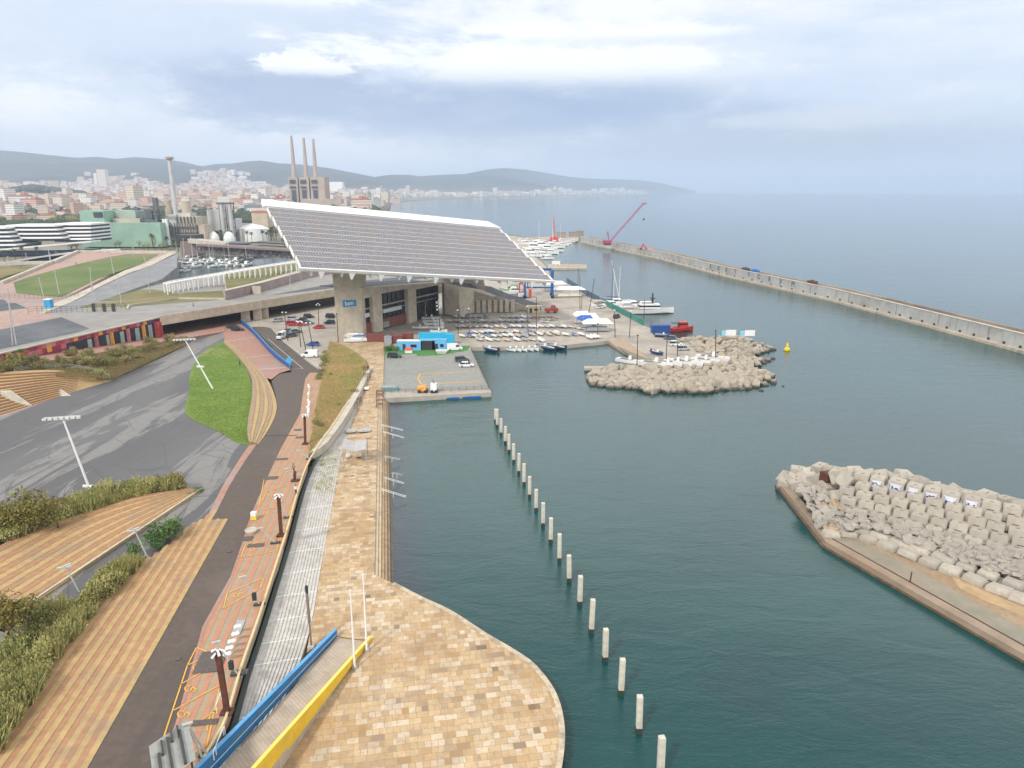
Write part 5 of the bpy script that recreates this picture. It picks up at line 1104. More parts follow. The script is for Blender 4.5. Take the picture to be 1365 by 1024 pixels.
# white globe lamps in a row
for i, (x, y) in enumerate([(318, 845), (315, 855), (310, 865), (307, 874), (304, 882)]):
 for s_ in (0,):
  b = PG(x, y, .1); T = thing('bollard_lamp', 'white twin globe bollard lamp on the esplanade, %s from the near end of its row' % nth(4 - i), 'bollard lamp', b, group='white globe lamps in a row')
  mb = rel(T); mb.tube(b, b + Vector((0, 0, .75)), .05, n=6); mb.build('stem', M_WHITE, T)
  for dx, dz in ((-.18, .85), (.2, .95)):
   mb = rel(T); mb.lathe(b + Vector((dx, 0, dz - .22)), [(.05, 0), (.2, .08), (.26, .22), (.2, .36), (.05, .44)], 10); mb.build('globe', M_WHITE, T)
random.seed(21)
for i, (x, y, n_) in enumerate([(412, 538, 4), (411, 548, 4), (412, 528, 2), (413, 518, 2)]):
 for k in range(n_): b = PG(x + random.uniform(-1.5, 1.5), y + k * 2.5, .1); mb = MB(b); mb.lathe(b, [(.16, 0), (.12, .5), (.26, .7), (.26, .95), (.08, 1.15)], 9); o = mb.build('globe_light', M_WHITE); tag(o, 'small white globe light on the far striped esplanade beside the grass bank', 'light', 'globe lights beside the grass bank')
# dark floor plates and hatches
M_HATCH = simple('dark_floor_plate', (.10, .08, .07), .6, .25, 3)
for i, (x, y, w_, d_, w2) in enumerate([(281, 882, 2.6, 3.4, 'big blackened plate under the rusty column'), (330, 718, 1.3, 1.2, 'square plate at the road side of the mid bay'), (341, 727, 2.1, .9, 'long plate across the mid bay stripes'), (362, 637, 2.0, 1.2, 'wide plate by the curve of the road'), (319, 896, 1.6, .8, 'oblong plate beside the coping'), (273, 963, 2.2, .7, 'broken plate by the corrugated canopy'), (238, 878, .45, .5, 'small manhole in the road'), (306, 735, .5, .5, 'small manhole further up the road'), (318, 836, .9, 2.6, 'long grey grille near the globe lamps'), (400, 583, 1.6, .9, 'plate by the speed bump'), (397, 573, 1.4, .9, 'plate beyond the speed bump'), (375, 612, 2.2, .9, 'oval plate on the pink margin')]):
 b = PG(x, y, .105); mb = MB(b); a = A_STR; c, s_ = math.cos(-a), math.sin(-a); mb.box(b.x, b.y, b.z, w_, d_, .03, -a); o = mb.build('floor_hatch', M_HATCH if i != 8 else M_STEEL); tag(o, 'dark ' + w2 if i != 8 else w2, 'hatch')
# dark slabs set in the promenade are part of its stone; handrails over the stepped edge
for i, (xa, ya, xb, yb) in enumerate([(508, 567, 537, 574), (510, 576, 538, 584), (511, 637, 538, 645), (508, 653, 541, 663), (512, 609, 533, 613), (522, 631, 536, 634)]):
 a, b = P(xa, ya, ZL + .6), P(xb, yb, .7); T = thing('handrail', 'white handrail pair over the stone steps into the water, %s from the far end' % nth([0, 1, 4, 5, 2, 3][i]), 'handrail', P(xa, ya, ZL), group='white handrails over the promenade steps')
 for off in (0, .5):
  o = Vector((0, off, 0)); mb = rel(T); mb.tube(a + o, b + o, .04, n=6); mb.build('rail', M_WHITE, T)
  for k in range(2): p = (a + o).lerp(b + o, .08 + k * .4); mb = rel(T); mb.tube(p, p - Vector((0, 0, .9)), .025, n=5); mb.build('rail_post', M_WHITE, T)
# ------------------------------------------------------------------ street lights and floodlight masts on the left
for x, y, xt, yt, w_ in ((197, 744, 180, 708, 'between the two terraces, beside the green bush'), (106, 789, 88, 757, 'between the two terraces, beside the tall reeds')):
 b = PG(x, y, 0); t = lean_top(b, xt, yt); T = thing('street_light', 'silver street light ' + w_, 'street light', b); mb = rel(T); mb.tube(b, t, .11, .07, 8); mb.build('pole', M_SIL, T)
 mb = rel(T); mb.box(t.x - .2, t.y, t.z, 1.5, .35, .16, .35); mb.box(t.x, t.y + .3, t.z + .17, .9, .25, .1, .9); mb.build('lamp_head', M_SIL, T)
for x, y, xt, yt, w_ in ((123, 661, 83, 556, 'rising from the shrubs on the near side of the plaza'), (284, 519, 246, 452, 'standing on the bright green lawn')):
 b = PG(x, y, 0); t = lean_top(b, xt, yt); T = thing('floodlight_mast', 'leaning white floodlight mast ' + w_, 'floodlight mast', b)
 mb = rel(T); mb.tube(b, t, .2, .13, 10); mb.build('pole', M_WHITE, T); d = Vector((1, .25, 0)).normalized(); mb = rel(T); mb.beam(t - d * 2.4, t + d * 2.4, .3, .16); mb.build('crossbar', M_SIL, T)
 for k in range(7): p = t + d * (-2.3 + k * .77); mb = rel(T); mb.box(p.x, p.y - .25, p.z - .3, .55, .35, .3, .2); mb.build('floodlight', simple('lamp_glass_grey', (.6, .6, .58), .3), T)
 q = b.lerp(t, .12 if x < 200 else .45)
 for dx in (-.5, .55): mb = rel(T); mb.tube(q + Vector((dx * .3, 0, 0)), q + Vector((dx * 1.5, -.3, .15)), .22, .3, 10); mb.build('side_lamp', M_WHITE, T)
# slim light poles across the raised field
DECKP = [(17, 460, 10, 385, ZD), (22, 460, 11, 397, ZD), (58, 395, 52, 371, 9), (79, 392, 73, 362, 10), (124, 415, 120, 358, ZD), (127, 400, 122, 376, ZD), (152, 366, 146, 336, 11), (162, 409, 157, 368, ZD), (200, 391, 194, 358, ZD), (57, 420, 52, 408, ZD), (178, 346, 177, 330, 12), (194, 350, 192, 343, 12), (107, 330, 104, 308, 3), (38, 352, 34, 338, 8), (68, 352, 66, 338, 8), (67, 350, 64, 330, 8), (11, 356, 10, 342, 8), (387, 386, 386, 360, ZD), (245, 345, 244, 318, 3), (280, 348, 278, 322, 3), (306, 345, 303, 320, 3), (329, 345, 327, 330, 3)]
for i, (x, y, xt, yt, z) in enumerate(DECKP):
 b = P(x, y, z); t = lean_top(b, xt, yt); T = thing('slim_light_pole', 'slim pale light pole %s' % ['on the dark field at the deck corner', 'just beside the first dark field pole', 'at the foot of the green slope', 'on the lower edge of the green slope', 'at the tip of the tiled slope, tallest', 'short one beside the tallest pole', 'in the middle of the green slope', 'on the dry verge below the tiled slope', 'on the tiled slope edge before the white pergola', 'by the blue booth', 'at the top of the green slope', 'at the upper corner of the green slope', 'in front of the banded hotel', 'beside the hotel forecourt palms', 'in front of the curved pavilion', 'behind the boundary wall of the slope', 'far end of the hotel forecourt', 'against the mauve tiled wall', 'on the inner harbour quay by the black pavilion', 'on the inner harbour quay before the shops', 'on the harbour quay among the yachts', 'on the harbour quay by the shop awnings'][i], 'light pole', b, group='slim light poles')
 mb = rel(T); r0 = .10 + b.y * .00025; mb.tube(b, t, r0, r0 * .7, 6); mb.build('pole', M_SIL, T)
 mb = rel(T); mb.box(t.x, t.y, t.z, .9, .3, .2, .4); mb.build('lamp_head', M_SIL, T)
# ------------------------------------------------------------------ corrugated canopy near the lower frame edge
T = thing('corrugated_canopy', 'flat corrugated metal canopy with dark posts above the striped esplanade', 'canopy', PG(240, 1010, 0))
zc_ = ZH + 3.4; cr = [P(198.5, 995, zc_), P(250, 960, zc_), P(257, 1008, zc_), P(206, 1052, zc_)]
e1, e2 = (cr[1] - cr[0]), (cr[3] - cr[0]); L1_ = e1.length; mb = rel(T); nn_ = 56
for i in range(nn_):
 a = cr[0] + e2 * (i / nn_); b = cr[0] + e2 * ((i + .5) / nn_); c = cr[0] + e2 * ((i + 1) / nn_); up = Vector((0, 0, .05))
 mb.face(a, a + e1, b + e1 + up, b + up); mb.face(b + up, b + e1 + up, c + e1, c)
mb.build('corrugated_sheet', simple('corrugated_zinc', (.43, .44, .41), .4, .08, 2, metal=.3), T)
for f, u0, u1 in ((.20, .35, 1), (.45, .12, 1.0), (.76, .14, .98), (.30, .10, .45), (.56, .02, .3), (.72, .0, .3)):
 mb = rel(T); a, b = cr[0] + e1 * f + e2 * u0 + Vector((0, 0, .12)), cr[0] + e1 * f + e2 * u1 + Vector((0, 0, .12)); mb.beam(a, b, .14 if f in (.30, .56, .72) else .22, .18); mb.build('roof_beam', M_DKST, T)
for u, v in ((.1, .1), (.9, .1), (.9, .9)): p = cr[0] + e1 * u + e2 * v; mb = rel(T); mb.tube((p.x, p.y, ZH), (p.x, p.y, zc_), .08, n=8); mb.build('canopy_post', M_DKST, T)
mb = rel(T); a, b = P(252, 970, zc_), PG(270, 1011, .3); mb.tube(a, b, .09, n=8); mb.build('drain_strut', M_SIL, T)
for i, (a, b) in enumerate((((287, 995), (299, 968)), ((284, 1002), (297, 970)), ((288, 940), (294, 922)))):
 p, q = PG(*a, .9), PG(*b, .9); T = thing('cycle_rail', 'thin white rail beside the coping near the blue wall, %s of three' % nth(i), 'rail', PG(*a, .1), group='thin white rails by the coping'); mb = rel(T); mb.tube(p, q, .04, n=6); mb.build('rail', M_WHITE, T)
 for s_ in (p, q): mb = rel(T); mb.tube(s_, s_ - Vector((0, 0, .85)), .04, n=6); mb.build('rail_post', M_WHITE, T)
for i, (x, y, nm) in enumerate(((339, 692, 'yellow and white bin standing at the road edge of the esplanade'), (335, 710, 'round concrete planter near the road edge of the esplanade'), (424, 852, None))):
 if nm is None: continue
 b = PG(x, y, .1); T = thing('litter_bin' if i == 0 else 'planter', nm, 'bin' if i == 0 else 'planter', b)
 if i == 0: mb = rel(T); mb.box(b.x, b.y, b.z, .8, .7, .55); mb.build('bin_base', simple('bin_yellow', (.7, .55, .05), .6), T); mb = rel(T); mb.box(b.x, b.y, b.z + .56, .75, .65, .55); mb.build('bin_top', M_WHITE, T)
 else: mb = rel(T); mb.lathe(b, [(.7, 0), (.85, .45), (.7, .5), (.6, .4)], 14); mb.build('pot', M_CONC2, T)
# ------------------------------------------------------------------ furniture on the promenade
M_SHELT = simple('grey_shelter_panel', (.42, .41, .40), .6, .1, 1)
b = P(474, 606, ZL); T = thing('shade_shelter', 'grey slatted shade shelter with two folded roof panels on the promenade', 'shelter', b)
q = [P(457, 599, 4.6), P(488, 599, 4.6), P(489, 586, 4.6), P(459, 586, 4.6)]; m1, m2 = q[0].lerp(q[1], .5) + Vector((0, 0, -.5)), q[3].lerp(q[2], .5) + Vector((0, 0, -.5))
for a, b_, c, d in ((q[0], m1, m2, q[3]), (m1, q[1], q[2], m2)): mb = rel(T); mb.hexa([a, b_, c, d], [p + Vector((0, 0, .12)) for p in (a, b_, c, d)]); mb.build('roof_panel', M_SHELT, T)
for p in q: mb = rel(T); mb.tube((p.x, p.y, ZL), p, .07, n=6); mb.build('shelter_post', M_STEEL, T)
M_CREAM = simple('cream_moulded_bench', (.66, .60, .50), .6, .06, 2)
def bench(name, x, y, w_, d_, lab, mat, grp):
 b = P(x, y, ZL); T = thing(name, lab, 'bench', b, -A_PROM, group=grp); mb = MB(); n = 7
 secs = []
 for i in range(n): u = i / (n - 1) * 2 - 1; secs.append([(u * w_ / 2, -d_ / 2 * (1 - .25 * u * u), .3), (u * w_ / 2, d_ / 2 * (1 - .25 * u * u), .3), (u * w_ / 2, d_ / 2 * (1 - .35 * u * u), .62 - .12 * u * u), (u * w_ / 2, -d_ / 2 * (1 - .35 * u * u), .62 - .12 * u * u)])
 mb.loft(secs); mb.build('seat', mat, T); mb = MB(); mb.box(0, 0, 0, w_ * .7, d_ * .5, .31); mb.build('base', M_DKST, T)
bench('moulded_bench', 467, 577, 2.3, 1.6, 'rounded grey bench on the promenade, nearer the grass bank', M_SHELT, 'rounded grey benches'); bench('moulded_bench', 485.5, 576, 2.6, 1.7, 'rounded grey bench on the promenade, nearer the water', M_SHELT, 'rounded grey benches')
bench('lounger', 464, 610, .9, 1.7, 'cream stone lounger under the shelter, on the side of the slatted steps', M_CREAM, 'cream loungers'); bench('lounger', 478.5, 609, .9, 1.7, 'cream stone lounger under the shelter, on the side of the water', M_CREAM, 'cream loungers')
bench('lounger', 488, 520, 1.4, 1.7, 'pale low bench far along the promenade beside the grass bank', M_WHITE, None)
for i, (x, y, h_) in enumerate([(478, 540, 2.4), (472, 546, 2.2), (474, 530, 2.6), (491, 508, 3), (489, 497, 2.6)]):
 b = P(x, y, ZL); T = thing('metal_rack', 'dark reddish metal rack by the foot of the bank path, %s from the near end' % nth([1, 0, 2, 3, 4][i]), 'rack', b, .35, group='dark racks at the bank path'); mb = MB()
 for k in range(4): mb.tube((k * .5 - .75, 0, 0), (k * .5 - .75, 0, h_ * .6), .05, n=5); mb.tube((k * .5 - .75, 2.2, 0), (k * .5 - .75, 2.2, h_ * .6), .05, n=5); mb.beam((k * .5 - .75, 0, h_ * .6), (k * .5 - .75, 2.2, h_ * .6), .09, .09)
 mb.beam((-.75, 0, .3), (-.75, 2.2, .3), .07, .07); mb.beam((-.8, 0, h_ * .6 + .09), (.8, 0, h_ * .6 + .09), .07, .07); mb.build('rack_frame', M_RUST if i < 3 else M_DKST, T)
for i, (x, y) in enumerate([(506, 530), (506, 537), (506, 543), (506, 525)]):
 b = P(x, y, ZL); T = thing('mooring_frame', 'low rusty red frame on the promenade edge by the lot, %s from the near end' % nth([1, 2, 3, 0][i] if False else [2, 1, 0, 3][i]), 'frame', b, -A_PROM, group='rusty frames by the lot'); mb = MB(); mb.beam((-.8, 0, .6), (.8, 0, .6), .12, .12); mb.beam((-.8, 1, .6), (.8, 1, .6), .12, .12)
 for sx in (-.75, .75): mb.beam((sx, -.05, .3), (sx, 1.05, .3), .12, .6)
 mb.build('frame_bars', M_RUST, T)
# ------------------------------------------------------------------ concrete piles standing in the water
PILES = [(660.5, 562, 545), (668 / 3.656 + 480, 569, 546), (668, 579.5, 557.5), (673.6, 591, 568), (678.7, 602.5, 579), (685, 616, 592), (691.5, 631, 605), (698.6, 646, 619), (706, 662.5, 635), (714.8, 680.5, 651.5), (723.8, 701, 670), (734, 723, 691), (745.7, 748, 713), (758.6, 775, 739.5), (772.6, 806, 768.5)] + [(788, 843, 800.5), (806.5, 880.5, 838), (827.5, 925, 880), (851.5, 976, 928), (880, 1036, 984.5)]
M_PILE = concrete('pile_concrete', (.60, .56, .47), 0, stain=(.33, .29, .22), amt=.5, vert=True, scale=1.2); M_PFOOT = simple('mussel_black_foot', (.035, .04, .025), .8, .4, 3)
for i, (x, yb, yt) in enumerate(PILES):
 b = P(x, yb, 0); zt_ = PZ(x, b.y, yt); T = thing('water_pile', 'square white concrete pile standing in the water, %s in the row counted from the camera' % nth(len(PILES) - 1 - i), 'pile', b, random.uniform(-.1, .1), group='row of white concrete piles'); T.rotation_euler = (random.uniform(-.025, .025), random.uniform(-.025, .025), 0); zt_ += random.uniform(-.12, .12)
 rr = random.uniform(-.15, .15); mb = rel(T); mb.box(b.x, b.y, .55, .56, .56, zt_ - .55, rr); mb.build('shaft', M_PILE, T, bevel=.03); mb = rel(T); mb.box(b.x, b.y, -2, .57, .57, 2.53, rr); mb.build('stained_foot', M_PFOOT, T)
# ------------------------------------------------------------------ roadside blue wall, small sign
T = thing('road_barrier_wall', 'curving low dark blue wall between the brick street and the parking road', 'wall', P(322, 434, ZL)); mb = rel(T); pts_ = [P(x, y, ZL) for x, y in smooth_px([(321, 431), (332, 440), (345, 453), (358, 468), (373, 482), (388, 494)], 3)]
hs = [1.5] * len(pts_)
for a, b in zip(pts_, pts_[1:]): mb.hexa([a - Vector((.2, 0, 1)), a + Vector((.2, 0, -1)), b + Vector((.2, 0, -1)), b - Vector((.2, 0, 1))], [a + Vector((-.2, 0, 1.6)), a + Vector((.2, 0, 1.6)), b + Vector((.2, 0, 1.6)), b + Vector((-.2, 0, 1.6))])
mb.build('wall_run', simple('deep_blue_wall', (.02, .09, .27), .6, .15, 1), T)
mb = rel(T)
for a, b in zip(pts_, pts_[1:]): mb.beam(a + Vector((0, 0, 1.66)), b + Vector((0, 0, 1.66)), .5, .1)
mb.build('wall_coping', bl1, T)
b = PG(386.5, 494, 0); T = thing('road_sign', 'round light blue road sign board at the tip of the dark blue wall', 'road sign', b); mb = rel(T); mb.tube(b, b + Vector((0, 0, 2.2)), .06, n=6); mb.build('pole', M_STEEL, T); mb = rel(T); mb.tube(b + Vector((0, -.06, 2.9)), b + Vector((0, .03, 2.9)), .85, n=16); mb.build('sign_disc', simple('sign_light_blue', (.06, .40, .68), .4, .03), T)
b = P(66, 411, ZD); T = thing('ticket_booth', 'small bright blue booth at the fence by the tip of the tiled slope', 'booth', b); mb = rel(T); mb.box(b.x, b.y, b.z, 2.2, 2, 3.2); mb.build('booth_wall', simple('booth_blue', (.03, .32, .62), .5), T); mb = rel(T); mb.box(b.x, b.y, b.z + 3.21, 2.5, 2.3, .2); mb.build('roof', M_WHITE, T)
# fences on the deck
def railfence(name, lab, pts, h=1.1, step=2.0, mat=None, cat='fence', bars=3, pr=.04, grp=None):
 T = thing(name, lab, cat, pts[0], group=grp); mbp = []; mb = rel(T)
 for a, b in zip(pts, pts[1:]):
  n = max(1, int((b - a).length / step))
  for k in range(n + 1): p = a.lerp(b, k / n); mb.tube(p, p + Vector((0, 0, h)), pr, n=4)
  for j in range(bars): mb.beam(a + Vector((0, 0, h * (j + 1) / bars)), b + Vector((0, 0, h * (j + 1) / bars)), pr * 1.2, pr * 1.2)
 mb.build('fence_bars', mat or M_STEEL, T); return T
railfence('site_fence', 'temporary mesh fence with posts across the raised deck', [P(x, y, ZD) for x, y in [(38, 418), (50, 417), (82, 417), (110, 416), (168, 413)]], 2.2, 1.5, M_DKST, pr=.06)
railfence('slope_fence', 'dark fence along the foot of the pink slope', [PHF(x, y, hhill) for x, y in [(0, 397), (40, 398), (78, 400), (105, 395)]], 1.6, 2, M_DKST, pr=.05)
for i, x in enumerate((125.5, 139.5, 152)): b = P(x, 415.5, ZD); T = thing('gate_pillar', 'dark gate pillar in the deck fence, %s from the hill side' % nth(i), 'pillar', b, group='dark gate pillars'); mb = rel(T); mb.box(b.x, b.y, b.z, .9, .6, 2.9); mb.build('pillar_body', M_DKST, T)
railfence('terrace_railing', 'pale tubular railing curving along the top of the seating terrace', [P(x, y, 6.2 - max(0, x - 20) * .022) for x, y in smooth_px([(20, 496), (60, 491), (100, 492), (125, 497), (147, 505)], 3)], 1.1, 1.6, M_SIL, pr=.045)

# ------------------------------------------------------------------ vehicles
M_GLASSV = simple('vehicle_glass', (.02, .025, .03), .1, .2, 2); M_TYRE = simple('tyre_rubber', (.02, .02, .02), .85, .2, 4); M_RIM = simple('wheel_rim', (.45, .45, .46), .35, .05, 4, metal=.6)
M_LAMP = simple('clear_lamp', (.75, .75, .72), .2, .03, 3); M_RLAMP = simple('red_lamp', (.4, .02, .02), .3, .05, 3)
def paint(n, c): return simple('car_paint_' + n, c, .28, .04, 2, spec=.6)
PAINTS = {'white': paint('white', (.74, .75, .76)), 'black': paint('black', (.02, .022, .026)), 'silver': paint('silver', (.38, .40, .41)), 'red': paint('red', (.52, .02, .02)), 'blue': paint('blue', (.02, .10, .38)), 'dark grey': paint('dark_grey', (.075, .085, .10)), 'teal grey': paint('teal_grey', (.12, .17, .18))}
def make_vehicle(kind, pm):
 """x forward"""
 T = thing('parked_van' if kind == 'van' else 'parked_car', 'x', 'van' if kind == 'van' else 'car')
 Lh, Wh = (2.45, .98) if kind == 'van' else (2.15, .88); zt = {'van': 2.15, 'suv': 1.68, 'car': 1.46}[kind]; zb = 1.1 if kind == 'van' else .92
 def sec(x, w_, z0, z1): return [(x, -w_, z0), (x, w_, z0), (x, w_ * .98, z1 - .12), (x, w_ * .84, z1), (x, -w_ * .84, z1), (x, -w_ * .98, z1 - .12)]
 nose = .78 if kind != 'van' else 1.05
 mb = MB(); mb.loft([sec(-Lh, Wh * .9, .38, zb - .05), sec(-Lh + .25, Wh, .28, zb + .02), sec(-.4, Wh, .26, zb + .02), sec(.95, Wh, .26, zb), sec(Lh - .35, Wh * .97, .28, nose), sec(Lh, Wh * .82, .36, nose - .16)]); mb.build('body', pm, T)
 xr0, xr1, xw = (-Lh + .08, .9, 1.75) if kind == 'van' else (-Lh + .35, .45, 1.15) if kind == 'suv' else (-1.35, .35, 1.15)
 xe = -Lh + .05 if kind != 'car' else -1.95
 mb = MB(); e = .012
 mb.loft([[(xe, -Wh * .9, zb), (xe, Wh * .9, zb), (xr0, Wh * .76, zt), (xr0, -Wh * .76, zt)], [(xw, -Wh * .9, zb), (xw, Wh * .9, zb), (xr1, Wh * .76, zt), (xr1, -Wh * .76, zt)]]); mb.build('windows', M_GLASSV if kind != 'van' else pm, T)
 mb = MB(); mb.loft([[(xr0 - .06, -Wh * .79, zt - .03), (xr0 - .06, Wh * .79, zt - .03), (xr0, Wh * .7, zt + .05), (xr0, -Wh * .7, zt + .05)], [(xr1 + .06, -Wh * .79, zt - .03), (xr1 + .06, Wh * .79, zt - .03), (xr1, Wh * .7, zt + .05), (xr1, -Wh * .7, zt + .05)]]); mb.build('roof', pm, T)
 if kind == 'van':
  for s in (-1, 1): mb = MB(); mb.hexa([(.35, s * Wh * .885, zb + .1), (1.45, s * Wh * .885, zb + .1), (1.45, s * Wh * .91, zb + .1), (.35, s * Wh * .91, zb + .1)], [(.35, s * Wh * .81, zt - .3), (1.1, s * Wh * .81, zt - .3), (1.1, s * Wh * .835, zt - .3), (.35, s * Wh * .835, zt - .3)]); mb.build('side_window', M_GLASSV, T)
  mb = MB(); mb.hexa([(1.73, -Wh * .8, zb + .05), (1.79, -Wh * .8, zb + .05), (1.79, Wh * .8, zb + .05), (1.73, Wh * .8, zb + .05)], [(.98, -Wh * .7, zt - .1), (1.04, -Wh * .7, zt - .1), (1.04, Wh * .7, zt - .1), (.98, Wh * .7, zt - .1)]); mb.build('windscreen', M_GLASSV, T)
 else:
  for x in (-.35, .3):
   for s in (-1, 1): mb = MB(); mb.hexa([(x, s * Wh * .9, zb), (x + .08, s * Wh * .9, zb), (x + .08, s * Wh * .88, zb), (x, s * Wh * .88, zb)], [(x, s * Wh * .785, zt - .03), (x + .08, s * Wh * .785, zt - .03), (x + .08, s * Wh * .76, zt - .03), (x, s * Wh * .76, zt - .03)]); mb.build('window_post', pm, T)
 for x in (-Lh * .62, Lh * .64):
  for s in (-1, 1):
   mb = MB(); mb.tube((x, s * (Wh - .2), .33), (x, s * (Wh + .015), .33), .33, n=14); wl = mb.build('wheel', M_TYRE, T)
   mb = MB(); mb.tube((x, s * (Wh + .016), .33), (x, s * (Wh + .03), .33), .2, n=10); mb.build('rim', M_RIM, wl)
 for s in (-1, 1):
  mb = MB(); mb.box(Lh - .06, s * Wh * .62, nose - .3, .12, .34, .14); mb.build('headlight', M_LAMP, T); mb = MB(); mb.box(-Lh + .0, s * Wh * .72, zb - .28, .08, .2, .22); mb.build('taillight', M_RLAMP, T)
 return T
VP = {(k): Proto(make_vehicle(k, PAINTS['white'])) for k in ('van', 'suv', 'car')}
def car(kind, col, x, y, hd, lab, z=None, s=1.0):
 """hd: heading in degrees, 0 = pointing right in the photograph"""
 p = PG(x, y, .04) if z is None else P(x, y, z)
 VP[kind].put(p, math.radians(hd), lab, 'vehicles parked by the nautical base', s, {'car_paint_white': PAINTS[col]} if col != 'white' else None)
for a in [('van', 'white', 413, 476, 185, 'white van parked alone beside the tip of the dry grass bank'), ('car', 'blue', 417, 461, 178, 'bright blue car parked between dark lamp posts in the parking'), ('van', 'white', 376, 451, 262, 'white box van parked facing the camera by the parking road', None, 1.05),
          ('suv', 'red', 391, 434, 0, 'red van-like car parked in the front row under the bridge', None, 1.15), ('suv', 'red', 401, 434, 0, 'bright red car squeezed beside another red one under the bridge'), ('car', 'red', 425, 438, 180, 'dark red hatchback parked right of the lamp post, near the dug-up ground'),
          ('suv', 'silver', 391, 427, 0, 'silver estate car behind the red cars under the bridge'), ('suv', 'black', 402, 429, 185, 'black car just right of the silver estate under the bridge'), ('suv', 'black', 412, 424, 10, 'black four-wheel drive in the rear row under the bridge'), ('car', 'dark grey', 411, 432, 0, 'dark grey car at the end of the red row'),
          ('car', 'dark grey', 389, 449, 45, 'dark green-grey car behind the white box van'), ('car', 'teal grey', 394, 444, 40, 'grey car parked behind the dark one by the white box van'), ('suv', 'black', 439, 432, 178, 'black car beside the big concrete column'), ('suv', 'black', 442, 424, 8, 'large black car in the shadow beside the big concrete column', None, 1.1),
          ('car', 'dark grey', 384, 443, 90, 'dark car mostly hidden behind the lamp post'), ('car', 'silver', 370, 429, 200, 'small silver car deep under the bridge'), ('car', 'black', 311, 438, 12, 'black car on the brick street, the one farther back'), ('car', 'black', 317, 441, 10, 'black car on the brick street by the end of the blue wall'),
          ('suv', 'black', 526, 477, 2, 'black car alone on the grey lot beside the promenade', zq), ('car', 'white', 622, 489, 5, 'small white car parked at the water side of the grey lot', zq), ('suv', 'dark grey', 616, 482, 20, 'dark car half hidden behind the small white one', zq), ('van', 'white', 606, 467, 12, 'white van on the turf by the light blue cabins', zq),
          ('suv', 'white', 901, 461, 8, 'white pickup car near the outer rocks on the quay', zq), ('suv', 'silver', 911, 467, 12, 'silver car behind the white pickup on the quay', zq, .95), ('car', 'white', 801, 411, 40, 'small white car by the green fence', zq), ('suv', 'black', 822, 424, 60, 'dark car parked against the green fence', zq), ('car', 'dark grey', 893, 453, 160, 'dark car beside the dark blue container', zq)]:
 car(*a)
for p in VP.values(): p.done()
# ------------------------------------------------------------------ boats
def simplep(n, c, r=.4): return simple(n, c, r, .06, 1.5)
M_HULL, M_DECKW, M_TEAK = simplep('white_gelcoat', (.78, .78, .77), .25), simplep('boat_deck_cream', (.66, .62, .54)), simplep('teak', (.42, .28, .16), .7)
M_TARPB, M_TARPG, M_TARPT, M_TUBE = simplep('blue_tarpaulin', (.03, .13, .42), .7), simplep('grey_tarpaulin', (.30, .31, .34), .7), simplep('tan_tarpaulin', (.55, .42, .30), .7), simplep('grey_rubber_tube', (.13, .14, .16), .6)
M_TARPR = simplep('red_tarpaulin', (.55, .08, .05), .7); M_NAVY = simplep('navy_hull_paint', (.02, .05, .13), .35)
def hull_secs(Ln, B, hgt, n=8, bow=.45, z0=-.2, full=.8):
 secs = []
 for i in range(n):
  t = i / (n - 1); x = -Ln / 2 + Ln * t; k = 1 if t < bow else max(.02, 1 - ((t - bow) / (1 - bow)) ** 1.9); k *= full + (1 - full) * min(1, t * 3) if t < .35 else 1
  w_ = B / 2 * k; sh = hgt * (1 + .35 * max(0, t - .4) ** 2 * 3); keel = z0 + (.35 * hgt * (t ** 4))
  secs.append([(x, -w_, sh), (x, -w_ * .82, keel + .35 * (sh - keel)), (x, 0, keel), (x, w_ * .82, keel + .35 * (sh - keel)), (x, w_, sh)])
 return secs
def hull(T, Ln, B, hgt, mat, dmat, nm='hull', z0=-.2, **k):
 secs = hull_secs(Ln, B, hgt, z0=z0, **k); mb = MB(); mb.loft(secs); mb.build(nm, mat, T, smooth=False)
 mb = MB(); n = len(secs)
 for a, b in zip(secs, secs[1:]): q = lambda p, s: (p[0], p[1] * .9, p[2] + .012); mb.face(q(a[0], 1), q(a[4], 1), q(b[4], 1), q(b[0], 1))
 mb.build('deck', dmat, T); return secs
def make_dinghy(kind):
 T = thing('sailing_dinghy', 'x', 'dinghy'); secs = hull(T, 4.4, 1.6, .75, M_HULL, M_DECKW, z0=.3)
 if kind != 'open':
  mb = MB(); sc2 = []
  for i, s_ in enumerate(secs): w_ = abs(s_[0][1]); x, _, sh = s_[0]; hgt = .28 * (1 - abs(i / 7 - .45) * 1.2); sc2.append([(x * 1.01, -w_ * 1.04 - .02, sh - .12), (x * 1.01, -w_ * .6, sh + hgt * .7), (x * 1.01, 0, sh + hgt), (x * 1.01, w_ * .6, sh + hgt * .7), (x * 1.01, w_ * 1.04 + .02, sh - .12)])
  mb.loft(sc2); mb.build('cover', M_HULL, T)
 else:
  mb = MB(); mb.hexa([(-1.6, -.45, .76), (.7, -.4, .8), (.7, .4, .8), (-1.6, .45, .76)], [(-1.6, -.42, .79), (.7, -.36, .83), (.7, .36, .83), (-1.6, .42, .79)]); mb.build('cockpit', M_TARPG, T)
 mb = MB(); mb.tube((.6, 0, .8), (.6, 0, 6.2), .035, .02, 5); mb.build('mast', M_STEEL, T)
 mb = MB()
 for s in (-.5, .5): mb.tube((-.2, s, .25), (-.2, s * 1.15, .25), .25, n=8)
 mb.beam((-1.6, 0, .4), (2.4, 0, .35), .08, .08); mb.build('trolley', M_DKST, T)
 return T
DP = {k: Proto(make_dinghy(k)) for k in ('open', 'cover')}
cov = {'white': None, 'blue': {'white_gelcoat': M_TARPB}, 'grey': {'white_gelcoat': M_TARPG}, 'tan': {'white_gelcoat': M_TARPT}, 'red': {'white_gelcoat': M_TARPR}}
random.seed(5)
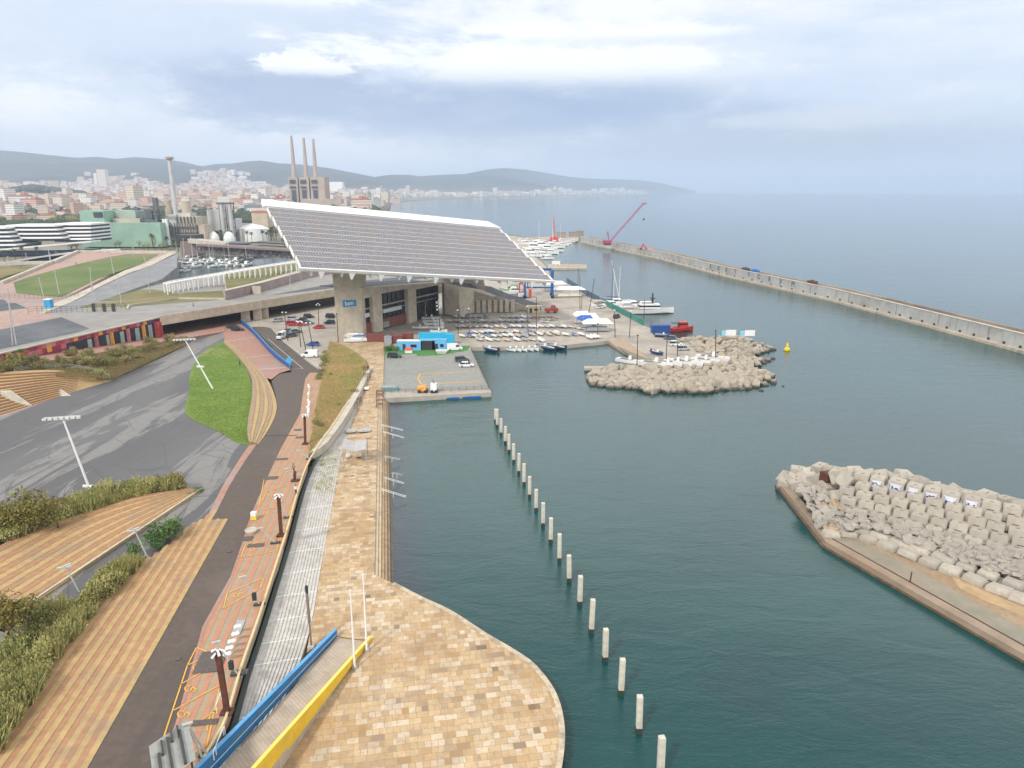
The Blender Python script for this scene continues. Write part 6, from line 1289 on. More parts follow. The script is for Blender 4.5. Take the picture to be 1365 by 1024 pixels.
ROWS = [(424, 608, 706, 13, 'rear row against the wall', 25), (429.5, 600, 705, 15, 'second row from the wall', 22), (437, 611, 758, 21, 'third row from the wall', 20), (444.5, 628, 742, 18, 'fourth row from the wall', 25), (449.5, 616, 700, 11, 'fifth row from the wall', 30), (454.5, 640, 722, 8, 'front row by the water', 20), (447.5, 700, 775, 8, 'fifth row from the wall, far half', 25)]
for y, xa, xb, n, rw, hd in ROWS:
 for i in range(n):
  x = xa + (xb - xa) * i / (n - 1) + random.uniform(-1.4, 1.4); yy = y + (xa - x) * .012 * 0 + random.uniform(-.5, .5)
  if y == 424 and 655 < x < 668: continue
  k = random.choice(['white'] * 8 + ['blue', 'grey', 'grey', 'tan', 'blue' if y > 430 else 'white'] + (['red'] if y == 437 else [])); op = 'open' if (k == 'white' and random.random() < .35) else 'cover'
  p = P(x, yy, zq + .03); s = random.uniform(.95, 1.15)
  lab = '%s dinghy, %s from the promenade side in the %s' % ('open white' if op == 'open' else 'white covered' if k == 'white' else k + ' covered', nth(i), rw.split(',')[0] if ',' not in rw else 'fifth row, far half')
  m_ = {'white_gelcoat': cov[k]['white_gelcoat']} if cov[k] else None
  o = DP[op].put(p, math.radians(-69 + random.uniform(-7, 7) + (180 if random.random() < .1 else 0)), lab, 'dinghies on the quay', s)
  if m_:
   for c in [c for c in bpy.data.objects if c.parent == o and c.name.startswith('cover')]: c.material_slots[0].link = 'OBJECT'; c.material_slots[0].material = m_['white_gelcoat']
# small ones round the edges
for i, (x, y) in enumerate([(728, 428), (734, 427), (726, 430.5), (768, 438), (776, 440), (772, 436)]): DP['open'].put(P(x, y, zq + .03), math.radians(-35), 'open white dinghy off by itself near the tented boats, number %s from the wall' % nth(i).replace('first', 'nearest') if False else 'open white dinghy standing apart, %s of six near the boat tents' % nth(i), 'dinghies near the boat tents', .9)
for i, (x, y) in enumerate([(785, 451), (790, 450.5), (795, 450)]): DP['cover'].put(P(x, y, zq + .03), math.radians(110), 'white dinghy stored slanting at the quay corner, %s from the dinghy rows' % nth(i), 'slanting dinghies at the quay corner', 1.0)
for p in DP.values(): p.done()
# motor boats, used for the berths and the harbours
def make_motor(Ln=10.5, fly=True):
 T = thing('motor_boat', 'x', 'boat'); B = Ln * .3; hull(T, Ln, B, Ln * .13, M_HULL, M_DECKW, z0=-.4)
 h0 = Ln * .13; mb = MB(); mb.loft([[(-Ln * .22, -B * .36, h0), (-Ln * .22, B * .36, h0), (-Ln * .2, B * .3, h0 + 1.5), (-Ln * .2, -B * .3, h0 + 1.5)], [(Ln * .2, -B * .3, h0 + .1), (Ln * .2, B * .3, h0 + .1), (Ln * .06, B * .26, h0 + 1.5), (Ln * .06, -B * .26, h0 + 1.5)]]); mb.build('cabin', M_HULL, T)
 mb = MB(); mb.loft([[(-Ln * .18, -B * .352, h0 + .6), (-Ln * .18, B * .352, h0 + .6), (-Ln * .17, B * .33, h0 + 1.15), (-Ln * .17, -B * .33, h0 + 1.15)], [(Ln * .165, -B * .315, h0 + .6), (Ln * .165, B * .315, h0 + .6), (Ln * .115, B * .29, h0 + 1.15), (Ln * .115, -B * .29, h0 + 1.15)]]); mb.build('window_band', M_GLASSV, T)
 mb = MB(); mb.box(-Ln * .08, 0, h0 + 1.505, Ln * .24, B * .55, .35, 0, .85); mb.build('flybridge', M_HULL, T)
 mb = MB(); mb.tube((-Ln * .1, 0, h0 + 1.8), (-Ln * .14, 0, h0 + 3.4), .06, n=5); mb.build('radar_mast', M_STEEL, T); mb = MB(); mb.box(-Ln * .38, 0, h0 + .02, Ln * .2, B * .7, .06); mb.build('cockpit_sole', M_TEAK, T)
 return T
def make_sail(Ln=11):
 T = thing('sailing_yacht', 'x', 'sailing boat'); B = Ln * .29; hull(T, Ln, B, Ln * .1, M_HULL, M_DECKW, z0=-.4); h0 = Ln * .1
 mb = MB(); mb.loft([[(-Ln * .15, -B * .28, h0), (-Ln * .15, B * .28, h0), (-Ln * .14, B * .22, h0 + .5), (-Ln * .14, -B * .22, h0 + .5)], [(Ln * .22, -B * .16, h0), (Ln * .22, B * .16, h0), (Ln * .18, B * .1, h0 + .35), (Ln * .18, -B * .1, h0 + .35)]]); mb.build('coachroof', M_HULL, T)
 mb = MB(); mb.tube((Ln * .08, 0, h0), (Ln * .08, 0, Ln * 1.45), .11, .07, 6); mb.build('mast', M_WHITE, T); mb = MB(); mb.tube((Ln * .08, 0, h0 + 1.3), (-Ln * .32, 0, h0 + 1.4), .16, .13, 6); mb.build('boom', M_NAVY, T)
 mb = MB(); mb.tube((Ln * .48, 0, h0 + .3), (Ln * .08, 0, Ln * 1.4), .025, n=3); mb.tube((-Ln * .48, 0, h0 + .3), (Ln * .08, 0, Ln * 1.45), .025, n=3); mb.build('stay', M_STEEL, T)
 return T
MP, SP = Proto(make_motor()), Proto(make_sail())
random.seed(9)
# inner harbour
k = 0
for row, (y0, n, xa, xb) in enumerate(((347, 12, 242, 330), (351, 11, 240, 318), (357, 9, 238, 262), (355, 5, 285, 330), (362, 3, 240, 250))):
 for i in range(n):
  x = xa + (xb - xa) * i / max(1, n - 1) + random.uniform(-1.5, 1.5); y = y0 + random.uniform(-1, 1); p = P(x, y, 0); s = random.uniform(.7, 1.25)
  if row == 2 and i % 2: continue
  if random.random() < .75: MP.put(p, random.choice((1.2, 1.35, 4.4)) + random.uniform(-.1, .1), 'white motor boat moored in the inner harbour, %s from the slope in the %s row' % (nth(i), nth(row)), 'white boats in the inner harbour', s)
  else: SP.put(p, random.choice((1.2, 4.4)), 'white sailing yacht moored in the inner harbour, %s from the slope in the %s row' % (nth(i), nth(row)), 'white boats in the inner harbour', s * .9)
SP.put(P(305, 349, 0), 1.3, 'largest sailing yacht of the inner harbour with the tallest mast', 'white boats in the inner harbour', 1.55)
# outer marina by the breakwater root
for i, (x, y, s) in enumerate([(712, 333, 2.4), (706, 339, 1.9), (722, 330, 2.2), (730, 334, 2.0), (718, 338, 1.7), (737, 330, 1.9), (744, 331, 1.6), (750, 328, 1.5), (756, 326, 1.3), (712, 343, 1.5), (725, 342, 1.5), (735, 339, 1.6), (742, 336, 1.4), (730, 346, 1.2), (760, 324, 1.1), (765, 322.5, 1.0), (700, 327, 1.8), (716, 327, 1.9), (728, 326, 1.5), (740, 325, 1.3), (748, 322, 1.1), (694, 323, 1.3), (704, 322, 1.2)]):
 MP.put(P(x, y, 0), math.radians(random.uniform(-30, -10)), 'white motor yacht in the outer marina, %s in a tight cluster by the breakwater root' % nth(i), 'yachts of the outer marina', s * .8)
for i, (x, y, yt, w_) in enumerate([(734.5, 326, 287, 'with the tallest white mast'), (717, 322, 295, 'with a white mast next to the solar canopy'), (745.5, 322, 298, 'with the shorter white mast beside the red crane'), (757, 318, 303, 'with a thin mast near the breakwater')]):
 b = P(x, y, 0); hh = PZ(x, b.y, yt); SP.put(b, .2, 'sailing yacht of the outer marina ' + w_, 'masted yachts of the outer marina', hh / 16)
# moored club boats under the dinghy quay
for i, (x, y, k_) in enumerate([(683, 466, 'w'), (690.5, 466, 'w'), (699, 466, 'w'), (708, 465.5, 'w'), (716, 465.5, 'w')]):
 o = MP.put(P(x - 2, y, .05), math.radians(125), 'open white launch tied stern-out below the dinghy quay, %s of five' % nth(i), 'white launches below the dinghy quay', .52) if False else None
def make_launch(hm_, dm_, motor=True, tube_=False, Ln=5.6):
 T = thing('club_launch', 'x', 'launch'); secs = hull(T, Ln, 1.9, .75, hm_, dm_, z0=-.2)
 mb = MB(); mb.hexa([(-Ln * .36, -.6, .78), (Ln * .2, -.55, .8), (Ln * .2, .55, .8), (-Ln * .36, .6, .78)], [(-Ln * .36, -.55, .8), (Ln * .2, -.5, .82), (Ln * .2, .5, .82), (-Ln * .36, .55, .8)]); mb.build('cockpit', M_DECKW if hm_ != M_HULL else M_TUBE, T)
 mb = MB(); mb.box(.1, 0, .8, .5, .6, .75, 0, .8); mb.build('console', M_WHITE, T)
 if motor:
  mb = MB(); mb.box(-Ln / 2 - .35, 0, .35, .5, .5, 1.0, 0, .8); mb.build('outboard_motor', M_DARK, T)
 if tube_:
  for s in (-1, 1): mb = MB(); mb.tube((-Ln * .5, s * .95, .72), (Ln * .2, s * .92, .78), .26, n=8); mb.tube((Ln * .2, s * .92, .78), (Ln * .5, s * .12, .98), .26, .2, 8); mb.build('side_tube', M_TUBE if hm_ != M_NAVY else M_NAVY, T)
 return T
LW_ = Proto(make_launch(M_HULL, M_DECKW, False)); LR = Proto(make_launch(M_NAVY, M_DECKW, True, True))
for i, (x, y) in enumerate([(680, 467.5), (688, 467.5), (696.5, 467.3), (705.5, 466.8), (713, 466.5)]): LW_.put(P(x, y, 0), math.radians(-50 + i * -4), 'white keelboat tied bow-in below the dinghy quay, %s of five' % nth(i), 'white boats below the dinghy quay')
for i, (x, y, s, w_) in enumerate([(653, 468, 1.15, 'nearest the corner of the grey lot'), (727, 466, 1.3, 'just past the five white boats'), (741, 465, 1.25, 'last one along the dinghy quay')]): LR.put(P(x, y, 0), math.radians(140), 'dark blue inflatable boat with black outboard, ' + w_, 'inflatable boats below the dinghy quay', s)
for i, (x, y, s) in enumerate([(560, 422, 1.0), (575, 426, 1.3), (577, 430, 1.35), (579, 433.5, 1.3), (580, 438, 1.2), (585, 443, 1.1), (586, 448, 1.0), (560, 438, 1.0)]): LW_.put(P(x, y, zq + .4), math.radians(-8), 'white training boat parked ashore on the apron, %s from the building' % nth(i), 'boats parked on the apron', s)
for i, (x, y) in enumerate([(839, 484.5)]): LW_.put(P(x, y, zq + .1), math.radians(-40), 'pair-hulled white boat at the base of the slipway by the jetty', None, 1.5)
for i, (x, y) in enumerate([(874, 490), (890, 488.5), (903, 488), (914, 488), (927, 487), (940, 485), (950, 482)]): LW_.put(P(x, y - 1, zq + .3), math.radians(-28), 'white catamaran laid up along the rock edge, %s from the slipway' % nth(i), 'boats laid up along the rocks', 1.5 if i % 3 else 1.75)
LR.put(P(876, 472, zq + .2), math.radians(-60), 'small black inflatable boat alone in the middle of the outer quay', None, .9)
LR.put(P(884, 449, zq + .2), math.radians(-20), 'dark inflatable boat ashore beside the dark blue container', None, 1.0)
# ------------------------------------------------------------------ the bigger vessels
b = P(862, 418, 0); T = thing('explorer_yacht', 'long white motor yacht with a dark mast moored beyond the green fence', 'yacht', b, math.radians(3)); secs = hull(T, 23, 5.2, 2.0, M_HULL, M_TEAK, z0=-.6)
mb = MB(); mb.box(1, 0, 2.3, 9, 3.6, 1.9, 0, .9); mb.build('deckhouse', M_HULL, T); mb = MB(); mb.box(.8, 0, 2.95, 9.0, 3.62, .7, 0, .99); mb.build('window_band', M_GLASSV, T)
mb = MB(); mb.box(-.5, 0, 4.21, 5, 3.0, .9, 0, .85); mb.build('wheelhouse', M_HULL, T); mb = MB(); mb.box(-.4, 0, 4.5, 4.6, 2.9, .4, 0, .98); mb.build('wheelhouse_window', M_GLASSV, T)
mb = MB(); mb.box(2.2, 0, 4.2, .9, .5, 4.4, 0, .5); mb.box(2.2, 0, 6.3, 1.6, 2.2, .35); mb.box(2.0, 0, 8.2, .3, 1.6, .2); mb.build('radar_mast', M_DKST, T); mb = MB(); mb.box(-8.2, 0, 3.6, 5, 3.6, .12); mb.build('awning', M_TARPG, T)
for sx in (-10.4, -6): mb = MB(); mb.tube((sx, 1.5, 2), (sx, 1.5, 3.6), .05, n=4); mb.tube((sx, -1.5, 2), (sx, -1.5, 3.6), .05, n=4); mb.build('awning_post', M_STEEL, T)
mb = MB(); mb.loft([[(x, y_ * .99, z) for x, y_, z in [(s[0][0], s[0][1] - .04, .02), (s[0][0], -s[0][1] + .04, .02), (s[0][0], -s[0][1] + .04, .22), (s[0][0], s[0][1] - .04, .22)]] for s in [[(q[0][0], q[0][1] * .83)] for q in secs]]); mb.build('waterline_stripe', M_DKST, T)
for i, (x, y, Ln, w_) in enumerate([(812, 410, 17, 'widest one with a tan awning against the quay'), (822, 407, 14, 'second one in the stack beyond the fence')]):
 b = P(x, y, 0); T = thing('moored_catamaran', 'white catamaran moored beyond the fence, ' + w_, 'catamaran', b, .05)
 for s in (-1, 1): secs = hull_secs(Ln, 1.9, 1.7); mb = MB(); mb.loft([[(p[0], p[1] + s * 2.6, p[2]) for p in q] for q in secs]); mb.build('hull', M_HULL, T)
 mb = MB(); mb.box(-1, 0, 1.2, Ln * .62, 5.6, .5); mb.build('bridge_deck', M_DECKW, T); mb = MB(); mb.box(-.5, 0, 1.71, Ln * .36, 4.2, 1.3, 0, .85); mb.build('saloon', M_HULL, T); mb = MB(); mb.box(-.4, 0, 2.15, Ln * .35, 4.1, .5, 0, .97); mb.build('window_band', M_GLASSV, T)
 mb = MB(); mb.box(-Ln * .3, 0, 3.1, Ln * .28, 4.6, .1); mb.build('awning', M_TARPT if i == 0 else M_TARPG, T); mb = MB(); mb.tube((1, 0, 3), (1 if i == 0 else -3, 0, 20), .14, .08, 6); mb.build('mast', M_WHITE if i else M_DKST, T); mb = MB(); mb.tube((1, 0, 3.7), (-4.5, 0, 3.9), .22, n=6); mb.build('boom', M_NAVY, T)
# leaning bare masts seen beyond
MP.put(P(836, 413.5, 0), math.radians(5), 'low white cruiser with tan canvas moored just before the long white yacht', 'white cruisers beyond the fence', 1.2); MP.put(P(846, 410, 0), math.radians(5), 'white cruiser moored behind the long white yacht', 'white cruisers beyond the fence', 1.0)
for i, (x, y, yt, w_) in enumerate([(822, 408, 355, 'tall leaning mast, nearest the long yacht'), (815, 407, 362, 'second mast beyond the fence')]): b = P(x, y, 0); SP.put(b, .1, 'sailing yacht moored beyond the fence, ' + w_, 'masted yachts beyond the fence', PZ(x, b.y, yt) / 16)
b = P(902, 441.5, 0); T = thing('red_workboat', 'red workboat with a flat red foredeck and dark wheelhouse at the quay end', 'workboat', b, math.radians(12)); M_REDH = simplep('red_hull', (.50, .03, .02), .4)
hull(T, 13, 4.4, 1.3, M_REDH, simplep('red_deck', (.42, .05, .04), .7), z0=-.5, full=.95); mb = MB(); mb.box(2.3, 0, 1.35, 3, 2.8, 2.1, 0, .92); mb.build('wheelhouse', M_REDH, T); mb = MB(); mb.box(2.3, 0, 2.45, 2.95, 2.78, .6, 0, .97); mb.build('window_band', M_GLASSV, T)
mb = MB(); mb.box(-.6, 0, 3.0, 3.4, 2.4, .15); mb.build('dark_awning', M_DKST, T); mb = MB(); mb.tube((2.4, 0, 3.4), (2.4, 0, 5.6), .06, n=5); mb.build('antenna', M_STEEL, T); mb = MB(); mb.beam((-6, 0, 1.5), (-2, 0, 1.5), 2.8, .12); mb.build('foredeck_cover', M_REDH, T)
# green boat hauled out and boat tents
MP.put(P(687, 392, zq + 1.4), .1, 'white motor cruiser hauled out behind the ramp parapet', None, 1.1)
o = MP.put(P(683, 390, zq + 1.2), 3.0, 'green-covered boat hauled out beside the ramp parapet', None, 1.25, {'white_gelcoat': simplep('green_tarpaulin', (.22, .38, .24), .7)})
for i, (x, y, w_, c, lab) in enumerate([(775, 431, 6.5, M_HULL, 'white tent roof sheltering boats, farthest of the quay tents'), (780, 437, 6, M_TARPB, 'tent with a bright blue roof between white ones'), (785, 434, 7, M_HULL, 'white pointed tent behind the biggest one'), (796, 442, 11, M_HULL, 'biggest white tent on the quay'), (758, 396, 16, M_HULL, 'long white boat shelter near the blue travel lift'), (738, 388, 13, M_HULL, 'white boat shelter close under the canopy corner')]):
 b = P(x, y, zq); T = thing('boat_tent', lab, 'tent', b, .1); mb = MB(); h = 3.2 if i < 4 else 3.6
 mb.loft([[(-w_ / 2, -2.4, h), (w_ / 2, -2.4, h), (w_ / 2, 2.4, h), (-w_ / 2, 2.4, h)], [(-w_ * .32, -.25, h + 1.5), (w_ * .32, -.25, h + 1.5), (w_ * .32, .25, h + 1.5), (-w_ * .32, .25, h + 1.5)]]); mb.build('tent_roof', c, T)
 for sx in (-1, 0, 1):
  for sy in (-1, 1): mb = MB(); mb.tube((sx * w_ * .47, sy * 2.3, 0), (sx * w_ * .47, sy * 2.3, h), .07, n=5); mb.build('tent_leg', M_STEEL, T)
 mb = MB(); mb.box(0, 0, .5, w_ * .8, 2.6, 1.3, 0, .8); mb.build('stored_boat_cover', M_TARPG if i % 2 else M_DECKW, T)
# lashed kayaks / boards
for i in range(9):
 x = 695 + i * 5.2; c = random.choice([simplep('orange_plastic', (.62, .22, .08), .6), M_HULL, simplep('sun_bleached_orange', (.60, .36, .22), .7)]); b = P(x, 424 + (i % 2), zq); T = thing('rowing_skiff', 'long slim %s skiff lying by the red trailer, %s from the wall' % ('white' if c is M_HULL else 'orange', nth(i)), 'skiff', b, math.radians(-52), group='slim skiffs by the red trailer'); secs = hull_secs(7, .7, .35, z0=.05); mb = MB(); mb.loft(secs); mb.build('hull', c, T); mb = MB(); mb.box(-.3, 0, .36, 1.6, .4, .06); mb.build('cockpit', M_DARK, T)
SP.done(); MP.done(); LW_.done(); LR.done()
# ------------------------------------------------------------------ travel lift, cabins, containers, fences
b = P(718, 398, zq); T = thing('travel_lift', 'tall blue steel boat hoist standing under the canopy corner', 'boat hoist', b); M_LIFT = simplep('hoist_blue', (.012, .10, .30), .45)
for sx in (-6.5, 6.5):
 for sy in (0, 9): mb = MB(); mb.box(sx, sy, 1, .9, .9, 11.5); mb.build('leg', M_LIFT, T); mb = MB(); mb.tube((sx, sy - .35, .9), (sx, sy + .35, .9), .9, n=12); mb.build('wheel', M_TYRE, T)
 mb = MB(); mb.beam((sx, 0, 12.6), (sx, 9, 12.6), .9, 1.1); mb.beam((sx, 0, 3.4), (sx, 9, 3.4), .6, .8); mb.build('side_beam', M_LIFT, T)
mb = MB(); mb.beam((-6.5, 9, 12.6), (6.5, 9, 12.6), .9, 1.1); mb.beam((-6.5, 9, 4), (6.5, 9, 4), .6, .7); mb.build('cross_beam', M_LIFT, T)
for sx in (-4.6,): mb = MB(); mb.box(sx - .5, 3, 5, .5, .5, 8); mb.build('hoist_mast', M_LIFT, T)
b = P(697, 397, zq); T = thing('mobile_crane', 'red folding boom crane beside the blue boat hoist', 'crane', b); mb = MB(); mb.box(0, 0, .6, 5, 2.4, 1.6); mb.build('chassis', M_WHITE, T); mb = MB(); mb.beam((-1.5, 0, 2), (-1.7, 0, 7), .6, .6); mb.beam((-1.7, 0, 7), (2.6, 0, 4.3), .5, .5); mb.build('boom', M_TARPR, T); mb = MB(); mb.box(3.4, 0, .6, 1.4, 2.4, 3.4); mb.build('cab', M_TARPR, T)
def cabin(name, lab, x, y, w_, d_, h, wall, roof=None, z=None, rz=0, win=True, cat='cabin', ribs=False):
 b = P(x, y, zq + .04 if z is None else z); T = thing(name, lab, cat, b, rz); mb = MB(); mb.box(0, 0, 0, w_, d_, h); mb.build('wall', wall, T)
 mb = MB(); mb.box(0, 0, h + .002, w_ + .15, d_ + .15, .12); mb.build('roof', roof or wall, T)
 if ribs:
  mb = MB()
  for k in range(int(w_ / .4)): mb.box(-w_ / 2 + .2 + k * .4, -d_ / 2 - .04, .05, .2, .08, h - .1)
  mb.build('ribbed_side', wall, T)
 if win: mb = MB(); mb.box(-w_ * .2, -d_ / 2 - .03, .05, .95, .1, 2.0); mb.build('door', M_DKST, T); mb = MB(); mb.box(w_ * .2, -d_ / 2 - .03, 1.0, w_ * .25, .1, .9); mb.build('window', M_GLASSV, T)
 return T
M_MAR, M_LBL, M_CYA = simplep('maroon_container', (.22, .06, .05), .6), simplep('light_blue_panel', (.13, .42, .72), .6), simplep('cyan_panel', (.02, .42, .68), .6)
cabin('shipping_container', 'maroon shipping container across the end of the promenade', 501, 456, 6.1, 2.4, 2.5, M_MAR, win=False, cat='container', ribs=True)
cabin('shipping_container', 'small pale container beside the maroon ones', 518, 458, 2.4, 2.4, 2.4, M_TARPG, win=False, cat='container'); cabin('shipping_container', 'maroon container behind the turf between pale container and blue cabins', 529, 457, 4, 2.4, 2.5, M_MAR, win=False, cat='container', ribs=True); cabin('shipping_container', 'maroon container mostly hidden behind the blue cabins', 543, 454, 4, 2.4, 2.5, M_MAR, win=False, cat='container', ribs=True)
cabin('beach_cabin', 'light blue cabin with a white roof edge on the turf', 546, 466, 7.5, 2.6, 2.9, M_LBL, M_WHITE); cabin('beach_cabin', 'light blue cabin open at the front with a dark interior', 570, 465.5, 5, 2.6, 3.0, M_DARK, M_LBL, win=False); cabin('beach_cabin', 'light blue double door cabin in the middle of the turf', 586, 465.5, 4.4, 2.6, 3.1, M_LBL); cabin('beach_cabin', 'bright cyan cabin at the end of the turf row', 600, 459, 2.8, 2.8, 3.4, M_CYA, win=False); cabin('beach_cabin', 'long cyan roofed cabin behind the turf row', 577, 457, 9, 2.2, 3.2, M_CYA, win=False)
cabin('shipping_container', 'dark blue container on the quay beside the red workboat', 880, 443.5, 6.5, 2.6, 2.7, simplep('container_blue', (.015, .07, .25), .5), win=False, cat='container', ribs=True, rz=.02)
cabin('site_cabin', 'cream site cabin with windows by the end of the ramp', 711, 417, 5.4, 2.6, 2.8, simplep('cream_cabin', (.70, .60, .38), .6)); cabin('site_cabin', 'small yellow-striped cabin beside the cream one', 719, 416, 1.8, 2.2, 2.7, M_DECKW)
cabin('box_trailer', 'long white covered trailer parked beside the concrete column', 473, 437, 8, 2.3, 2.2, M_HULL, win=False, cat='trailer')
b = P(735, 417, zq); T = thing('red_trailer', 'red boat trailer with a raised red frame by the cream cabin', 'trailer', b, .1); mb = MB(); mb.box(0, 0, .7, 5.4, 2.2, 1.2); mb.build('trailer_bed', M_TARPR, T); mb = MB(); mb.box(.8, 0, 1.95, 2.2, 1.6, 1.2, 0, .7); mb.build('raised_frame', simplep('faded_red', (.42, .14, .12), .7), T)
for sx in (-1.5, 1.5): mb = MB(); mb.tube((sx, -1.2, .4), (sx, 1.2, .4), .4, n=10); mb.build('wheel', M_TYRE, T)
for i, (x, y, c, lab) in enumerate([(470, 449, M_HULL, 'white sailboat hull lying beside the blue one near the column'), (478, 452, M_TARPB, 'blue and white sailboat hull on a trailer near the column'), (474, 455.5, M_HULL, 'long white hull nearest the grass bank tip')]):
 b = P(x, y, zq + .5); T = thing('hauled_out_hull', lab, 'boat', b, math.radians(3)); mb = MB(); mb.loft(hull_secs(7.5, 1.9, .9)); mb.build('hull', c if i != 1 else M_HULL, T); mb = MB(); mb.box(.2, 0, .95, 4.5, 1.3, .3, 0, .7); mb.build('cover', c, T); mb = MB(); mb.beam((-3, 0, -.2), (3.5, 0, -.2), .3, .2); mb.build('trailer', M_DKST, T)
for i, (x, y) in enumerate([(503, 425), (509, 425)]):
 b = P(x, y, zq); T = thing('parked_motorbike', 'dark motorbike parked by the shop window, %s from the column' % nth(i), 'motorbike', b, 1.2, group='motorbikes by the shop window')
 for sx in (-.65, .65): mb = MB(); mb.tube((sx, -.07, .32), (sx, .07, .32), .32, n=12); mb.build('wheel', M_TYRE, T)
 mb = MB(); mb.loft([[(-.7, -.12, .6), (-.7, .12, .6), (-.7, .1, .9), (-.7, -.1, .9)], [(0, -.18, .4), (0, .18, .4), (0, .16, .85), (0, -.16, .85)], [(.55, -.12, .55), (.55, .12, .55), (.5, .1, 1.0), (.5, -.1, 1.0)]]); mb.build('body', M_DKST, T); mb = MB(); mb.beam((.5, -.35, 1.1), (.5, .35, 1.1), .05, .05); mb.build('handlebar', M_STEEL, T)
b = P(589, 471, zq); T = thing('white_dinghy_planter', 'small upturned white boat shape standing on the turf edge', 'boat', b, 0); mb = MB(); mb.loft([[(-1.2, -.5, 0), (1.2, -.5, 0), (1.2, .5, 0), (-1.2, .5, 0)], [(-1.9, -.8, 1.1), (1.9, -.8, 1.1), (1.9, .8, 1.1), (-1.9, .8, 1.1)]]); mb.build('hull', M_HULL, T); mb = MB(); mb.beam((-1.2, -.7, .55), (1.2, -.7, .55), .06, .12); mb.build('stripe', M_TARPR, T)
b = P(571, 523, zq); T = thing('small_digger', 'small orange and white digger at the edge of the grey lot', 'digger', b); mb = MB(); mb.box(-1.6, 0, .5, 2.4, 1.6, 1.1, .0, .85); mb.build('orange_body', simplep('orange_paint', (.75, .16, .05), .5), T); mb = MB(); mb.box(1.4, 0, .4, 1.6, 1.5, 1.9, 0, .9); mb.build('white_cab', M_WHITE, T)
for sx in (-2.2, -.6, 1.0, 2.0): mb = MB(); mb.tube((sx, -.95, .4), (sx, .95, .4), .4, n=10); mb.build('wheel', M_TYRE, T)
mb = MB(); mb.tube((1.8, 0, 1.8), (1.2, 0, 3.2), .09, n=6); mb.build('arm', M_DKST, T)
for i, (x, y, w_) in enumerate([(596, 531.5, 6), (625, 530.3, 6)]): b = P(x, y, 0); T = thing('floating_pontoon', 'flat dark blue pontoon float at the lot edge, %s' % ('the one nearer the promenade' if i == 0 else 'the one nearer the open water'), 'pontoon', b, group='blue pontoon floats'); mb = MB(); mb.box(0, 0, -.1, w_, 1.4, .5); mb.build('float', M_LIFT, T, bevel=.08); mb = MB(); mb.box(0, 0, .402, w_ - .4, 1.0, .05); mb.build('top_mat', M_TARPB, T)
b = P(519.5, 520, zq); T = thing('covered_skip', 'teal and brown covered crate at the corner of the grey lot', 'crate', b, .05); mb = MB(); mb.box(0, 0, 0, 4.2, 1.8, .9); mb.build('crate_body', simplep('teal_crate', (.13, .28, .27), .7), T); mb = MB(); mb.box(0, 0, .902, 4.0, 1.6, .25, 0, .8); mb.build('cover', M_TARPG, T)
b = P(545, 470.5, zq); T = thing('red_awning_stall', 'little red awning stall in front of the light blue cabin', 'stall', b); mb = MB(); mb.loft([[(-1.3, -.7, 1.0), (1.3, -.7, 1.0), (1.3, .7, 1.2), (-1.3, .7, 1.2)], [(-.9, -.2, 1.7), (.9, -.2, 1.7), (.9, .2, 1.7), (-.9, .2, 1.7)]]); mb.build('awning', M_TARPR, T); mb = MB(); mb.box(0, 0, 0, 2.2, 1, 1.0); mb.build('counter', M_WHITE, T)
# lot quay rail
def qfence(name, lab, px, z, h, mat, **k): return railfence(name, lab, [P(x, y, z) for x, y in px], h, mat=mat, **k)
qfence('quay_railing', 'dark railing along the water edge of the grey lot', [(512, 524), (560, 524.3), (652, 519.5), (628, 468)], zq, 1.1, M_DKST, step=1.8)
T = thing('screen_fence', 'green mesh screen fence running along the outer quay edge', 'fence', P(840, 425, zq)); M_GREENF = simple('green_mesh', (.03, .20, .17), .6, .15, .5, dirt=(.12, .30, .26), dirt_amt=.6)
fp_ = [P(x, y, zq) for x, y in [(858, 434.5), (838, 423.5), (821, 414.5), (800, 404)]]
for a, b in zip(fp_, fp_[1:]): mb = rel(T); mb.hexa([a, b, b + Vector((.15, .1, 0)), a + Vector((.15, .1, 0))], [p + Vector((0, 0, 2.3)) for p in (a, b, b + Vector((.15, .1, 0)), a + Vector((.15, .1, 0)))]); mb.build('mesh_panel', M_GREENF, T)
T2 = thing('dark_mesh_fence', 'dark blue panel fence continuing beyond the green one', 'fence', P(790, 398, zq)); fp_ = [P(x, y, zq) for x, y in [(799, 403.5), (780, 393), (768, 385), (755, 376.5)]]
for a, b in zip(fp_, fp_[1:]):
 n = max(2, int((b - a).length / 4))
 for k in range(n): p, q = a.lerp(b, (k + .08) / n), a.lerp(b, (k + .92) / n); mb = rel(T2); mb.hexa([p, q, q + Vector((.1, .1, 0)), p + Vector((.1, .1, 0))], [v + Vector((0, 0, 2.6)) for v in (p, q, q + Vector((.1, .1, 0)), p + Vector((.1, .1, 0)))]); mb.build('fence_panel', simple('dark_slate_panel', (.06, .10, .16), .7, .3, .8), T2)
for i, (x, y, lab) in enumerate([(969, 449, 'white notice board facing the sea beside the rocks'), (994, 449.5, 'white notice board with a cyan panel at the rock tip')]):
 b = P(x + 5, y, 3.4); T = thing('notice_board', lab, 'notice board', b); mb = MB(); mb.box(0, 0, .4, 3.4, .15, 1.9); mb.build('board', M_WHITE, T)
 for sx in (-1.4, 1.4): mb = MB(); mb.tube((sx, .1, -1.5), (sx, .1, .5), .07, n=5); mb.build('board_leg', M_STEEL, T)
 mb = MB(); mb.box(-2.4 if i == 0 else -2.5, 0, .4, 1.3, .14, 1.7); mb.build('blue_panel', simplep('pale_cyan_board', (.25, .58, .70), .5), T)
